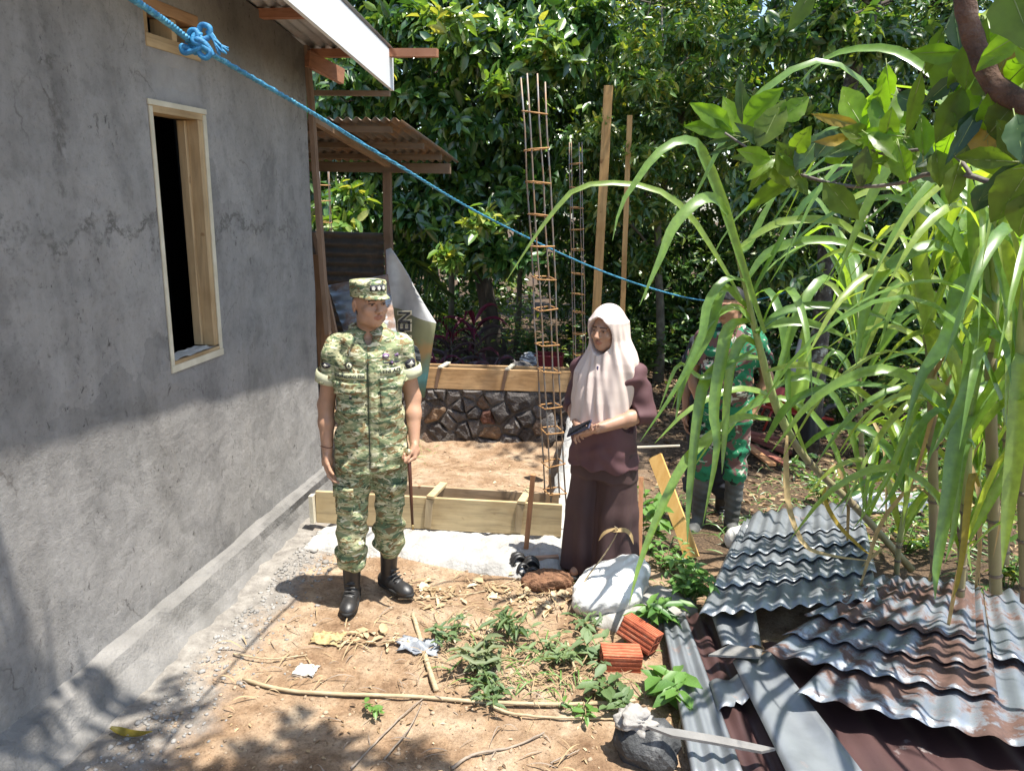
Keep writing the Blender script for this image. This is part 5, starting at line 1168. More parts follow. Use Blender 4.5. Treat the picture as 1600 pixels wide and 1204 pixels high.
M_PATCH = plain('dark_badge_cloth', (.035, .035, .045), .85); M_PATCHW = plain('pale_badge_thread', (.60, .58, .50), .8); M_PURP = plain('purple_badge_thread', (.22, .13, .26), .8)
def proj_patch(bvh, name, poly, parent, mat, off=.003, thick=.003, grid=None, ydir=1, yaw=0):
    """flat piece (x,z outline or grid) laid onto cloth by looking along the body's front"""
    d = Vector((math.sin(yaw), math.cos(yaw), 0)); s = Vector((math.cos(yaw), -math.sin(yaw), 0)); V = []
    def cast(u, z):
        o = s*u - d*1.2 + Vector((0, 0, z)); h = bvh.ray_cast(o, d)
        return (h[0] + h[1]*off) if h[0] is not None else None
    if grid:
        (u0, u1, z0, z1, nu, nv) = grid; ok = True; last = None
        for j in range(nv+1):
            for i in range(nu+1):
                p = cast(u0+(u1-u0)*i/nu, z0+(z1-z0)*j/nv); p = p or (last or Vector((0, 0, 0))); last = p; V.append(p)
        F = [(j*(nu+1)+i, j*(nu+1)+i+1, j*(nu+1)+i+nu+2, j*(nu+1)+i+nu+1) for j in range(nv) for i in range(nu)]
    else:
        pv, F = poly; last = None
        for (u, z) in pv: p = cast(u, z) or last or Vector((0, 0, 0)); last = p; V.append(p)
    o = mesh_obj(name, V, F, mat, parent, True)
    return solid(o, thick, 1) if thick else o
def disc(cu, cz, ru, rz_, n=18, star=None):
    P = [(cu+ru*math.cos(6.2832*k/n)*(1 if not star or k % 2 == 0 else star), cz+rz_*math.sin(6.2832*k/n)*(1 if not star or k % 2 == 0 else star)) for k in range(n)]
    return [(cu, cz)]+P, [(0, 1+k, 1+(k+1) % n) for k in range(n)]
def boot(root, ank, ydir, top, mat, sole, h=.0035, wide=1.0, shin=None, rub=False, name='boot'):
    """a boot whose toe points along angle ydir (0 = -y)"""
    a = np.array(ank, float); R = rotm(ydir); W = lambda p: a+R@np.array(p)
    zt = top[2]; S = Field(np.minimum(a, top)-np.array([.2, .26, .13]), np.maximum(a, top)+np.array([.2, .22, .03]), .0045); g = a[2]-.085; w = wide
    if rub: S.chain([W((0, .012, -.02)), tuple(np.array(top)*.55+a*.45+np.array([0, .012, 0])), top], [.050*w, .058*w, .066*w], .02)
    else: S.chain([W((0, .008, 0)), top], [.044, .052], .02)
    S.chain([W((0, .035, -.045)), W((0, -.04, -.05)), W((0, -.13, -.062))], [.042, .040, .034], .02); S.ell(W((0, -.125, -.062)), (.046, .062, .034), .02, M=R); S.ell(W((0, .035, -.05)), (.040, .042, .04), .02, M=R)
    if not rub:
        for i in range(5): S.cone(W((-.026, -.045-.012*i, .03-.016*i)), W((.026, -.045-.012*i, .03-.016*i)), .005, .005, .004)
    x, y, z = S.grid(); S.D = np.maximum(S.D, z-zt); S.D = np.maximum(S.D, (g+.012)-z)
    if rub: S.D = S.D + .0018*np.sin(z*120+x*40)
    V, F = S.mesh(); o = mesh_obj(name, V, F, mat, root, True)
    S2 = Field(a-np.array([.16, .26, .11]), a+np.array([.16, .16, .0]), .0045); S2.ell(W((0, -.085, -.073)), (.050, .112, .03), .01, M=R); S2.ell(W((0, .03, -.073)), (.044, .056, .03), .03, M=R)
    x, y, z = S2.grid(); S2.D = np.maximum(np.maximum(S2.D, z-(g+.022)), (g-.006+.004*np.sin(y*260))-z); V, F = S2.mesh(); mesh_obj('sole', V, F, sole, o, False); return o
def soldier(name, label, loc, rz, P):
    root = thing(name, label, 'person', loc, rz); BASE[root.name] = Vector((0, 0, 0)); root.location = loc
    H = np.array(P['head']); R = rotm(P['yaw'], P['pitch']); h = P.get('h', .004); sk = P['skin']
    sh, el, wrs = P['sh'], P['el'], P['wr']; nb = P.get('neck', (0, .015, 1.46))
    S = Field((-.40, -.42, -.02), (.40, .24, 1.86), h)
    head_prims(S, H, R, P.get('hs', 1))
    S.cone(H+R@np.array([0, .03, -.07]), nb, .053, .058, .025)
    S.loft([(1.45, 0, .02, .09, .06), (1.40, 0, .01, .16, .085), (1.2, 0, .0, .15, .10), (1.0, 0, .01, .14, .095), (.85, 0, .02, .155, .10)], .04)
    for i in (0, 1):
        S.cone(sh[i], el[i], .050, .040, .03); m = np.array(el[i])*.62+np.array(wrs[i])*.38
        S.chain([el[i], m, wrs[i]], [.041, .040, .027], .02); hd = P['hand'][i]; hand_prims(S, wrs[i], *hd[0], **hd[1])
        hp, kn, an = P['leg'][i]; S.chain([hp, kn, an], [.075, .05, .036], .03)
    body_obj(S, root, sk, H, R, P.get('hairz', .055))
    if P.get('hair'):
        A = Field(H-.16, H+.17, .004); A.ell(H+R@np.array([0, .016, .036]), (.081, .098, .099), .0, M=R); x, y, z = A.grid(); lx, ly, lz = ((x-H[0])*R[0, i]+(y-H[1])*R[1, i]+(z-H[2])*R[2, i] for i in range(3))
        A.D = np.maximum(A.D + (.002*np.sin(x*160+z*90)*np.sin(y*150)).astype(np.float32), -np.maximum(lz-.062+.25*np.maximum(ly, 0), np.minimum(ly-.022, lz+.03))).astype(np.float32); V, F = A.mesh(); mesh_obj('hair', V, F, plain('short_black_hair', (.012, .011, .011), .6), root, True)
    # shirt
    T = Field((-.40, -.30, .70), (.40, .30, 1.60), .0055); top = P['torso']
    T.loft(top, .02, p=2.5)
    for i in (0, 1):
        e = np.array(sh[i])*(1-P['slv'])+np.array(el[i])*P['slv']; s0 = np.array(sh[i]); T.cone(np.array([s0[0]*.35, s0[1], s0[2]+.050]), s0, .046, .055, .035); T.cone(s0, e, .057, .070, .035)
        d = unit(np.array(el[i])-s0); x, y, z = T.grid(); pl = (x-e[0])*d[0]+(y-e[1])*d[1]+(z-e[2])*d[2]
        near = np.sqrt((x-e[0])**2+(y-e[1])**2+(z-e[2])**2) < .16
        T.D = np.where(near & (np.sign(x) == np.sign(e[0])) & (np.abs(x) > P.get('cutx', .165)), np.maximum(T.D, pl), T.D)
    x, y, z = T.grid(); T.D = T.D + wr(x, y, z, P.get('seed', 0), P.get('wr_s', 2.1)).astype(np.float32)
    T.D = T.D + .0035*np.sin(z*62+x*14*np.sign(x)+2*np.sin(x*19)).astype(np.float32)*np.exp(-((z-1.02)/.14)**2)  # slack over the belt
    nbv = np.array(nb)+np.array([0, -.012, .035]); T.ell(nbv, (.062, .068, .055), .012, '-'); T.ell(nbv+np.array([0, -.07, -.045]), (.028, .05, .06), .012, '-')
    x, y, z = T.grid(); T.D = np.maximum(T.D, P['hem'](x, y)-z)
    V, F = T.mesh(); V = relax(V, F, 1, .3); shirt = mesh_obj('shirt', V, F, P['cloth'], root, True)
    bvh = BVHTree.FromPolygons([tuple(v) for v in V], [tuple(f) for f in F])
    # sleeve cuffs
    for i in (0, 1):
        s0 = np.array(sh[i]); e = s0*(1-P['slv'])+np.array(el[i])*P['slv']; d = unit(np.array(el[i])-s0); rr = .074
        MB().tube([e-d*.052, e-d*.048, e-d*.02, e+d*.004, e+d*.006, e-d*.01], [rr*.97, rr*1.03, rr*1.045, rr*1.02, rr*.96, rr*.8], 22, cap=False).build('cuff', P['cuff'], shirt, True)
    # collar
    nb_ = np.array(nb)
    for sg in (-1, 1):
        V = []; F = []; n = 12
        for i in range(n+1):
            a = rad(-82+ (172)*i/n); ca, sa = math.cos(a), math.sin(a)  # from front to back
            fr = max(0, 1-i/5.)
            up = nb_+np.array([sg*.062*ca*(1-.35*fr), .010+.066*sa, .030-.030*fr]); lo = nb_+np.array([sg*(.098*ca+.030*fr), .012+.085*sa-.020*fr, -.020-.045*fr+.012*(sa > .5)])
            md = (up+lo)/2+np.array([sg*.014*ca, .012*sa, .012])
            V += [up, md, lo]
        for i in range(n): a = i*3; F += [(a, a+1, a+4, a+3), (a+1, a+2, a+5, a+4)]
        solid(mesh_obj('collar', V, F, P['cloth'], shirt, True), .004)
    # trousers
    Q = Field((-.34, -.30, .10), (.34, .32, 1.0), .0055); Q.loft([(.97, 0, .015, .165, .115), (.86, 0, .02, .178, .125), (.78, 0, .02, .17, .115)], .03)
    for i in (0, 1):
        hp, kn, an = (np.array(q) for q in P['leg'][i]); c = P['cuff_z'][i]; k = (kn[2]-c)/(kn[2]-an[2]); b = kn+(an-kn)*k
        Q.chain([hp, hp*.5+kn*.5, kn, kn*.5+b*.5, b+np.array([0, 0, .03])], [.096, .090, .076, .079, .078], .015); Q.cone(b+np.array([0, 0, .05]), b+np.array([0, 0, .005]), .080, .052, .02)
    x, y, z = Q.grid(); Q.D = Q.D + wr(x, y, z, P.get('seed', 0)+4, 2.3).astype(np.float32) + (.0035*np.sin(z*75+x*25+2*np.sin(y*25))*np.exp(-((z-.45)/.12)**2)).astype(np.float32) + (.004*np.sin(z*85+1.5*np.sin(x*40))*np.exp(-((z-.30)/.06)**2)).astype(np.float32)
    V, F = Q.mesh(); V = relax(V, F, 1, .3); tr = mesh_obj('trousers', V, F, P['cloth'], root, True)
    for i in (0, 1):
        an = P['leg'][i][2]; kn = np.array(P['leg'][i][1]); c = P['cuff_z'][i]; k = (kn[2]-c)/(kn[2]-an[2]); b = kn+(np.array(an)-kn)*k
        boot(root, an, P['toe'][i], tuple(b+np.array([0, 0, .03 if not P.get('rub') else .0])), M_RUB if P.get('rub') else M_BOOT, M_RUB if P.get('rub') else M_SOLE, rub=P.get('rub', False))
    return root, shirt, bvh, tr, H, R

SK1 = skin_mat('warm_brown_skin', (.46, .26, .165)); SK2 = skin_mat('tanned_skin', (.36, .19, .115)); SK3 = skin_mat('olive_brown_skin', (.40, .225, .15))
hands1 = [(((.02, -.10, -1), (1, -.25, 0), 1), dict(curl=(.30, .40, .30), thumb=(.35, .85, .3))), (((-.05, -.28, -1), (-1, -.1, 0), -1), dict(curl=(1.0, 1.25, .9), thumb=(.25, .8, .5)))]
m1, shirt1, bvh1, tr1, H1, R1 = soldier('person', 'man in pale camouflage uniform and cap with rolled sleeves standing by the wall', (-1.335, 3.64, .03), rad(20), dict(
    head=(.012, -.030, 1.622), yaw=rad(28), pitch=rad(-2), skin=SK1, h=.0038, hs=.99, neck=(0, .012, 1.492), hairz=.058,
    sh=[(-.166, .01, 1.392), (.166, .01, 1.405)], el=[(-.222, .035, 1.10), (.222, .03, 1.13)], wr=[(-.222, -.02, .865), (.222, -.055, .915)], hand=hands1,
    torso=[(1.515, 0, .02, .066, .06), (1.495, 0, .015, .105, .08), (1.455, 0, .005, .150, .103), (1.36, 0, -.005, .178, .126), (1.2, 0, -.008, .178, .130), (1.08, 0, -.01, .174, .130), (.95, 0, .0, .180, .13), (.74, 0, .005, .188, .134)],
    slv=.56, hem=lambda x, y: .775+.05*x+.006*np.sin(x*25+y*9), cloth=CAMO1, cuff=mk('pale_cuff_cloth', [(.3, (.48, .49, .32)), (.7, (.60, .60, .42))], 12, 4, .85, .25, 40),
    leg=[((-.092, .02, .86), (-.108, -.02, .49), (-.122, .01, .085)), ((.092, .025, .86), (.088, .045, .51), (.085, .125, .085))], cuff_z=[.225, .245], toe=[rad(-8), rad(38)], seed=1.3))
# placket, pockets, name tapes and badges
pl = proj_patch(bvh1, 'placket', None, shirt1, CAMO1, .0025, .004, grid=(-.004, .040, .80, 1.40, 3, 30))
proj_patch(bvh1, 'seam', None, pl, plain('dark_seam', (.045, .06, .04), .9), .002, .0025, grid=(-.009, -.004, .80, 1.36, 1, 30))
for sg, u0, u1, zt in ((-1, -.155, -.025, 1.245), (1, .055, .165, 1.268)):
    pk = proj_patch(bvh1, 'pocket', None, shirt1, CAMO1, .004, .007, grid=(u0, u1, zt-.155, zt-.02, 8, 8))
    proj_patch(bvh1, 'pocket_flap', None, shirt1, CAMO1, .012, .006, grid=(u0-.006, u1+.006, zt-.05, zt+.008, 8, 4))
def tape(txt, u0, u1, z0, z1, sz, nm='name_tape', bg=None):
    b = proj_patch(bvh1, nm, None, shirt1, bg or mk(nm+'_cloth', [(.3, (.40, .42, .25)), (.7, (.56, .56, .38))], 14, 3, .9, .1, 60), .004, .002, grid=(u0, u1, z0, z1, 8, 2))
    V, F = text_mesh(txt, sz, .0006); c = ((u0+u1)/2, (z0+z1)/2)
    proj_patch(bvh1, 'lettering', ([(c[0]+v[0]*1.05, c[1]+v[1]) for v in V], F), b, plain('tape_lettering', (.03, .035, .03), .8), .008, .0008); return b
tape('CONDRO TDI', -.160, -.022, 1.268, 1.298, .0215); tape('TNI AD', .058, .152, 1.290, 1.320, .025)
def badge(nm, layers, parent=shirt1, bvh=bvh1, off=.0045):
    o = None
    for k, (poly, mat) in enumerate(layers): o_ = proj_patch(bvh, nm if k == 0 else 'emblem', poly, o or parent, mat, off+.0025*k, .0015); o = o or o_
badge('unit_badge', [(disc(-.090, 1.185, .024, .030, 6), M_PATCH), (disc(-.090, 1.178, .015, .012), M_PATCHW), (disc(-.090, 1.196, .005, .010), M_PATCHW), (disc(-.090, 1.180, .009, .008, 10, .5), M_PATCH)])
badge('wreath_badge', [(disc(-.095, 1.335, .017, .019, 16), M_PATCH), (disc(-.095, 1.335, .013, .015, 16), mk('pale_badge_cloth', (.48, .48, .32), rough=.9)), (disc(-.095, 1.337, .006, .013, 8, .5), M_PATCH)])
badge('round_badge', [(disc(.082, 1.382, .017, .012), M_PURP), (disc(.082, 1.380, .009, .005), M_PATCHW)]); badge('star_badge', [(disc(.135, 1.380, .015, .014, 10, .55), M_PURP), (disc(.135, 1.380, .005, .005), M_PATCH)])
badge('wing_badge', [(disc(.108, 1.347, .010, .012), M_PATCH), (disc(.086, 1.347, .020, .0045), M_PATCH), (disc(.130, 1.347, .020, .0045), M_PATCH), (disc(.108, 1.347, .004, .006), M_PURP)])
for sg, yw in ((-1, -.85), (1, .85)):  # sleeve patches: cast from the side
    u = .068*sg; badge_ = [(disc(u*.3+sg*.085, 1.325, .026, .030 if sg > 0 else .016, 16), M_PATCH), (disc(u*.3+sg*.085, 1.325, .017, .020 if sg > 0 else .009, 8, .5), M_PATCHW)]
    o = None
    for k, (poly, mat) in enumerate(badge_):
        o_ = proj_patch(bvh1, 'sleeve_patch' if k == 0 else 'emblem', poly, o or shirt1, mat, .0045+.002*k, .0015, yaw=-yw); o = o or o_
# collar tab with three small flowers (wearer's right collar)
V = [Vector((-.060-.018*(k % 2), -.058+.010*(k//2 > 1)-.002*k, 1.462-.018*(k//2))) for k in range(8)]
mb = MB(); mb.box((-.068, -.066, 1.437), (.026, .006, .062), Matrix.Rotation(.45, 3, 'Y') @ Matrix.Rotation(-.5, 3, 'Z')); tab = mb.build('collar_tab', plain('collar_tab_cloth', (.09, .13, .09), .85), shirt1)
for k in range(3): MB().box((-.0705-.0065*(k-1)*-1, -.0705, 1.437+.018*(k-1)), (.011, .005, .011), Matrix.Rotation(.78, 3, 'Y')).build('rank_flower', M_PATCH, tab)
# cargo pockets and knee seam
bvt = BVHTree.FromPolygons([tuple(v.co) for v in tr1.data.vertices], [tuple(p.vertices) for p in tr1.data.polygons])
for u0, u1 in ((-.178, -.100), (.098, .160)):
    proj_patch(bvt, 'cargo_pocket', None, tr1, CAMO1, .004, .009, grid=(u0, u1, .54, .66, 6, 7)); proj_patch(bvt, 'cargo_flap', None, tr1, CAMO1, .013, .006, grid=(u0-.006, u1+.006, .635, .69, 6, 3))
# cap
def capmesh(root, c, R, mat, s=1.0, nm='cap'):
    W = lambda p: Vector(tuple(np.array(c)+R@(np.array(p)*s))); V = []; F = []; n = 28
    rings = [(.038, .0835, .103, 0), (.050, .0845, .104, 0), (.085, .086, .105, .000), (.108, .0875, .1055, .003), (.1165, .084, .101, .004), (.119, .070, .085, .004), (.121, .04, .05, .004)]
    for (z, rx, ry, dy) in rings:
        for k in range(n):
            a = 6.2832*k/n; V.append(W((rx*math.cos(a)*(1+.006*math.sin(5*a+z*60)), .012+ry*math.sin(a)*(1+.004*math.cos(7*a)), z+.012*(math.sin(a) < 0)*(-math.sin(a))*(z > .1)*-.3)))
    V.append(W((0, .012, .1215)))
    for r in range(len(rings)-1):
        for k in range(n): F.append((r*n+k, r*n+(k+1) % n, r*n+n+(k+1) % n, r*n+n+k))
    for k in range(n): F.append(((len(rings)-1)*n+k, (len(rings)-1)*n+(k+1) % n, len(rings)*n))
    cap = mesh_obj(nm, V, F, mat, root, True); solid(cap, .003)
    V = []; F = []; m = 14
    for j in range(5):
        for i in range(m+1):
            a = rad(-152+124*i/m); t = j/4; e = math.sin(math.pi*i/m)**.7
            x = .084*math.cos(a); y = .012+.104*math.sin(a); V.append(W((x*(1+.04*t), y-.056*t*e, .046-.012*t*e*t-.014*(abs(x)/.08)**2*t)))
    for j in range(4):
        for i in range(m): a = j*(m+1)+i; F.append((a, a+1, a+m+2, a+m+1))
    solid(mesh_obj('brim', V, F, mat, cap, True), .004)
    return cap, W
cap1, W1 = capmesh(m1, H1+R1@np.array([0, 0, .006]), R1, CAMO1, .99)
V = []; F = []
for j in range(2):
    for i in range(9): a = rad(-90+(i-4)*7.0); V.append(W1((.0895*math.cos(a), .010+.1085*math.sin(a), .070+.030*j)))
for i in range(8): F.append((i, i+1, i+10, i+9))
rk = solid(mesh_obj('rank_plate', V, F, M_PATCH, cap1, True), .003)
for q in (-1, 0, 1):
    V = []; a0 = rad(-90+q*17.5)
    for k in range(10): t = 6.2832*k/10; r = .0115*(1 if k % 2 == 0 else .72); a = a0+r*math.cos(t)/.1; V.append(W1((.0915*math.cos(a), .008+.1105*math.sin(a), .085+r*math.sin(t))))
    solid(mesh_obj('rank_flower', V, [tuple(range(10))], M_PATCHW, rk), .002)
# bracelet and swagger stick
wv = np.array((-.222, -.02, .865)); dv = unit(np.array((-.222, -.02, .865))-np.array((-.232, .035, 1.10)))
MB().tube([wv-dv*.030+np.array([.031*math.cos(k*.4488), .030*math.sin(k*.4488), .004*math.sin(k*.9)]) for k in range(15)], .0028, 6, cap=False).build('bracelet', plain('brown_cord', (.14, .06, .035), .6), m1, True)
sroot = thing('swagger_stick', 'thin dark wooden stick held upright in the left hand of the man in the cap', 'stick', (0, 0, 0))
Mw = Matrix.Translation(m1.location) @ Matrix.Rotation(rad(20), 4, 'Z')
a, b = Mw @ Vector((.190, -.105, .875)), Mw @ Vector((.205, -.135, .455))
BASE[sroot.name] = Vector(b); sroot.location = b
MB().tube([a.lerp(b, t) for t in (0, .3, .6, .93)], [.011, .010, .0085, .007], 10).build('shaft', plain('dark_polished_wood', (.075, .028, .016), .3), sroot, True)
MB().tube([a.lerp(b, t) for t in (.93, .97, 1)], [.0075, .0065, .004], 10).build('ferrule', plain('brass_tip', (.5, .36, .16), .35, .8), sroot, True)
V, F = rock_mesh(a, (.015, .015, .017), 1, 2, .02); mesh_obj('knob', V, F, plain('brass_knob', (.6, .5, .32), .3, .7), sroot, True)

# ---- man in the woodland camouflage behind the sugarcane
m2, shirt2, bvh2, tr2, H2, R2 = soldier('person', 'bareheaded man in green camouflage and rubber boots behind the sugarcane leaves', (.615, 5.22, float(gz(.615, 5.22))), rad(-8), dict(
    head=(-.015, -.030, 1.585), yaw=rad(-38), pitch=rad(6), skin=SK2, h=.0048, neck=(0, .012, 1.44), hairz=.062, cutx=.17,
    sh=[(-.165, .01, 1.37), (.165, .01, 1.37)], el=[(-.24, .06, 1.10), (.255, .05, 1.12)], wr=[(-.16, .0, .90), (.20, .02, .90)], hand=[(((.5, -.2, -.6), (.5, .4, 0), 1), dict(curl=(.5, .6, .4))), (((-.2, .0, -1), (-1, .2, 0), -1), dict(curl=(.4, .5, .4)))],
    torso=[(1.455, 0, .02, .07, .06), (1.44, 0, .015, .115, .085), (1.395, 0, .005, .16, .108), (1.3, 0, -.005, .178, .128), (1.16, 0, -.008, .178, .132), (1.05, 0, -.01, .184, .135), (.93, 0, .0, .186, .135), (.76, 0, .005, .190, .135)],
    hair=True, slv=.62, hem=lambda x, y: .80+.006*np.sin(x*25+y*9), cloth=CAMO2, cuff=CAMO2, leg=[((-.092, .02, .86), (-.105, -.02, .49), (-.11, .01, .085)), ((.092, .02, .86), (.11, -.015, .49), (.12, .0, .085))], cuff_z=[.40, .40], toe=[rad(-12), rad(14)], rub=True, seed=5.1))
# third man, mostly hidden
m3, *_ = soldier('person', 'man in dark shirt almost hidden behind the man in rubber boots', (.60, 5.66, float(gz(.60, 5.66))-.03), rad(-5), dict(
    head=(0, -.03, 1.55), yaw=rad(-20), pitch=rad(8), skin=SK2, h=.006, neck=(0, .012, 1.41), hairz=.05, cutx=.17,
    sh=[(-.165, .01, 1.35), (.165, .01, 1.35)], el=[(-.215, .04, 1.08), (.215, .05, 1.08)], wr=[(-.205, -.03, .84), (.205, -.02, .84)], hand=[(((.0, -.1, -1), (1, -.2, 0), 1), {}), (((0, -.1, -1), (-1, -.2, 0), -1), {})],
    torso=[(1.43, 0, .02, .075, .06), (1.41, 0, .015, .13, .085), (1.37, 0, .005, .182, .112), (1.28, 0, -.005, .19, .13), (1.1, 0, -.01, .185, .135), (.93, 0, .0, .186, .135), (.76, 0, .005, .19, .135)],
    hair=True, slv=.6, hem=lambda x, y: .80+.0*x, cloth=mk('dark_navy_cloth', [(.3, (.014, .016, .024)), (.7, (.026, .028, .038))], 8, 4, .9, .3, 40), cuff=plain('navy_cuff', (.018, .02, .028), .9), leg=[((-.09, .02, .86), (-.10, -.02, .49), (-.11, .01, .085)), ((.09, .02, .86), (.10, -.015, .49), (.11, .0, .085))], cuff_z=[.22, .22], toe=[rad(-10), rad(12)], seed=8.0))

# ---- woman in hijab
WL = Vector((-.150, 4.22, .02)); WRZ = rad(-24)
wm = thing('person', 'woman in white hijab, plum tunic and wide trousers holding a phone', 'person', WL, WRZ); BASE[wm.name] = Vector((0, 0, 0))
HW = np.array((.0, -.035, 1.462)); RW = rotm(rad(-7), rad(1))
sh = [(-.158, .01, 1.232), (.162, .01, 1.232)]; el = [(-.225, .03, 1.00), (.238, .02, 1.025)]; wrs = [(-.055, -.195, .925), (.055, -.215, .955)]
S = Field((-.36, -.42, -.03), (.36, .24, 1.66), .004); head_prims(S, HW, RW, .97, True, ears=False); S.cone(HW+RW@np.array([0, .03, -.06]), (0, .02, 1.29), .048, .052, .03)
S.loft([(1.30, 0, .02, .08, .06), (1.24, 0, .01, .15, .09), (1.1, 0, 0, .15, .11), (.85, 0, .01, .15, .11), (.75, 0, .02, .16, .115)], .04)
for i in (0, 1):
    S.cone(sh[i], el[i], .048, .042, .03); mm = np.array(el[i])*.65+np.array(wrs[i])*.35; S.chain([el[i], mm, wrs[i]], [.042, .042, .027], .02)
    S.chain([(-.09*(1-2*i), .02, .8), (-.085*(1-2*i), .0, .45), (-.08*(1-2*i), .02, .07)], [.08, .055, .04], .03)
    S.chain([(-.08*(1-2*i), .03, .05), (-.085*(1-2*i), -.06, .035), (-.09*(1-2*i), -.13, .025)], [.034, .036, .026], .02)
hand_prims(S, wrs[0], (.75, -.42, .05), (-.1, .1, 1), -1, curl=(.35, .5, .45), sc=.93, thumb=(.4, .7, .4))
hand_prims(S, wrs[1], (-.92, -.25, -.20), (0, -.15, -1), 1, curl=(.45, .75, .6), sc=.93, thumb=(.35, .8, .1))
body_obj(S, wm, SK3, HW, RW, None, .97, lipc=(.78, .55, .54))
M_PLUM = mk('plum_knit', [(.3, (.078, .034, .040)), (.7, (.115, .052, .058))], 5, 4, .75, .25, 300, .001)
M_PLUMD = mk('dark_plum_cloth', [(.3, (.052, .026, .026)), (.7, (.076, .040, .038))], 5, 4, .8, .2, 60, .004)
M_HIJ = mk('white_hijab_cloth', [(.3, (.58, .47, .425)), (.7, (.66, .555, .51))], 4, 3, .7, .12, 400, .001)
T = Field((-.36, -.34, .60), (.36, .30, 1.36), .0055)
T.loft([(1.30, 0, .02, .08, .07), (1.275, 0, .012, .13, .09), (1.22, 0, .003, .178, .115), (1.1, 0, -.008, .170, .138), (.98, 0, -.008, .172, .143), (.85, 0, .0, .186, .149), (.66, 0, .005, .208, .155)], .02)
for i in (0, 1):
    s0 = np.array(sh[i]); e0 = np.array(el[i]); w0 = np.array(wrs[i]); e = e0+(w0-e0)*.22; T.cone(s0*np.array([.5, 1, 1])+np.array([0, 0, .02]), s0, .052, .062, .04); T.chain([s0, e0, e], [.063, .056, .053], .03)
    d = unit(w0-e0); x, y, z = T.grid(); pl_ = (x-e[0])*d[0]+(y-e[1])*d[1]+(z-e[2])*d[2]; near = np.sqrt((x-e[0])**2+(y-e[1])**2+(z-e[2])**2) < .10
    T.D = np.where(near & (np.abs(x) > .12), np.maximum(T.D, pl_), T.D)
x, y, z = T.grid(); an = np.arctan2(y, x)
T.D = T.D + wr(x, y, z, 2.2, 1.9).astype(np.float32) + (.006*np.sin(an*9+2*np.sin(z*6))*np.clip((1.0-z)/.3, 0, 1)).astype(np.float32) + (.004*np.sin(z*60+x*50)*np.exp(-(((np.abs(x)-.21)/.06)**2+((z-1.03)/.07)**2))).astype(np.float32)
T.D = np.maximum(T.D, .685+.10*np.exp(-((x+.05)/.07)**2)*(y < 0)*0-.01*np.sin(an*7)-z)
V, F = T.mesh(); V = relax(V, F, 1, .3); mesh_obj('tunic', V, F, M_PLUM, wm, True)
Q = Field((-.34, -.30, -.03), (.34, .30, .80), .006); Q.loft([(.78, 0, .01, .185, .13), (.62, 0, .01, .19, .135)], .03)
for e in (-1, 1): Q.chain([(e*.09, .015, .72), (e*.096, .01, .4), (e*.104, .01, .02)], [.102, .116, .140], .03)
x, y, z = Q.grid(); an = np.arctan2(y-.01, x-np.sign(x)*.10); Q.D = Q.D + (.011*np.sin(an*6+np.sign(x)*1.3+1.2*np.sin(z*5))*np.clip((.72-z)/.4, 0, 1)).astype(np.float32); Q.D = np.maximum(Q.D, .020-z)
V, F = Q.mesh(); V = relax(V, F, 1, .3); mesh_obj('trousers', V, F, M_PLUMD, wm, True)
for e in (-1, 1):
    mb = MB(); mb.tube([(e*.085, .06, .008), (e*.087, -.06, .008), (e*.09, -.17, .008)], [.035, .042, .034], 12); mesh_obj('sandal', [(v[0], v[1], .004+(v[2]-.008)*.25) for v in mb.v], mb.f, M_SOLE, wm, True)
# hijab
J = Field((-.32, -.33, .84), (.32, .28, 1.68), .0045); hc = HW
J.ell(hc+np.array((0, .012, .030)), (.094, .118, .120), .02, M=RW)
J.loft([(1.50, 0, -.010, .088, .103), (1.42, .012, -.004, .104, .106), (1.38, .018, -.002, .122, .110), (1.34, .022, -.002, .142, .116), (1.30, .020, -.004, .160, .123), (1.26, .012, -.006, .174, .130), (1.22, 0, -.010, .180, .138), (1.16, -.004, -.013, .182, .147), (1.08, -.008, -.016, .181, .156), (.92, -.012, -.02, .178, .162)], .06, p=2.2)
x, y, z = J.grid(); an = np.arctan2(x, -(y+.02))
fo = sst(1.50, 1.32, z); J.D = J.D + (fo*(.0055*np.sin(an*8+5*np.sin(an)+ (1.4-z)*6)+.0035*np.sin(an*15-(1.4-z)*16))).astype(np.float32) + (.0022*np.sin(an*19+z*24)*sst(1.60, 1.42, z)).astype(np.float32)
# hanging edge: low in front, rising to the shoulders
cut = .955 + np.where(x > 0, 1.5*np.maximum(x-.115, 0), 2.0*np.maximum(-x-.150, 0)) + 1.1*np.maximum(y+.06, 0) + .010*np.sin(x*50) - z; J.D = np.maximum(J.D, cut)
# face opening
lx = (x-hc[0])*RW[0, 0]+(y-hc[1])*RW[1, 0]+(z-hc[2])*RW[2, 0]; ly = (x-hc[0])*RW[0, 1]+(y-hc[1])*RW[1, 1]+(z-hc[2])*RW[2, 1]; lz = (x-hc[0])*RW[0, 2]+(y-hc[1])*RW[1, 2]+(z-hc[2])*RW[2, 2]
up = np.clip(lz/.08, 0, 1); wx = .0745*np.sqrt(np.maximum(1-np.clip((lz+.015)/np.where(lz > -.015, .099, .107), -1, 1)**2, 0))**(1+.25*up); op = np.where((lz < .084) & (lz > -.122), (np.abs(lx)/np.maximum(wx, 1e-4)-1)*np.maximum(wx, .01), .1)
op = np.maximum(op, ly+.012); q = np.clip(.5-.5*(J.D+op)/.006, 0, 1); J.D = (J.D*(1-q)+(-op)*q + .006*q*(1-q)).astype(np.float32)
V, F = J.mesh(); V = relax(V, F, 1, .35); mesh_obj('hijab', V, F, M_HIJ, wm, True)
MB().box((.003, -.132, 1.27), (.008, .006, .022)).build('brooch', plain('blue_grey_pin', (.16, .16, .32), .3, .4), wm)
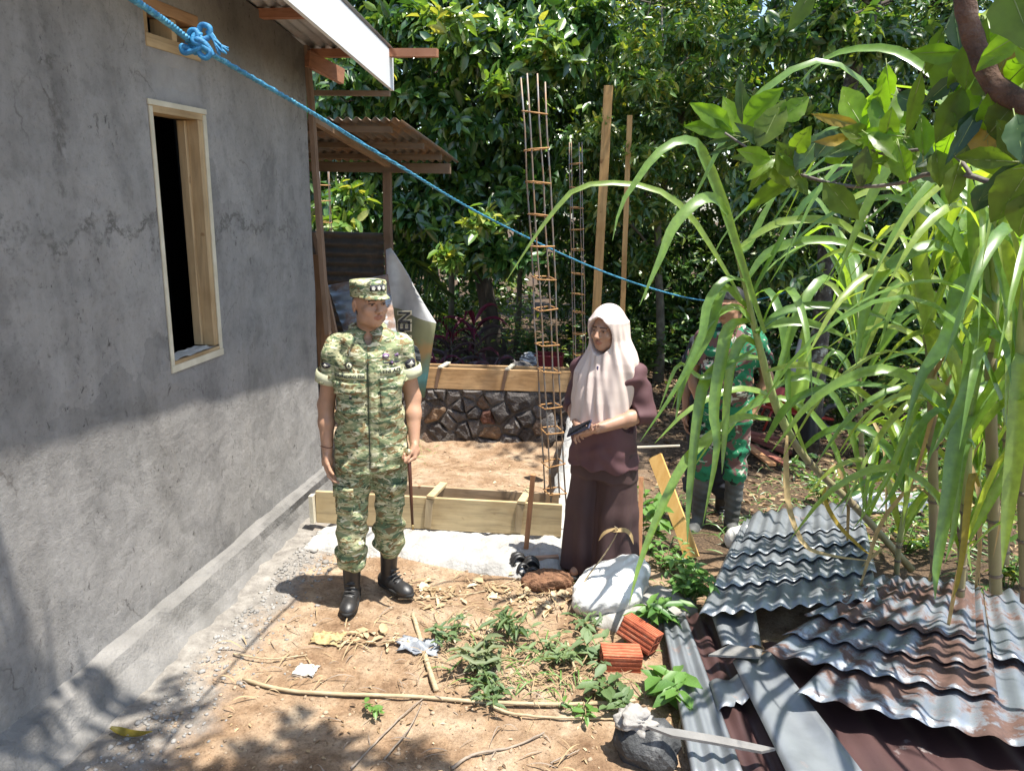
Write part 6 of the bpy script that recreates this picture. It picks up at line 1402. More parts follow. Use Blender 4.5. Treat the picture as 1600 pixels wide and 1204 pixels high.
ph = thing('phone', 'dark phone held in both hands of the woman in the white hijab', 'phone', (0, 0, 0)); Mw = Matrix.Translation(WL) @ Matrix.Rotation(WRZ, 4, 'Z')
BASE[ph.name] = Vector((0, 0, 0)); ph.matrix_world = Mw @ Matrix.Translation((-.025, -.262, .955)) @ Matrix.Rotation(.55, 4, 'X') @ Matrix.Rotation(-.42, 4, 'Y') @ Matrix.Rotation(.3, 4, 'Z')
bevel(MB().box((0, 0, 0), (.150, .074, .009)).build('phone_case', plain('navy_phone_case', (.03, .035, .07), .4), ph), .004, 3); MB().box((0, 0, .0052), (.140, .066, .001)).build('screen', plain('phone_glass', (.02, .02, .025), .08), ph)
# ================================================================== tin sheets, sack, bricks, rope and litter
def PZ(px, py, z): return hit(px, py, 2, z)
gT = 'corrugated sheets in the tin pile'
def sheet(label, fl, fr, bl, br, waves, amp, mat, seed=0, name='tin_sheet', **k):
    o = corr(name, PZ(*fl), PZ(*fr), PZ(*bl), PZ(*br), waves, amp, mat, None, seed=seed, **k); return setp(o, label, 'tin sheet', gT)
sheet('long blue-grey zinc strip at the left edge of the tin pile beside the bricks', (1083, 1225, .07), (1168, 1225, .085), (1033, 964, .06), (1070, 958, .075), 2.5, .012, M_ZN, 1, rows=14)
sheet('brown painted sheet showing next to the blue-grey strip', (1150, 1240, .055), (1275, 1240, .06), (1060, 960, .05), (1130, 960, .06), 3, .012, M_BRN, 2, rows=14)
sheet('smooth grey zinc strip lying between the two brown sheets', (1238, 1225, .13), (1360, 1225, .14), (1144, 1032, .12), (1202, 1020, .13), 1.2, .014, M_ZN, 3, rows=12)
sheet('large brown painted sheet under the rusty sheets in the lower right corner', (1350, 1270, .09), (1760, 1270, .10), (1190, 1005, .09), (1520, 1000, .09), 6, .011, M_BRN, 4, rows=14)
sheet('torn grey scrap of zinc lying on the brown sheet', (1122, 1112, .10), (1182, 1085, .115), (1108, 1066, .095), (1160, 1052, .11), 1.3, .012, M_ZN, 5, rows=5, jag=.25)
sheet('bent grey zinc piece at the near corner of the silver sheets', (1128, 1010, .10), (1190, 1010, .12), (1112, 962, .12), (1180, 950, .14), 1.5, .015, M_ZN, 14, rows=5)
def stack(label, q, waves, amp, mat, seed, **k):
    o = corr('tin_sheet', *q, waves, amp, mat, None, seed=seed, **k); return setp(o, label, 'tin sheet', gT)
RQ = (PZ(1188, 1022, .205), PZ(1560, 1094, .225), PZ(1366, 910, .185), PZ(1536, 922, .195)); GB = (4.4, .016, M_ZNR)
stack('lowest rusty sheet, its near edge cut by the right border', RQ, 7.5, .0125, M_ZNR, 6, u0=.27, u1=1.27, v0=-.24, v1=.6, dz=-.022, lift=.012)
stack('rust-streaked sheet whose wavy edge overhangs the brown sheet', RQ, 7.5, .0125, M_ZNR, 7, v0=0, v1=.95, jag=.008, lift=.010)
stack('rusty sheet second from the top of the rusty stack', RQ, 7.5, .0125, M_ZNR, 8, v0=.20, v1=1.0, u0=-.03, u1=.97, dz=.010, jag=.008, lift=.010)
stack('topmost rusty sheet, lying against the silver sheets', RQ, 7.5, .0125, M_ZNR, 9, v0=.42, v1=1.05, u0=-.06, u1=.92, dz=.020, jag=.008, lift=.012)
stack('sheet at the right border behind the rusty stack', RQ, 7.5, .0125, M_ZNR, 10, u0=1.0, u1=1.6, v0=.30, v1=1.0, dz=.012, lift=.01)
AQ = (PZ(1091, 964, .185), PZ(1374, 938, .225), PZ(1150, 834, .10), PZ(1346, 812, .12))
stack('lowest silver sheet with the wavy near edge above the brown sheet', AQ, 9.5, .0115, M_ZN, 11, lift=.012)
stack('second silver sheet from below, set a little further back', AQ, 9.5, .0115, M_ZN, 12, v0=.26, v1=1.08, u0=.02, u1=1.02, dz=.009, jag=.008, lift=.010)
stack('third silver sheet from below in the tin pile', AQ, 9.5, .0115, M_ZN, 13, v0=.46, v1=1.14, u0=.03, u1=.99, dz=.018, jag=.008, lift=.010)
stack('fourth silver sheet from below in the tin pile', AQ, 9.5, .0115, M_ZN, 17, v0=.60, v1=1.18, u0=.05, u1=1.0, dz=.027, jag=.008, lift=.010)
stack('top silver sheet at the far end of the tin pile', AQ, 9.5, .0115, M_ZN, 15, v0=.80, v1=1.25, u0=.08, u1=1.0, dz=.036, jag=.008, lift=.010)
o = corr('tin_sheet', hit(1318, 802, 2, -.22), hit(1318, 770, 2, -.16), hit(1450, 800, 2, -.22), hit(1450, 768, 2, -.16), 3, .02, M_ZN, rows=6); setp(o, 'single grey tin sheet lying in the shade behind the sugarcane', 'tin sheet')
def poly_slab(name, pts, t, mat, jitter=0):
    V = [Vector(p) for p in pts]; n = len(V); V += [p - Vector((0, 0, t)) for p in V]
    return mesh_obj(name, V, [tuple(range(n)), tuple(range(2*n-1, n-1, -1))] + [(i, i+n, (i+1) % n+n, (i+1) % n) for i in range(n)], mat)
M_GREY = mk('grey_fibre_board', [(.3, (.13, .125, .118)), (.7, (.22, .212, .20))], 8, 6, .85, .4, 60)
o = poly_slab('board_scrap', [PZ(1010, 1133, .20), PZ(1060, 1138, .19), PZ(1130, 1150, .17), PZ(1212, 1168, .15), PZ(1190, 1173, .15), PZ(1110, 1158, .165), PZ(1050, 1148, .18)], .012, M_GREY); setp(o, 'long pointed grey board scrap resting on the black rock', 'board scrap')
o = poly_slab('board_scrap', [PZ(1107, 1022, .15), PZ(1140, 1006, .16), PZ(1192, 1014, .16), PZ(1188, 1026, .155)], .01, M_GREY); setp(o, 'small triangular grey board scrap at the corner of the rusty sheets', 'board scrap')
def blob(name, label, cat, prims, h, mat, disp=None, lo=None, hi=None, cutz=None, flat=None):
    S = Field(lo, hi, h)
    for p in prims: S.ell(*p)
    x, y, z = S.grid()
    if flat:
        pl = (z-flat[1]-flat[2]*(y-(lo[1]+hi[1])/2+.05)-.10*(x-(lo[0]+hi[0])/2))*.95; q = np.clip(.5-.5*(S.D-pl)/.05, 0, 1); S.D = (S.D*(1-q)+pl*q+.05*q*(1-q)).astype(np.float32)
    if disp: S.D = S.D + disp(x, y, z).astype(np.float32)
    if cutz is not None: S.D = np.maximum(S.D, cutz-z)
    V, F = S.mesh(); o = mesh_obj(name, V, F, mat, None, True); return setp(o, label, cat)
c = G(952, 958); c = np.array(c); Rs = rotm(rad(20))
M_SACK = mk('white_woven_sack', [(.32, (.40, .37, .32)), (.44, (.62, .61, .585)), (.7, (.72, .72, .70))], 5, 7, .8, .4, 25, .02)
blob('cement_sack', 'bulging white woven sack in front of the woman', 'sack', [(c+np.array([.0, .10, .10]), (.185, .19, .125), .05, '+', Rs), (c+np.array([.10, .22, .15]), (.11, .12, .10), .08), (c+np.array([-.11, .02, .06]), (.10, .12, .09), .06)], .009, M_SACK,
     lambda x, y, z: .006*np.sin(x*24+4*np.sin(y*11))*np.sin(y*17+z*14)+.004*np.abs(np.sin(x*34-y*27+3*np.sin(z*21)+2*np.sin(x*13)))+.0025*np.sin(x*95-y*70+3*np.sin(z*40)), c-np.array([.4, .4, .1]), c+np.array([.42, .5, .4]), -.02, ('top', c[2]+.175, .25))
c = np.array(G(985, 968))
blob('hardened_cement', 'flat grey lump of hardened cement under the white sack', 'cement lump', [(c+np.array([.02, .08, -.01]), (.30, .19, .085), .03, '+', rotm(.25)), (c+np.array([.18, .20, .0]), (.18, .14, .07), .05)], .010, mk('hardened_cement', [(.3, (.25, .235, .215)), (.7, (.37, .355, .33))], 6, 7, .9, .5, 40, .01),
     lambda x, y, z: .010*np.sin(x*17+3*np.sin(y*13))*np.sin(y*19)+.004*np.sin(x*70+y*50), c-np.array([.5, .4, .1]), c+np.array([.6, .6, .25]), -.03)
c = np.array(G(1158, 858)); blob('small_sack', 'small pale sack behind the silver sheets near the rubber boots', 'sack', [(c+np.array([.02, .05, .05]), (.13, .10, .09), .03)], .009, M_SACK, lambda x, y, z: .005*np.sin(x*50+9*y)*np.sin(z*44), c-.25, c+.3)
M_BRICK = mk('red_hollow_brick', [(.3, (.27, .062, .028)), (.52, (.42, .11, .05)), (.66, (.48, .17, .09)), (.78, (.42, .32, .25))], 15, 6, .85, .5, 60)
def brick(label, c, rot):
    L, W, H, t = .19, .10, .105, .012; root = thing('hollow_brick', label, 'brick', (0, 0, 0), group='red hollow bricks'); BASE[root.name] = Vector((0, 0, 0))
    mb = MB()
    for z in (-H/2+t/2, 0, H/2-t/2): mb.box((0, 0, z), (L, W, t*(1 if z else .8)))
    for y in (-W/2+t/2, 0, W/2-t/2): 
        for z in (-H/4, H/4): mb.box((.0004, y, z*.985), (L-.001, t*(1 if y else .8), H/2-t*1.45))
    bevel(mb.build('shell', M_BRICK, root), .0015, 1); mb = MB()
    for k in range(4):
        for s in (-1, 1): mb.box((0, -.033+.022*k, s*(H/2+.0012)), (L-.004, .010, .004)); mb.box((0, s*(W/2+.0012), -.036+.024*k), (L-.004, .004, .010))
    mb.build('rib', M_BRICK, root)
    root.matrix_world = Matrix.Translation(c) @ rot.to_4x4(); return root
from mathutils import Euler
brick('upper red hollow brick tilted on the lower one by the tin sheets', G(998, 1018)+Vector((0, .02, .09)), Euler((rad(-18), rad(14), rad(-28))).to_matrix())
brick('lower red hollow brick lying flat by the weeds', G(968, 1050)+Vector((0, .03, .055)), Euler((rad(4), rad(3), rad(12))).to_matrix())
c = G(1003, 1185); V, F = rock_mesh(c+Vector((.015, .02, .055)), (.135, .11, .10), 7, 3, .22)
o = mesh_obj('rock', V, F, mk('black_rock', [(.3, (.020, .021, .022)), (.58, (.06, .062, .064)), (.74, (.22, .22, .215))], 11, 8, .9, .8, 50, .02)); setp(o, 'black rock capped with pale mortar at the bottom edge', 'rock')
V, F = rock_mesh(c+Vector((-.03, .02, .165)), (.07, .055, .04), 11, 4, .75); mesh_obj('mortar_cap', V, F, mk('pale_mortar_cap', [(.3, (.24, .225, .205)), (.7, (.40, .38, .35))], 16, 6, .95, .7, 60), o, True)
bpy.data.objects[o.name].children[0].matrix_parent_inverse = Matrix.Identity(4)
# dry stalks and sticks on the ground
M_DRYS = mk('dry_stalk', [(.3, (.30, .225, .13)), (.7, (.48, .385, .25))], 14, 5, .8, .5, 40, .004, stretch=(1, 6, 6)); M_GREYS = mk('grey_dead_twig', [(.3, (.17, .13, .10)), (.7, (.32, .26, .20))], 14, 5, .9, .5, 60)
def stick(name, label, pl, r, mat, cat='stick', up=.012, r1=None, flat=.7, group='sticks lying in the yard'):
    pts = spline([G(*q)+Vector((0, 0, up)) for q in pl], 26); n = len(pts); r1 = r1 or r*.5
    mb = MB().tube([p+Vector((0, random.uniform(-.002, .002), random.uniform(-.001, .002))) for p in pts], [r+(r1-r)*i/(n-1) for i in range(n)], 8); return setp(mb.build(name, mat, None, True), label, cat, group)
stick('dry_stalk', 'longest pale dry stalk lying right across the front of the yard', [(380, 1064), (430, 1078), (500, 1086), (640, 1091), (760, 1100), (880, 1103), (992, 1098)], .0085, M_DRYS, r1=.0095)
stick('dry_stalk', 'second pale stalk just below the right half of the longest stalk', [(768, 1106), (800, 1118), (870, 1124), (940, 1126), (1000, 1130)], .0075, M_DRYS)
stick('split_bamboo', 'flat split piece of bamboo lying towards the wilted weeds', [(645, 962), (655, 995), (668, 1040), (682, 1082)], .012, M_DRYS, r1=.013)
stick('twig', 'thin grey twig pair at the bottom edge, left one', [(548, 1204), (590, 1160), (630, 1120), (660, 1095)], .005, M_GREYS)
stick('twig', 'thin grey twig at the bottom edge, right of the pair', [(600, 1190), (640, 1140), (660, 1100)], .004, M_GREYS)
stick('twig', 'forked dark twig lying in front of the black rock', [(705, 1204), (740, 1182), (800, 1170), (850, 1148)], .007, M_GREYS)
stick('twig', 'pale thin stick across the dry leaves in front of the man in the cap', [(622, 938), (700, 935), (760, 925), (812, 905)], .006, M_DRYS)
stick('twig', 'short pale twig left of the boots on the cement dust', [(365, 1024), (420, 1032), (480, 1026)], .005, M_DRYS)
stick('twig', 'short stick left of the brick, pale and split', [(885, 1005), (895, 1040), (908, 1065)], .010, M_DRYS, r1=.006)
stick('twig', 'dead twig beside the tin strip below the bricks', [(1070, 1110), (1062, 1140), (1068, 1180)], .007, M_DRYS)
stick('twig', 'little dark twig in the front shade', [(860, 1195), (880, 1186), (905, 1175)], .004, M_GREYS)
# bent dry stem rising by the sack
o = MB().tube(spline([G(885, 960), at(915, 905, 3.85), at(945, 865, 3.85), at(965, 830, 3.85), at(960, 822, 3.84)], 14), [.006-.0003*i for i in range(15)], 6).build('dry_plant', M_DRYS, None, True); setp(o, 'bent dry plant stem rising in front of the woman\'s trousers', 'dry plant')
V, F = ribbon([at(955, 830, 3.85), at(975, 828, 3.84), at(985, 835, 3.84), at(990, 850, 3.84)], .03, 8, .6); mesh_obj('leaf', V, F, L_DRY, o, True); V, F = ribbon([at(962, 825, 3.85), at(945, 832, 3.84), at(935, 845, 3.84)], .022, 6, .6, seed=4); mesh_obj('leaf', V, F, L_DRY, o, True)
for ch in o.children: ch.matrix_parent_inverse = Matrix.Identity(4)
def crumple(name, label, cat, c, r, mat, seed, flat=.35):
    V = []; F = []; n = 16
    for j in range(n+1):
        for i in range(n+1):
            u, v = i/n*2-1, j/n*2-1; q = Vector((u*1.3+seed, v*1.3, seed*.7)); h = abs(noise.noise(q*1.7))*1.1+abs(noise.noise(q*4))*.5
            e = 1-.35*abs(noise.noise(Vector((u+v, seed, u-v))))
            V.append(Vector(c)+Vector((u*r[0]*e+.2*r[0]*noise.noise(q*3), v*r[1]*e, .004+h*r[2]*(1-.5*max(abs(u), abs(v))))))
    for j in range(n):
        for i in range(n): a = j*(n+1)+i; F.append((a, a+1, a+n+2, a+n+1))
    o = mesh_obj(name, V, F, mat, None, True); solid(o, .0015); return setp(o, label, cat)
crumple('rag', 'crumpled blue-grey plastic rag in the middle of the yard', 'rag', G(655, 1012), (.11, .07, .06), mk('blue_grey_plastic', [(.3, (.13, .145, .17)), (.7, (.30, .32, .35))], 9, 4, .45, .2, 40), 3)
crumple('husk_scrap', 'pale curled leaf husk in front of the boots', 'leaf husk', G(512, 1000), (.08, .055, .06), L_DRY, 5)
crumple('paper_scrap', 'small white paper scrap on the bare soil', 'paper scrap', G(478, 1048), (.055, .045, .025), mk('paper', (.45, .43, .39), rough=.9), 8)
o = mesh_obj('fallen_leaf', *(lambda q: (q[0], q[1]))(ribbon([PZ(172, 1136, .03), PZ(190, 1146, .012), PZ(215, 1148, .02), PZ(238, 1142, .035)], .05, 10, .1, .5, .1, .3)), L_YEL, None, True); setp(o, 'yellow-green fallen leaf curled on the cement dust at the lower left', 'leaf')
# pair of black sandals and husk by the woman
def sandal(label, c, a):
    t = thing('sandal', label, 'sandal', (0, 0, 0), group='black sandals by the woman'); BASE[t.name] = Vector((0, 0, 0)); V = []; F = []; n = 20
    for z, s in ((0, .98), (.012, 1), (.018, .96)):
        for k in range(n):
            q = 6.2832*k/n; V.append((.042*math.cos(q)*(1+.18*math.sin(q)) * s, .12*math.sin(q)*s, z))
    F = [(r*n+k, r*n+(k+1) % n, r*n+n+(k+1) % n, r*n+n+k) for r in range(2) for k in range(n)]+[tuple(range(2*n, 3*n)), tuple(range(n-1, -1, -1))]
    mesh_obj('sole', V, F, M_SOLE, t)
    for y, r in ((.035, .045), (.01, .042), (-.06, .036)):
        P = [(r*math.cos(q), y+.01*math.sin(q), .012+.045*math.sin(q)) for q in np.linspace(0, math.pi, 9)]; mb = MB().tube(P, .007, 6); mesh_obj('strap', [(v[0], y+(v[1]-y)*2.0, v[2]) for v in mb.v], mb.f, M_BOOT, t, True)
    t.matrix_world = Matrix.Translation(c) @ Matrix.Rotation(a, 4, 'Z') @ Matrix.Rotation(.25, 4, 'X')
sandal('black strappy sandal nearer the stake, standing askew', G(812, 892)+Vector((0, 0, .03)), .5); sandal('black strappy sandal nearer the brown husk', G(828, 898)+Vector((.01, 0, .03)), .25)
c = np.array(G(845, 918)); blob('coconut_husk', 'brown fibrous coconut husk at the woman\'s feet', 'coconut husk', [(c+np.array([.03, .05, .02]), (.15, .09, .06), .02, '+', rotm(.3))], .007, mk('husk_fibre', [(.3, (.13, .06, .032)), (.7, (.27, .14, .075))], 30, 6, .95, 1, 60, .02), lambda x, y, z: .01*np.sin(x*60+12*np.sin(y*20))*np.sin(y*50+z*60), c-.25, c+.3)
o = MB().beam(G(812, 884)+Vector((0, 0, .03)), G(872, 880)+Vector((0, 0, .03)), .03, .05).build('board_offcut', wood('pinkish_offcut', (.45, .28, .19), 'x')); setp(o, 'short pinkish board offcut lying behind the sandals', 'board')
# timber right of the woman
A = hit(1024, 712, 1, 4.95); B = G(1082, 872); o = MB().beam(A, B, .095, .022, up=(.15, 1, .2), n=4, jit=.002).build('plank', mk('orange_yellow_plank', [(.3, (.52, .28, .075)), (.7, (.66, .42, .15))], 3, 5, .7, .3, 30, stretch=(6, 6, 1))); setp(o, 'orange-yellow plank leaning to the right of the woman', 'plank')
o = MB().beam(hit(1002, 745, 1, 4.55), G(999, 884), .028, .03, up=(0, 1, 0)).build('stake', M_STAKE); setp(o, 'red-brown stake standing right behind the woman', 'stake')
o = MB().tube([hit(985, 699, 1, 4.9), hit(1062, 696, 1, 5.0)], [.009, .008], 7).build('string_line_rod', plain('pale_rod', (.42, .37, .30), .7)); setp(o, 'thin pale rod held level behind the woman\'s hip', 'rod')
for k, (a, b, wd) in enumerate((((1160, 684), (1235, 716), .10), ((1156, 700), (1228, 736), .10), ((1168, 712), (1205, 742), .08), ((1150, 690), (1215, 705), .09))):
    A = G(*a)+Vector((0, 0, .05+.03*k)); B = G(*b)+Vector((0, 0, .05+.03*k)); o = MB().beam(A, B, wd, .025).build('plank', wood('red_plank_%s' % 'abcd'[k], ((.30, .10, .07), (.34, .12, .08), (.50, .26, .12), (.26, .09, .065))[k], 'x'))
    setp(o, ['upper red-brown plank of the small pile behind the rubber-booted man', 'lower red-brown plank of the small pile in the shade', 'short orange plank in front of the small red pile', 'topmost red plank lying across the small pile'][k], 'plank', 'planks piled in the shade')
wb = thing('wheelbarrow', 'red wheelbarrow parked in the shade by the lichen trunk', 'wheelbarrow', G(1226, 668)); b = BASE[wb.name]; M_REDP = mk('red_paint', [(.3, (.30, .03, .02)), (.7, (.42, .055, .035))], 8, 5, .5, .1, 40)
V = [b+Vector(p) for p in ((-.20, -.14, .22), (.20, -.14, .22), (.20, .14, .22), (-.20, .14, .22), (-.34, -.27, .46), (.36, -.27, .42), (.36, .27, .42), (-.34, .27, .46))]
solid(mesh_obj('tray', V, [(0, 1, 2, 3), (0, 4, 5, 1), (1, 5, 6, 2), (2, 6, 7, 3), (3, 7, 4, 0)], M_REDP, wb), .004)
for s in (-1, 1):
    MB().tube([b+Vector((.55, 0, .14)), b+Vector((.15, s*.13, .2)), b+Vector((-.35, s*.22, .32)), b+Vector((-.75, s*.26, .48))], .016, 7).build('handle', M_REDP, wb, True); MB().tube([b+Vector((-.2, s*.18, .26)), b+Vector((-.28, s*.2, .0))], .014, 6).build('leg', M_REDP, wb, True)
MB().tube([b+Vector((.55+.15*math.cos(k*.5236), 0, .17+.15*math.sin(k*.5236))) for k in range(13)], .035, 7, cap=False).build('wheel', M_RUB, wb, True)
# jacket and black bag on the lichen trunk
def drape(name, label, cat, L_, R_, Y, mat, fold=.04, depth=.05, mats=None, split=None):
    Lp = spline([hit(*q, 1, Y) for q in L_], 14); Rp = spline([hit(*q, 1, Y) for q in R_], 14); V = []; F = []; fm = []
    for j in range(15):
        for i in range(13): u = i/12; V.append(Lp[j].lerp(Rp[j], u)+Vector((0, -depth*math.sin(math.pi*u)-fold*math.sin(u*13+j*.2)*(.3+j/20)*.5, 0)))
    for j in range(14):
        for i in range(12): a = j*13+i; F.append((a, a+1, a+14, a+13)); fm.append(1 if split and split(i, j) else 0)
    o = mesh_obj(name, V, F, mat, None, True, mats=mats, fm=fm if mats else None); solid(o, .004); return setp(o, label, cat)
drape('jacket', 'bright lime-green jacket hanging on the lichen trunk', 'jacket', [(1254, 508), (1244, 545), (1232, 590), (1226, 618), (1243, 640)], [(1264, 508), (1265, 550), (1264, 600), (1258, 622), (1248, 641)], 8.0, None, mats=[mk('lime_cloth', [(.3, (.26, .42, .04)), (.7, (.36, .54, .07))], 5, 4, .7, .3, 30), mk('grey_lining', (.30, .31, .33), rough=.8)], split=lambda i, j: i < 3 and 1 < j < 6)
drape('bag', 'black cloth bag hanging below the lime-green jacket', 'bag', [(1252, 630), (1248, 655), (1244, 686)], [(1268, 630), (1274, 655), (1281, 688)], 7.98, plain('black_cloth', (.010, .010, .011), .9), depth=.10)
for i, (px, py, y, lab) in enumerate([(1240, 500, 7.9, '')]): pass
# things behind the far formwork
c = hit(858, 566, 1, 9.4); bs = thing('basin', 'dark red plastic box behind the far formwork', 'box', (c.x, c.y, float(gz(c.x, c.y)))); b = BASE[bs.name]; top = c.z+.10-b.z
V = [b+Vector(p) for p in ((-.14, -.10, 0), (.14, -.10, 0), (.14, .10, 0), (-.14, .10, 0), (-.17, -.13, top), (.17, -.13, top), (.17, .13, top), (-.17, .13, top))]; bevel(solid(mesh_obj('shell', V, [(3, 2, 1, 0), (0, 1, 5, 4), (1, 2, 6, 5), (2, 3, 7, 6), (3, 0, 4, 7)], plain('dark_red_plastic', (.19, .02, .022), .45), bs), .006), .01)
MB().tube([b+Vector(p) for p in ((-.17, -.13, top), (.17, -.13, top), (.17, .13, top), (-.17, .13, top), (-.17, -.13, top))], .012, 6).build('rim', plain('dark_red_rim', (.22, .025, .026), .4), bs, True)
c = hit(828, 560, 1, 9.3); blob('plastic_bag', 'crumpled grey and white plastic bag beside the dark red box', 'plastic bag', [(np.array(c)+np.array([0, 0, -.02]), (.12, .08, .10), .02)], .010, mk('striped_plastic', [(.46, (.10, .10, .11)), (.54, (.5, .5, .5))], 16, 3, .4, .2, 40, stretch=(1, 1, 3)), lambda x, y, z: .016*np.sin(x*40+5*np.sin(z*25))*np.sin(z*45+y*30), np.array(c)-.25, np.array(c)+.25)
V, F = rock_mesh(hit(815, 572, 1, 9.0)+Vector((0, 0, -.02)), (.16, .12, .09), 17, 2, .2); o = mesh_obj('rock', V, F, M_STONES[0], None, True); setp(o, 'rounded grey stone showing above the far planks', 'rock')
# ---- blue rope with its knot
M_ROPE = mk('blue_rope', [(.3, (.018, .12, .24)), (.55, (.05, .24, .38)), (.75, (.20, .48, .58))], 60, 4, .55, .5, 220, .003); M_ROPEK = mk('blue_rope_knot', [(.3, (.012, .10, .26)), (.7, (.035, .25, .46))], 50, 4, .6, .6, 200, .003)
rp = thing('rope', 'blue nylon rope with a tangled knot stretched from the house to the trees', 'rope', at(310, 65, 2.15))
path = spline([at(*q) for q in ((120, -52, 1.7), (200, -6, 1.85), (262, 36, 2.0), (310, 72, 2.12), (400, 125, 2.45), (480, 172, 2.85), (620, 257, 3.7), (760, 339, 4.8), (910, 411, 6.0), (1010, 448, 6.9), (1090, 468, 7.5), (1160, 471, 7.9), (1215, 460, 8.15), (1262, 444, 8.3))], 340)
for s in range(3):
    pts = []
    for i, p in enumerate(path):
        tg = (path[min(i+1, 340)]-path[max(i-1, 0)]).normalized(); u = tg.cross(Vector((0, 0, 1))).normalized(); v = u.cross(tg); L = sum(1 for _ in ()) ; a = s*2.0944 + (p-path[0]).length*175
        pts.append(p+u*(.0039*math.cos(a))+v*(.0039*math.sin(a)))
    MB().tube(pts, .0046, 5).build('strand', M_ROPE, rp, True)
k0 = at(312, 66, 2.08); ex_, ez_ = Vector(RT), Vector(UP); ey_ = -Vector(FW)
def K(u, v, w_=0): return k0+ex_*u*.0014+ez_*(-v)*.0014+ey_*w_*.0014
loops = [[(-20, 2, 0), (-12, -14, 8), (0, -12, 12), (2, 6, 8), (-6, 18, 2), (-14, 10, -4), (-16, -4, 4)], [(-2, -10, 4), (6, -24, 8), (20, -20, 10), (18, -6, 6), (6, 0, 8), (-4, -4, 4)], [(-14, 14, 4), (-26, 10, 8), (-24, 20, 6), (-8, 18, 8), (4, 14, 10), (10, 4, 6)], [(0, 8, 8), (10, 12, 10), (20, 20, 6), (12, 28, 4), (2, 22, 6), (0, 10, 9)], [(8, -4, 10), (4, 8, 12), (-6, 4, 12), (-2, -8, 11), (8, -6, 10)], [(-10, 0, 2), (2, 2, 14), (14, 8, 10), (24, 24, 2)]]
for lp in loops: MB().tube(spline([K(*q) for q in lp], 26), .0068, 7).build('knot_loop', M_ROPEK, rp, True)
mb = MB()
for s in range(11): mb.tube(spline([K(16+random.uniform(-2, 2), -14+random.uniform(-4, 3), 8), K(26+random.uniform(-3, 3), -2+random.uniform(-5, 4), 9), K(36+random.uniform(-5, 6), 10+random.uniform(-7, 7), 7), K(42+random.uniform(-9, 8), 20+random.uniform(-8, 6), 4)], 9), .0027, 5)
mb.build('frayed_tail', M_ROPEK, rp, True)
# ---- litter
def scatter(name, n, fx, mat, size, seed, kind='leaf', up=.006, label=None):
    g = np.random.default_rng(seed); X = fx(g, n); z = gz(X[:, 0], X[:, 1]) + np.array([fb(x, y, 1.9, 3)*.022+fb(x, y, 9, 4)*.011 for x, y in X]) + up; P = np.c_[X, z]; n = len(P)
    a = g.uniform(0, 6.283, n); D = np.c_[np.cos(a), np.sin(a), g.uniform(-.15, .35, n)]; N = unit(np.c_[g.normal(0, .35, (n, 2)), np.ones(n)]); L = size[0]+(size[1]-size[0])*g.random(n)**2
    o = leaf_cloud(name, P, D, N, L, L*g.uniform(.25, .6, n), mat); o['kind'] = 'stuff'; return o
U = lambda x0, x1, y0, y1: (lambda g, n: np.c_[g.uniform(x0, x1, n), g.uniform(y0, y1, n)])
def clump(cs, r): return lambda g, n: np.concatenate([np.c_[g.normal(c[0], r, n//len(cs)), g.normal(c[1], r*.6, n//len(cs))] for c in cs])
L_LIT = leafmat('brown_litter', (.10, .06, .035), (.24, .15, .08), (.38, .27, .15), .85, .05, (1, 1, 1)); L_LIT2 = leafmat('pale_litter', (.26, .17, .09), (.46, .34, .20), (.55, .46, .32), .85, .08, (1, 1, 1))
scatter('leaf_litter', 8000, U(.2, 6, 5.2, 11), L_LIT, (.03, .10), 1); scatter('leaf_litter', 9000, U(-7, 7, 8.7, 15), L_LIT, (.04, .13), 2); scatter('leaf_litter', 1500, U(-3, 3, 9.5, 14), L_LIT2, (.05, .12), 3)
scatter('dry_scraps', 700, U(-1.75, .4, 2.2, 4.2), L_LIT2, (.006, .028), 4); scatter('dry_scraps', 260, U(-1.2, .2, 2.2, 3.6), L_LIT, (.008, .035), 5)
scatter('dry_scraps', 260, clump([tuple(G(q, r)[:2]) for q, r in ((650, 925), (700, 935), (760, 920), (800, 935), (840, 945), (870, 930), (580, 1000), (740, 985))], .09), L_LIT2, (.02, .10), 6, up=.012)
scatter('dry_scraps', 260, U(-2.1, -.7, 5.6, 8.0), L_LIT2, (.015, .05), 27); scatter('dry_scraps', 300, clump([tuple(G(q, r)[:2]) for q, r in ((860, 1050), (940, 1080), (820, 1080), (740, 1080))], .14), L_LIT, (.012, .05), 8, up=.008)
def tufts(name, cs, n, ln, mat, seed, wd=.004):
    g = random.Random(seed); V = []; F = []
    for k in range(n):
        c = g.choice(cs); p = G(c[0]+g.gauss(0, 1)*c[2], c[1]+g.gauss(0, 1)*c[2]*.5); a = g.uniform(0, 6.283); d = Vector((math.cos(a), math.sin(a), 0)); l = ln*g.uniform(.4, 1.2); e = g.uniform(.05, .7)
        v, f = ribbon([p, p+d*l*.35+Vector((0, 0, l*.4*e+.008)), p+d*l*.7+Vector((0, 0, l*.42*e+.010)), p+d*l+Vector((0, 0, l*.2*e+.004))], wd*g.uniform(.6, 1.6), 5, .3, seed=k); o_ = len(V); V += v; F += [tuple(o_+i for i in q) for q in f]
    o = mesh_obj(name, V, F, mat, None, True); o['kind'] = 'stuff'
tufts('dry_grass', [(760, 1040, 45), (840, 1060, 50), (900, 1040, 45), (700, 1010, 40), (820, 1000, 40), (740, 960, 60)], 300, .16, L_LIT2, 1)
tufts('dry_grass', [(680, 930, 50), (760, 925, 50), (840, 930, 40), (560, 1000, 50), (450, 1040, 60), (850, 1150, 120)], 90, .14, L_LIT2, 2, .005)
tufts('grass', [(760, 1050, 40), (850, 1040, 60), (930, 1060, 40), (1040, 900, 40), (1090, 930, 40), (640, 700, 20)], 260, .13, L_WEED, 3, .006)
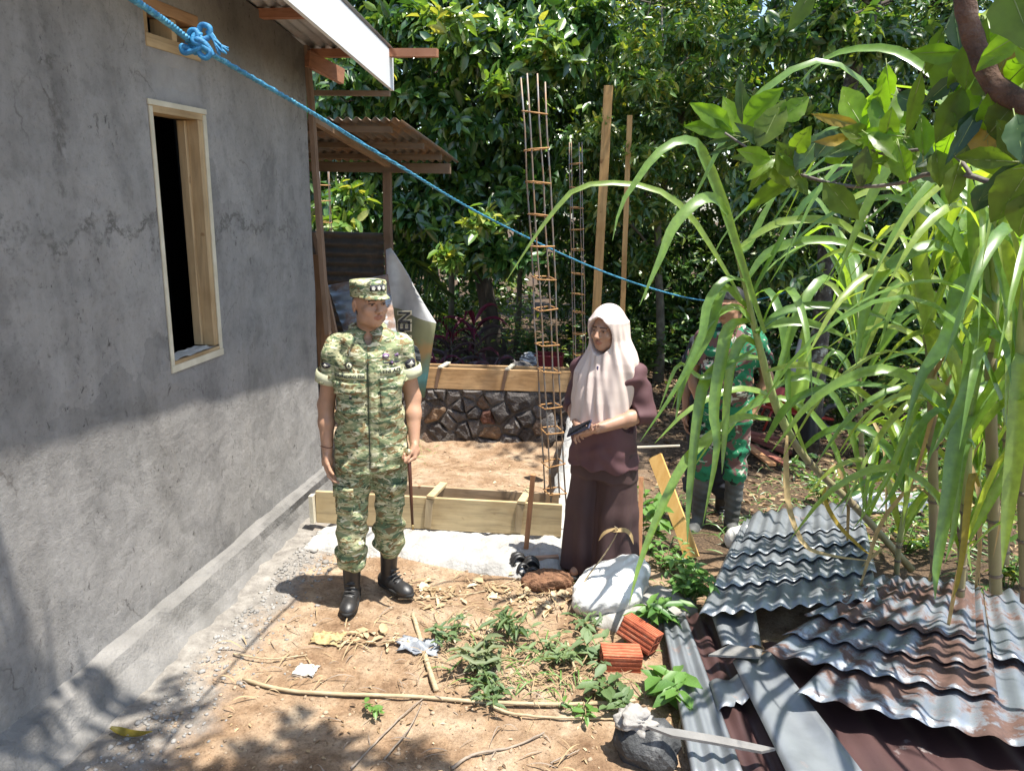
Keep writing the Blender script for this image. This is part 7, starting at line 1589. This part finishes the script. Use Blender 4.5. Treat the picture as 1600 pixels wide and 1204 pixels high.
tufts('grass', [(1180, 820, 30), (1300, 790, 60), (1430, 830, 60), (1540, 900, 50), (1230, 760, 50), (1080, 800, 40)], 420, .22, L_MID, 4, .008)
tufts('dry_twigs', [(800, 1150, 130), (600, 1080, 120), (500, 1010, 90)], 70, .12, M_GREYS, 5, .004)
def pebbles(name, n, fx, mat, size, seed):
    g = np.random.default_rng(seed); X = fx(g, n); n = len(X); bm = bmesh.new(); bmesh.ops.create_icosphere(bm, subdivisions=1, radius=1); T = np.array([v.co[:] for v in bm.verts]); F = np.array([[v.index for v in f.verts] for f in bm.faces]); bm.free()
    r = size[0]+(size[1]-size[0])*g.random(n)**3; z = gz(X[:, 0], X[:, 1]) + np.array([fb(x, y, 1.9, 3)*.022+fb(x, y, 9, 4)*.011 for x, y in X])
    V = T[None]*(1+.25*g.normal(size=(n, len(T), 1)))*(r[:, None, None]*np.stack([g.uniform(.7, 1.4, n), g.uniform(.7, 1.4, n), g.uniform(.45, .9, n)], 1)[:, None]) + np.c_[X, z+r*.2][:, None]
    o = mesh_obj(name, V.reshape(-1, 3), (np.arange(n)[:, None, None]*len(T)+F[None]).reshape(-1, 3), mat); o['kind'] = 'stuff'
pebbles('pebbles', 1100, U(-1.9, .5, 2.1, 4.3), mk('soil_clod', [(.3, (.22, .14, .085)), (.7, (.42, .32, .22))], 5, 4, .95, .4, 90), (.003, .012), 11)
pebbles('cement_crumbs', 1300, lambda g, n: np.c_[-2.0+np.abs(g.normal(0, .16, n)), g.uniform(2.0, 4.5, n)], mk('cement_crumb', [(.3, (.19, .18, .165)), (.7, (.36, .34, .315))], 5, 4, .95, .4, 90), (.002, .013), 12)
pebbles('concrete_rubble', 420, lambda g, n: np.c_[g.uniform(-2.0, -.4, n), g.normal(4.40, .05, n)], M_CONC, (.008, .026), 13)
pebbles('concrete_rubble', 160, lambda g, n: np.c_[g.uniform(-2.02, -1.7, n), g.uniform(3.8, 4.4, n)], mk('cement_rubble', [(.3, (.17, .16, .145)), (.7, (.32, .30, .275))], 5, 4, .95, .4, 90), (.006, .020), 14)
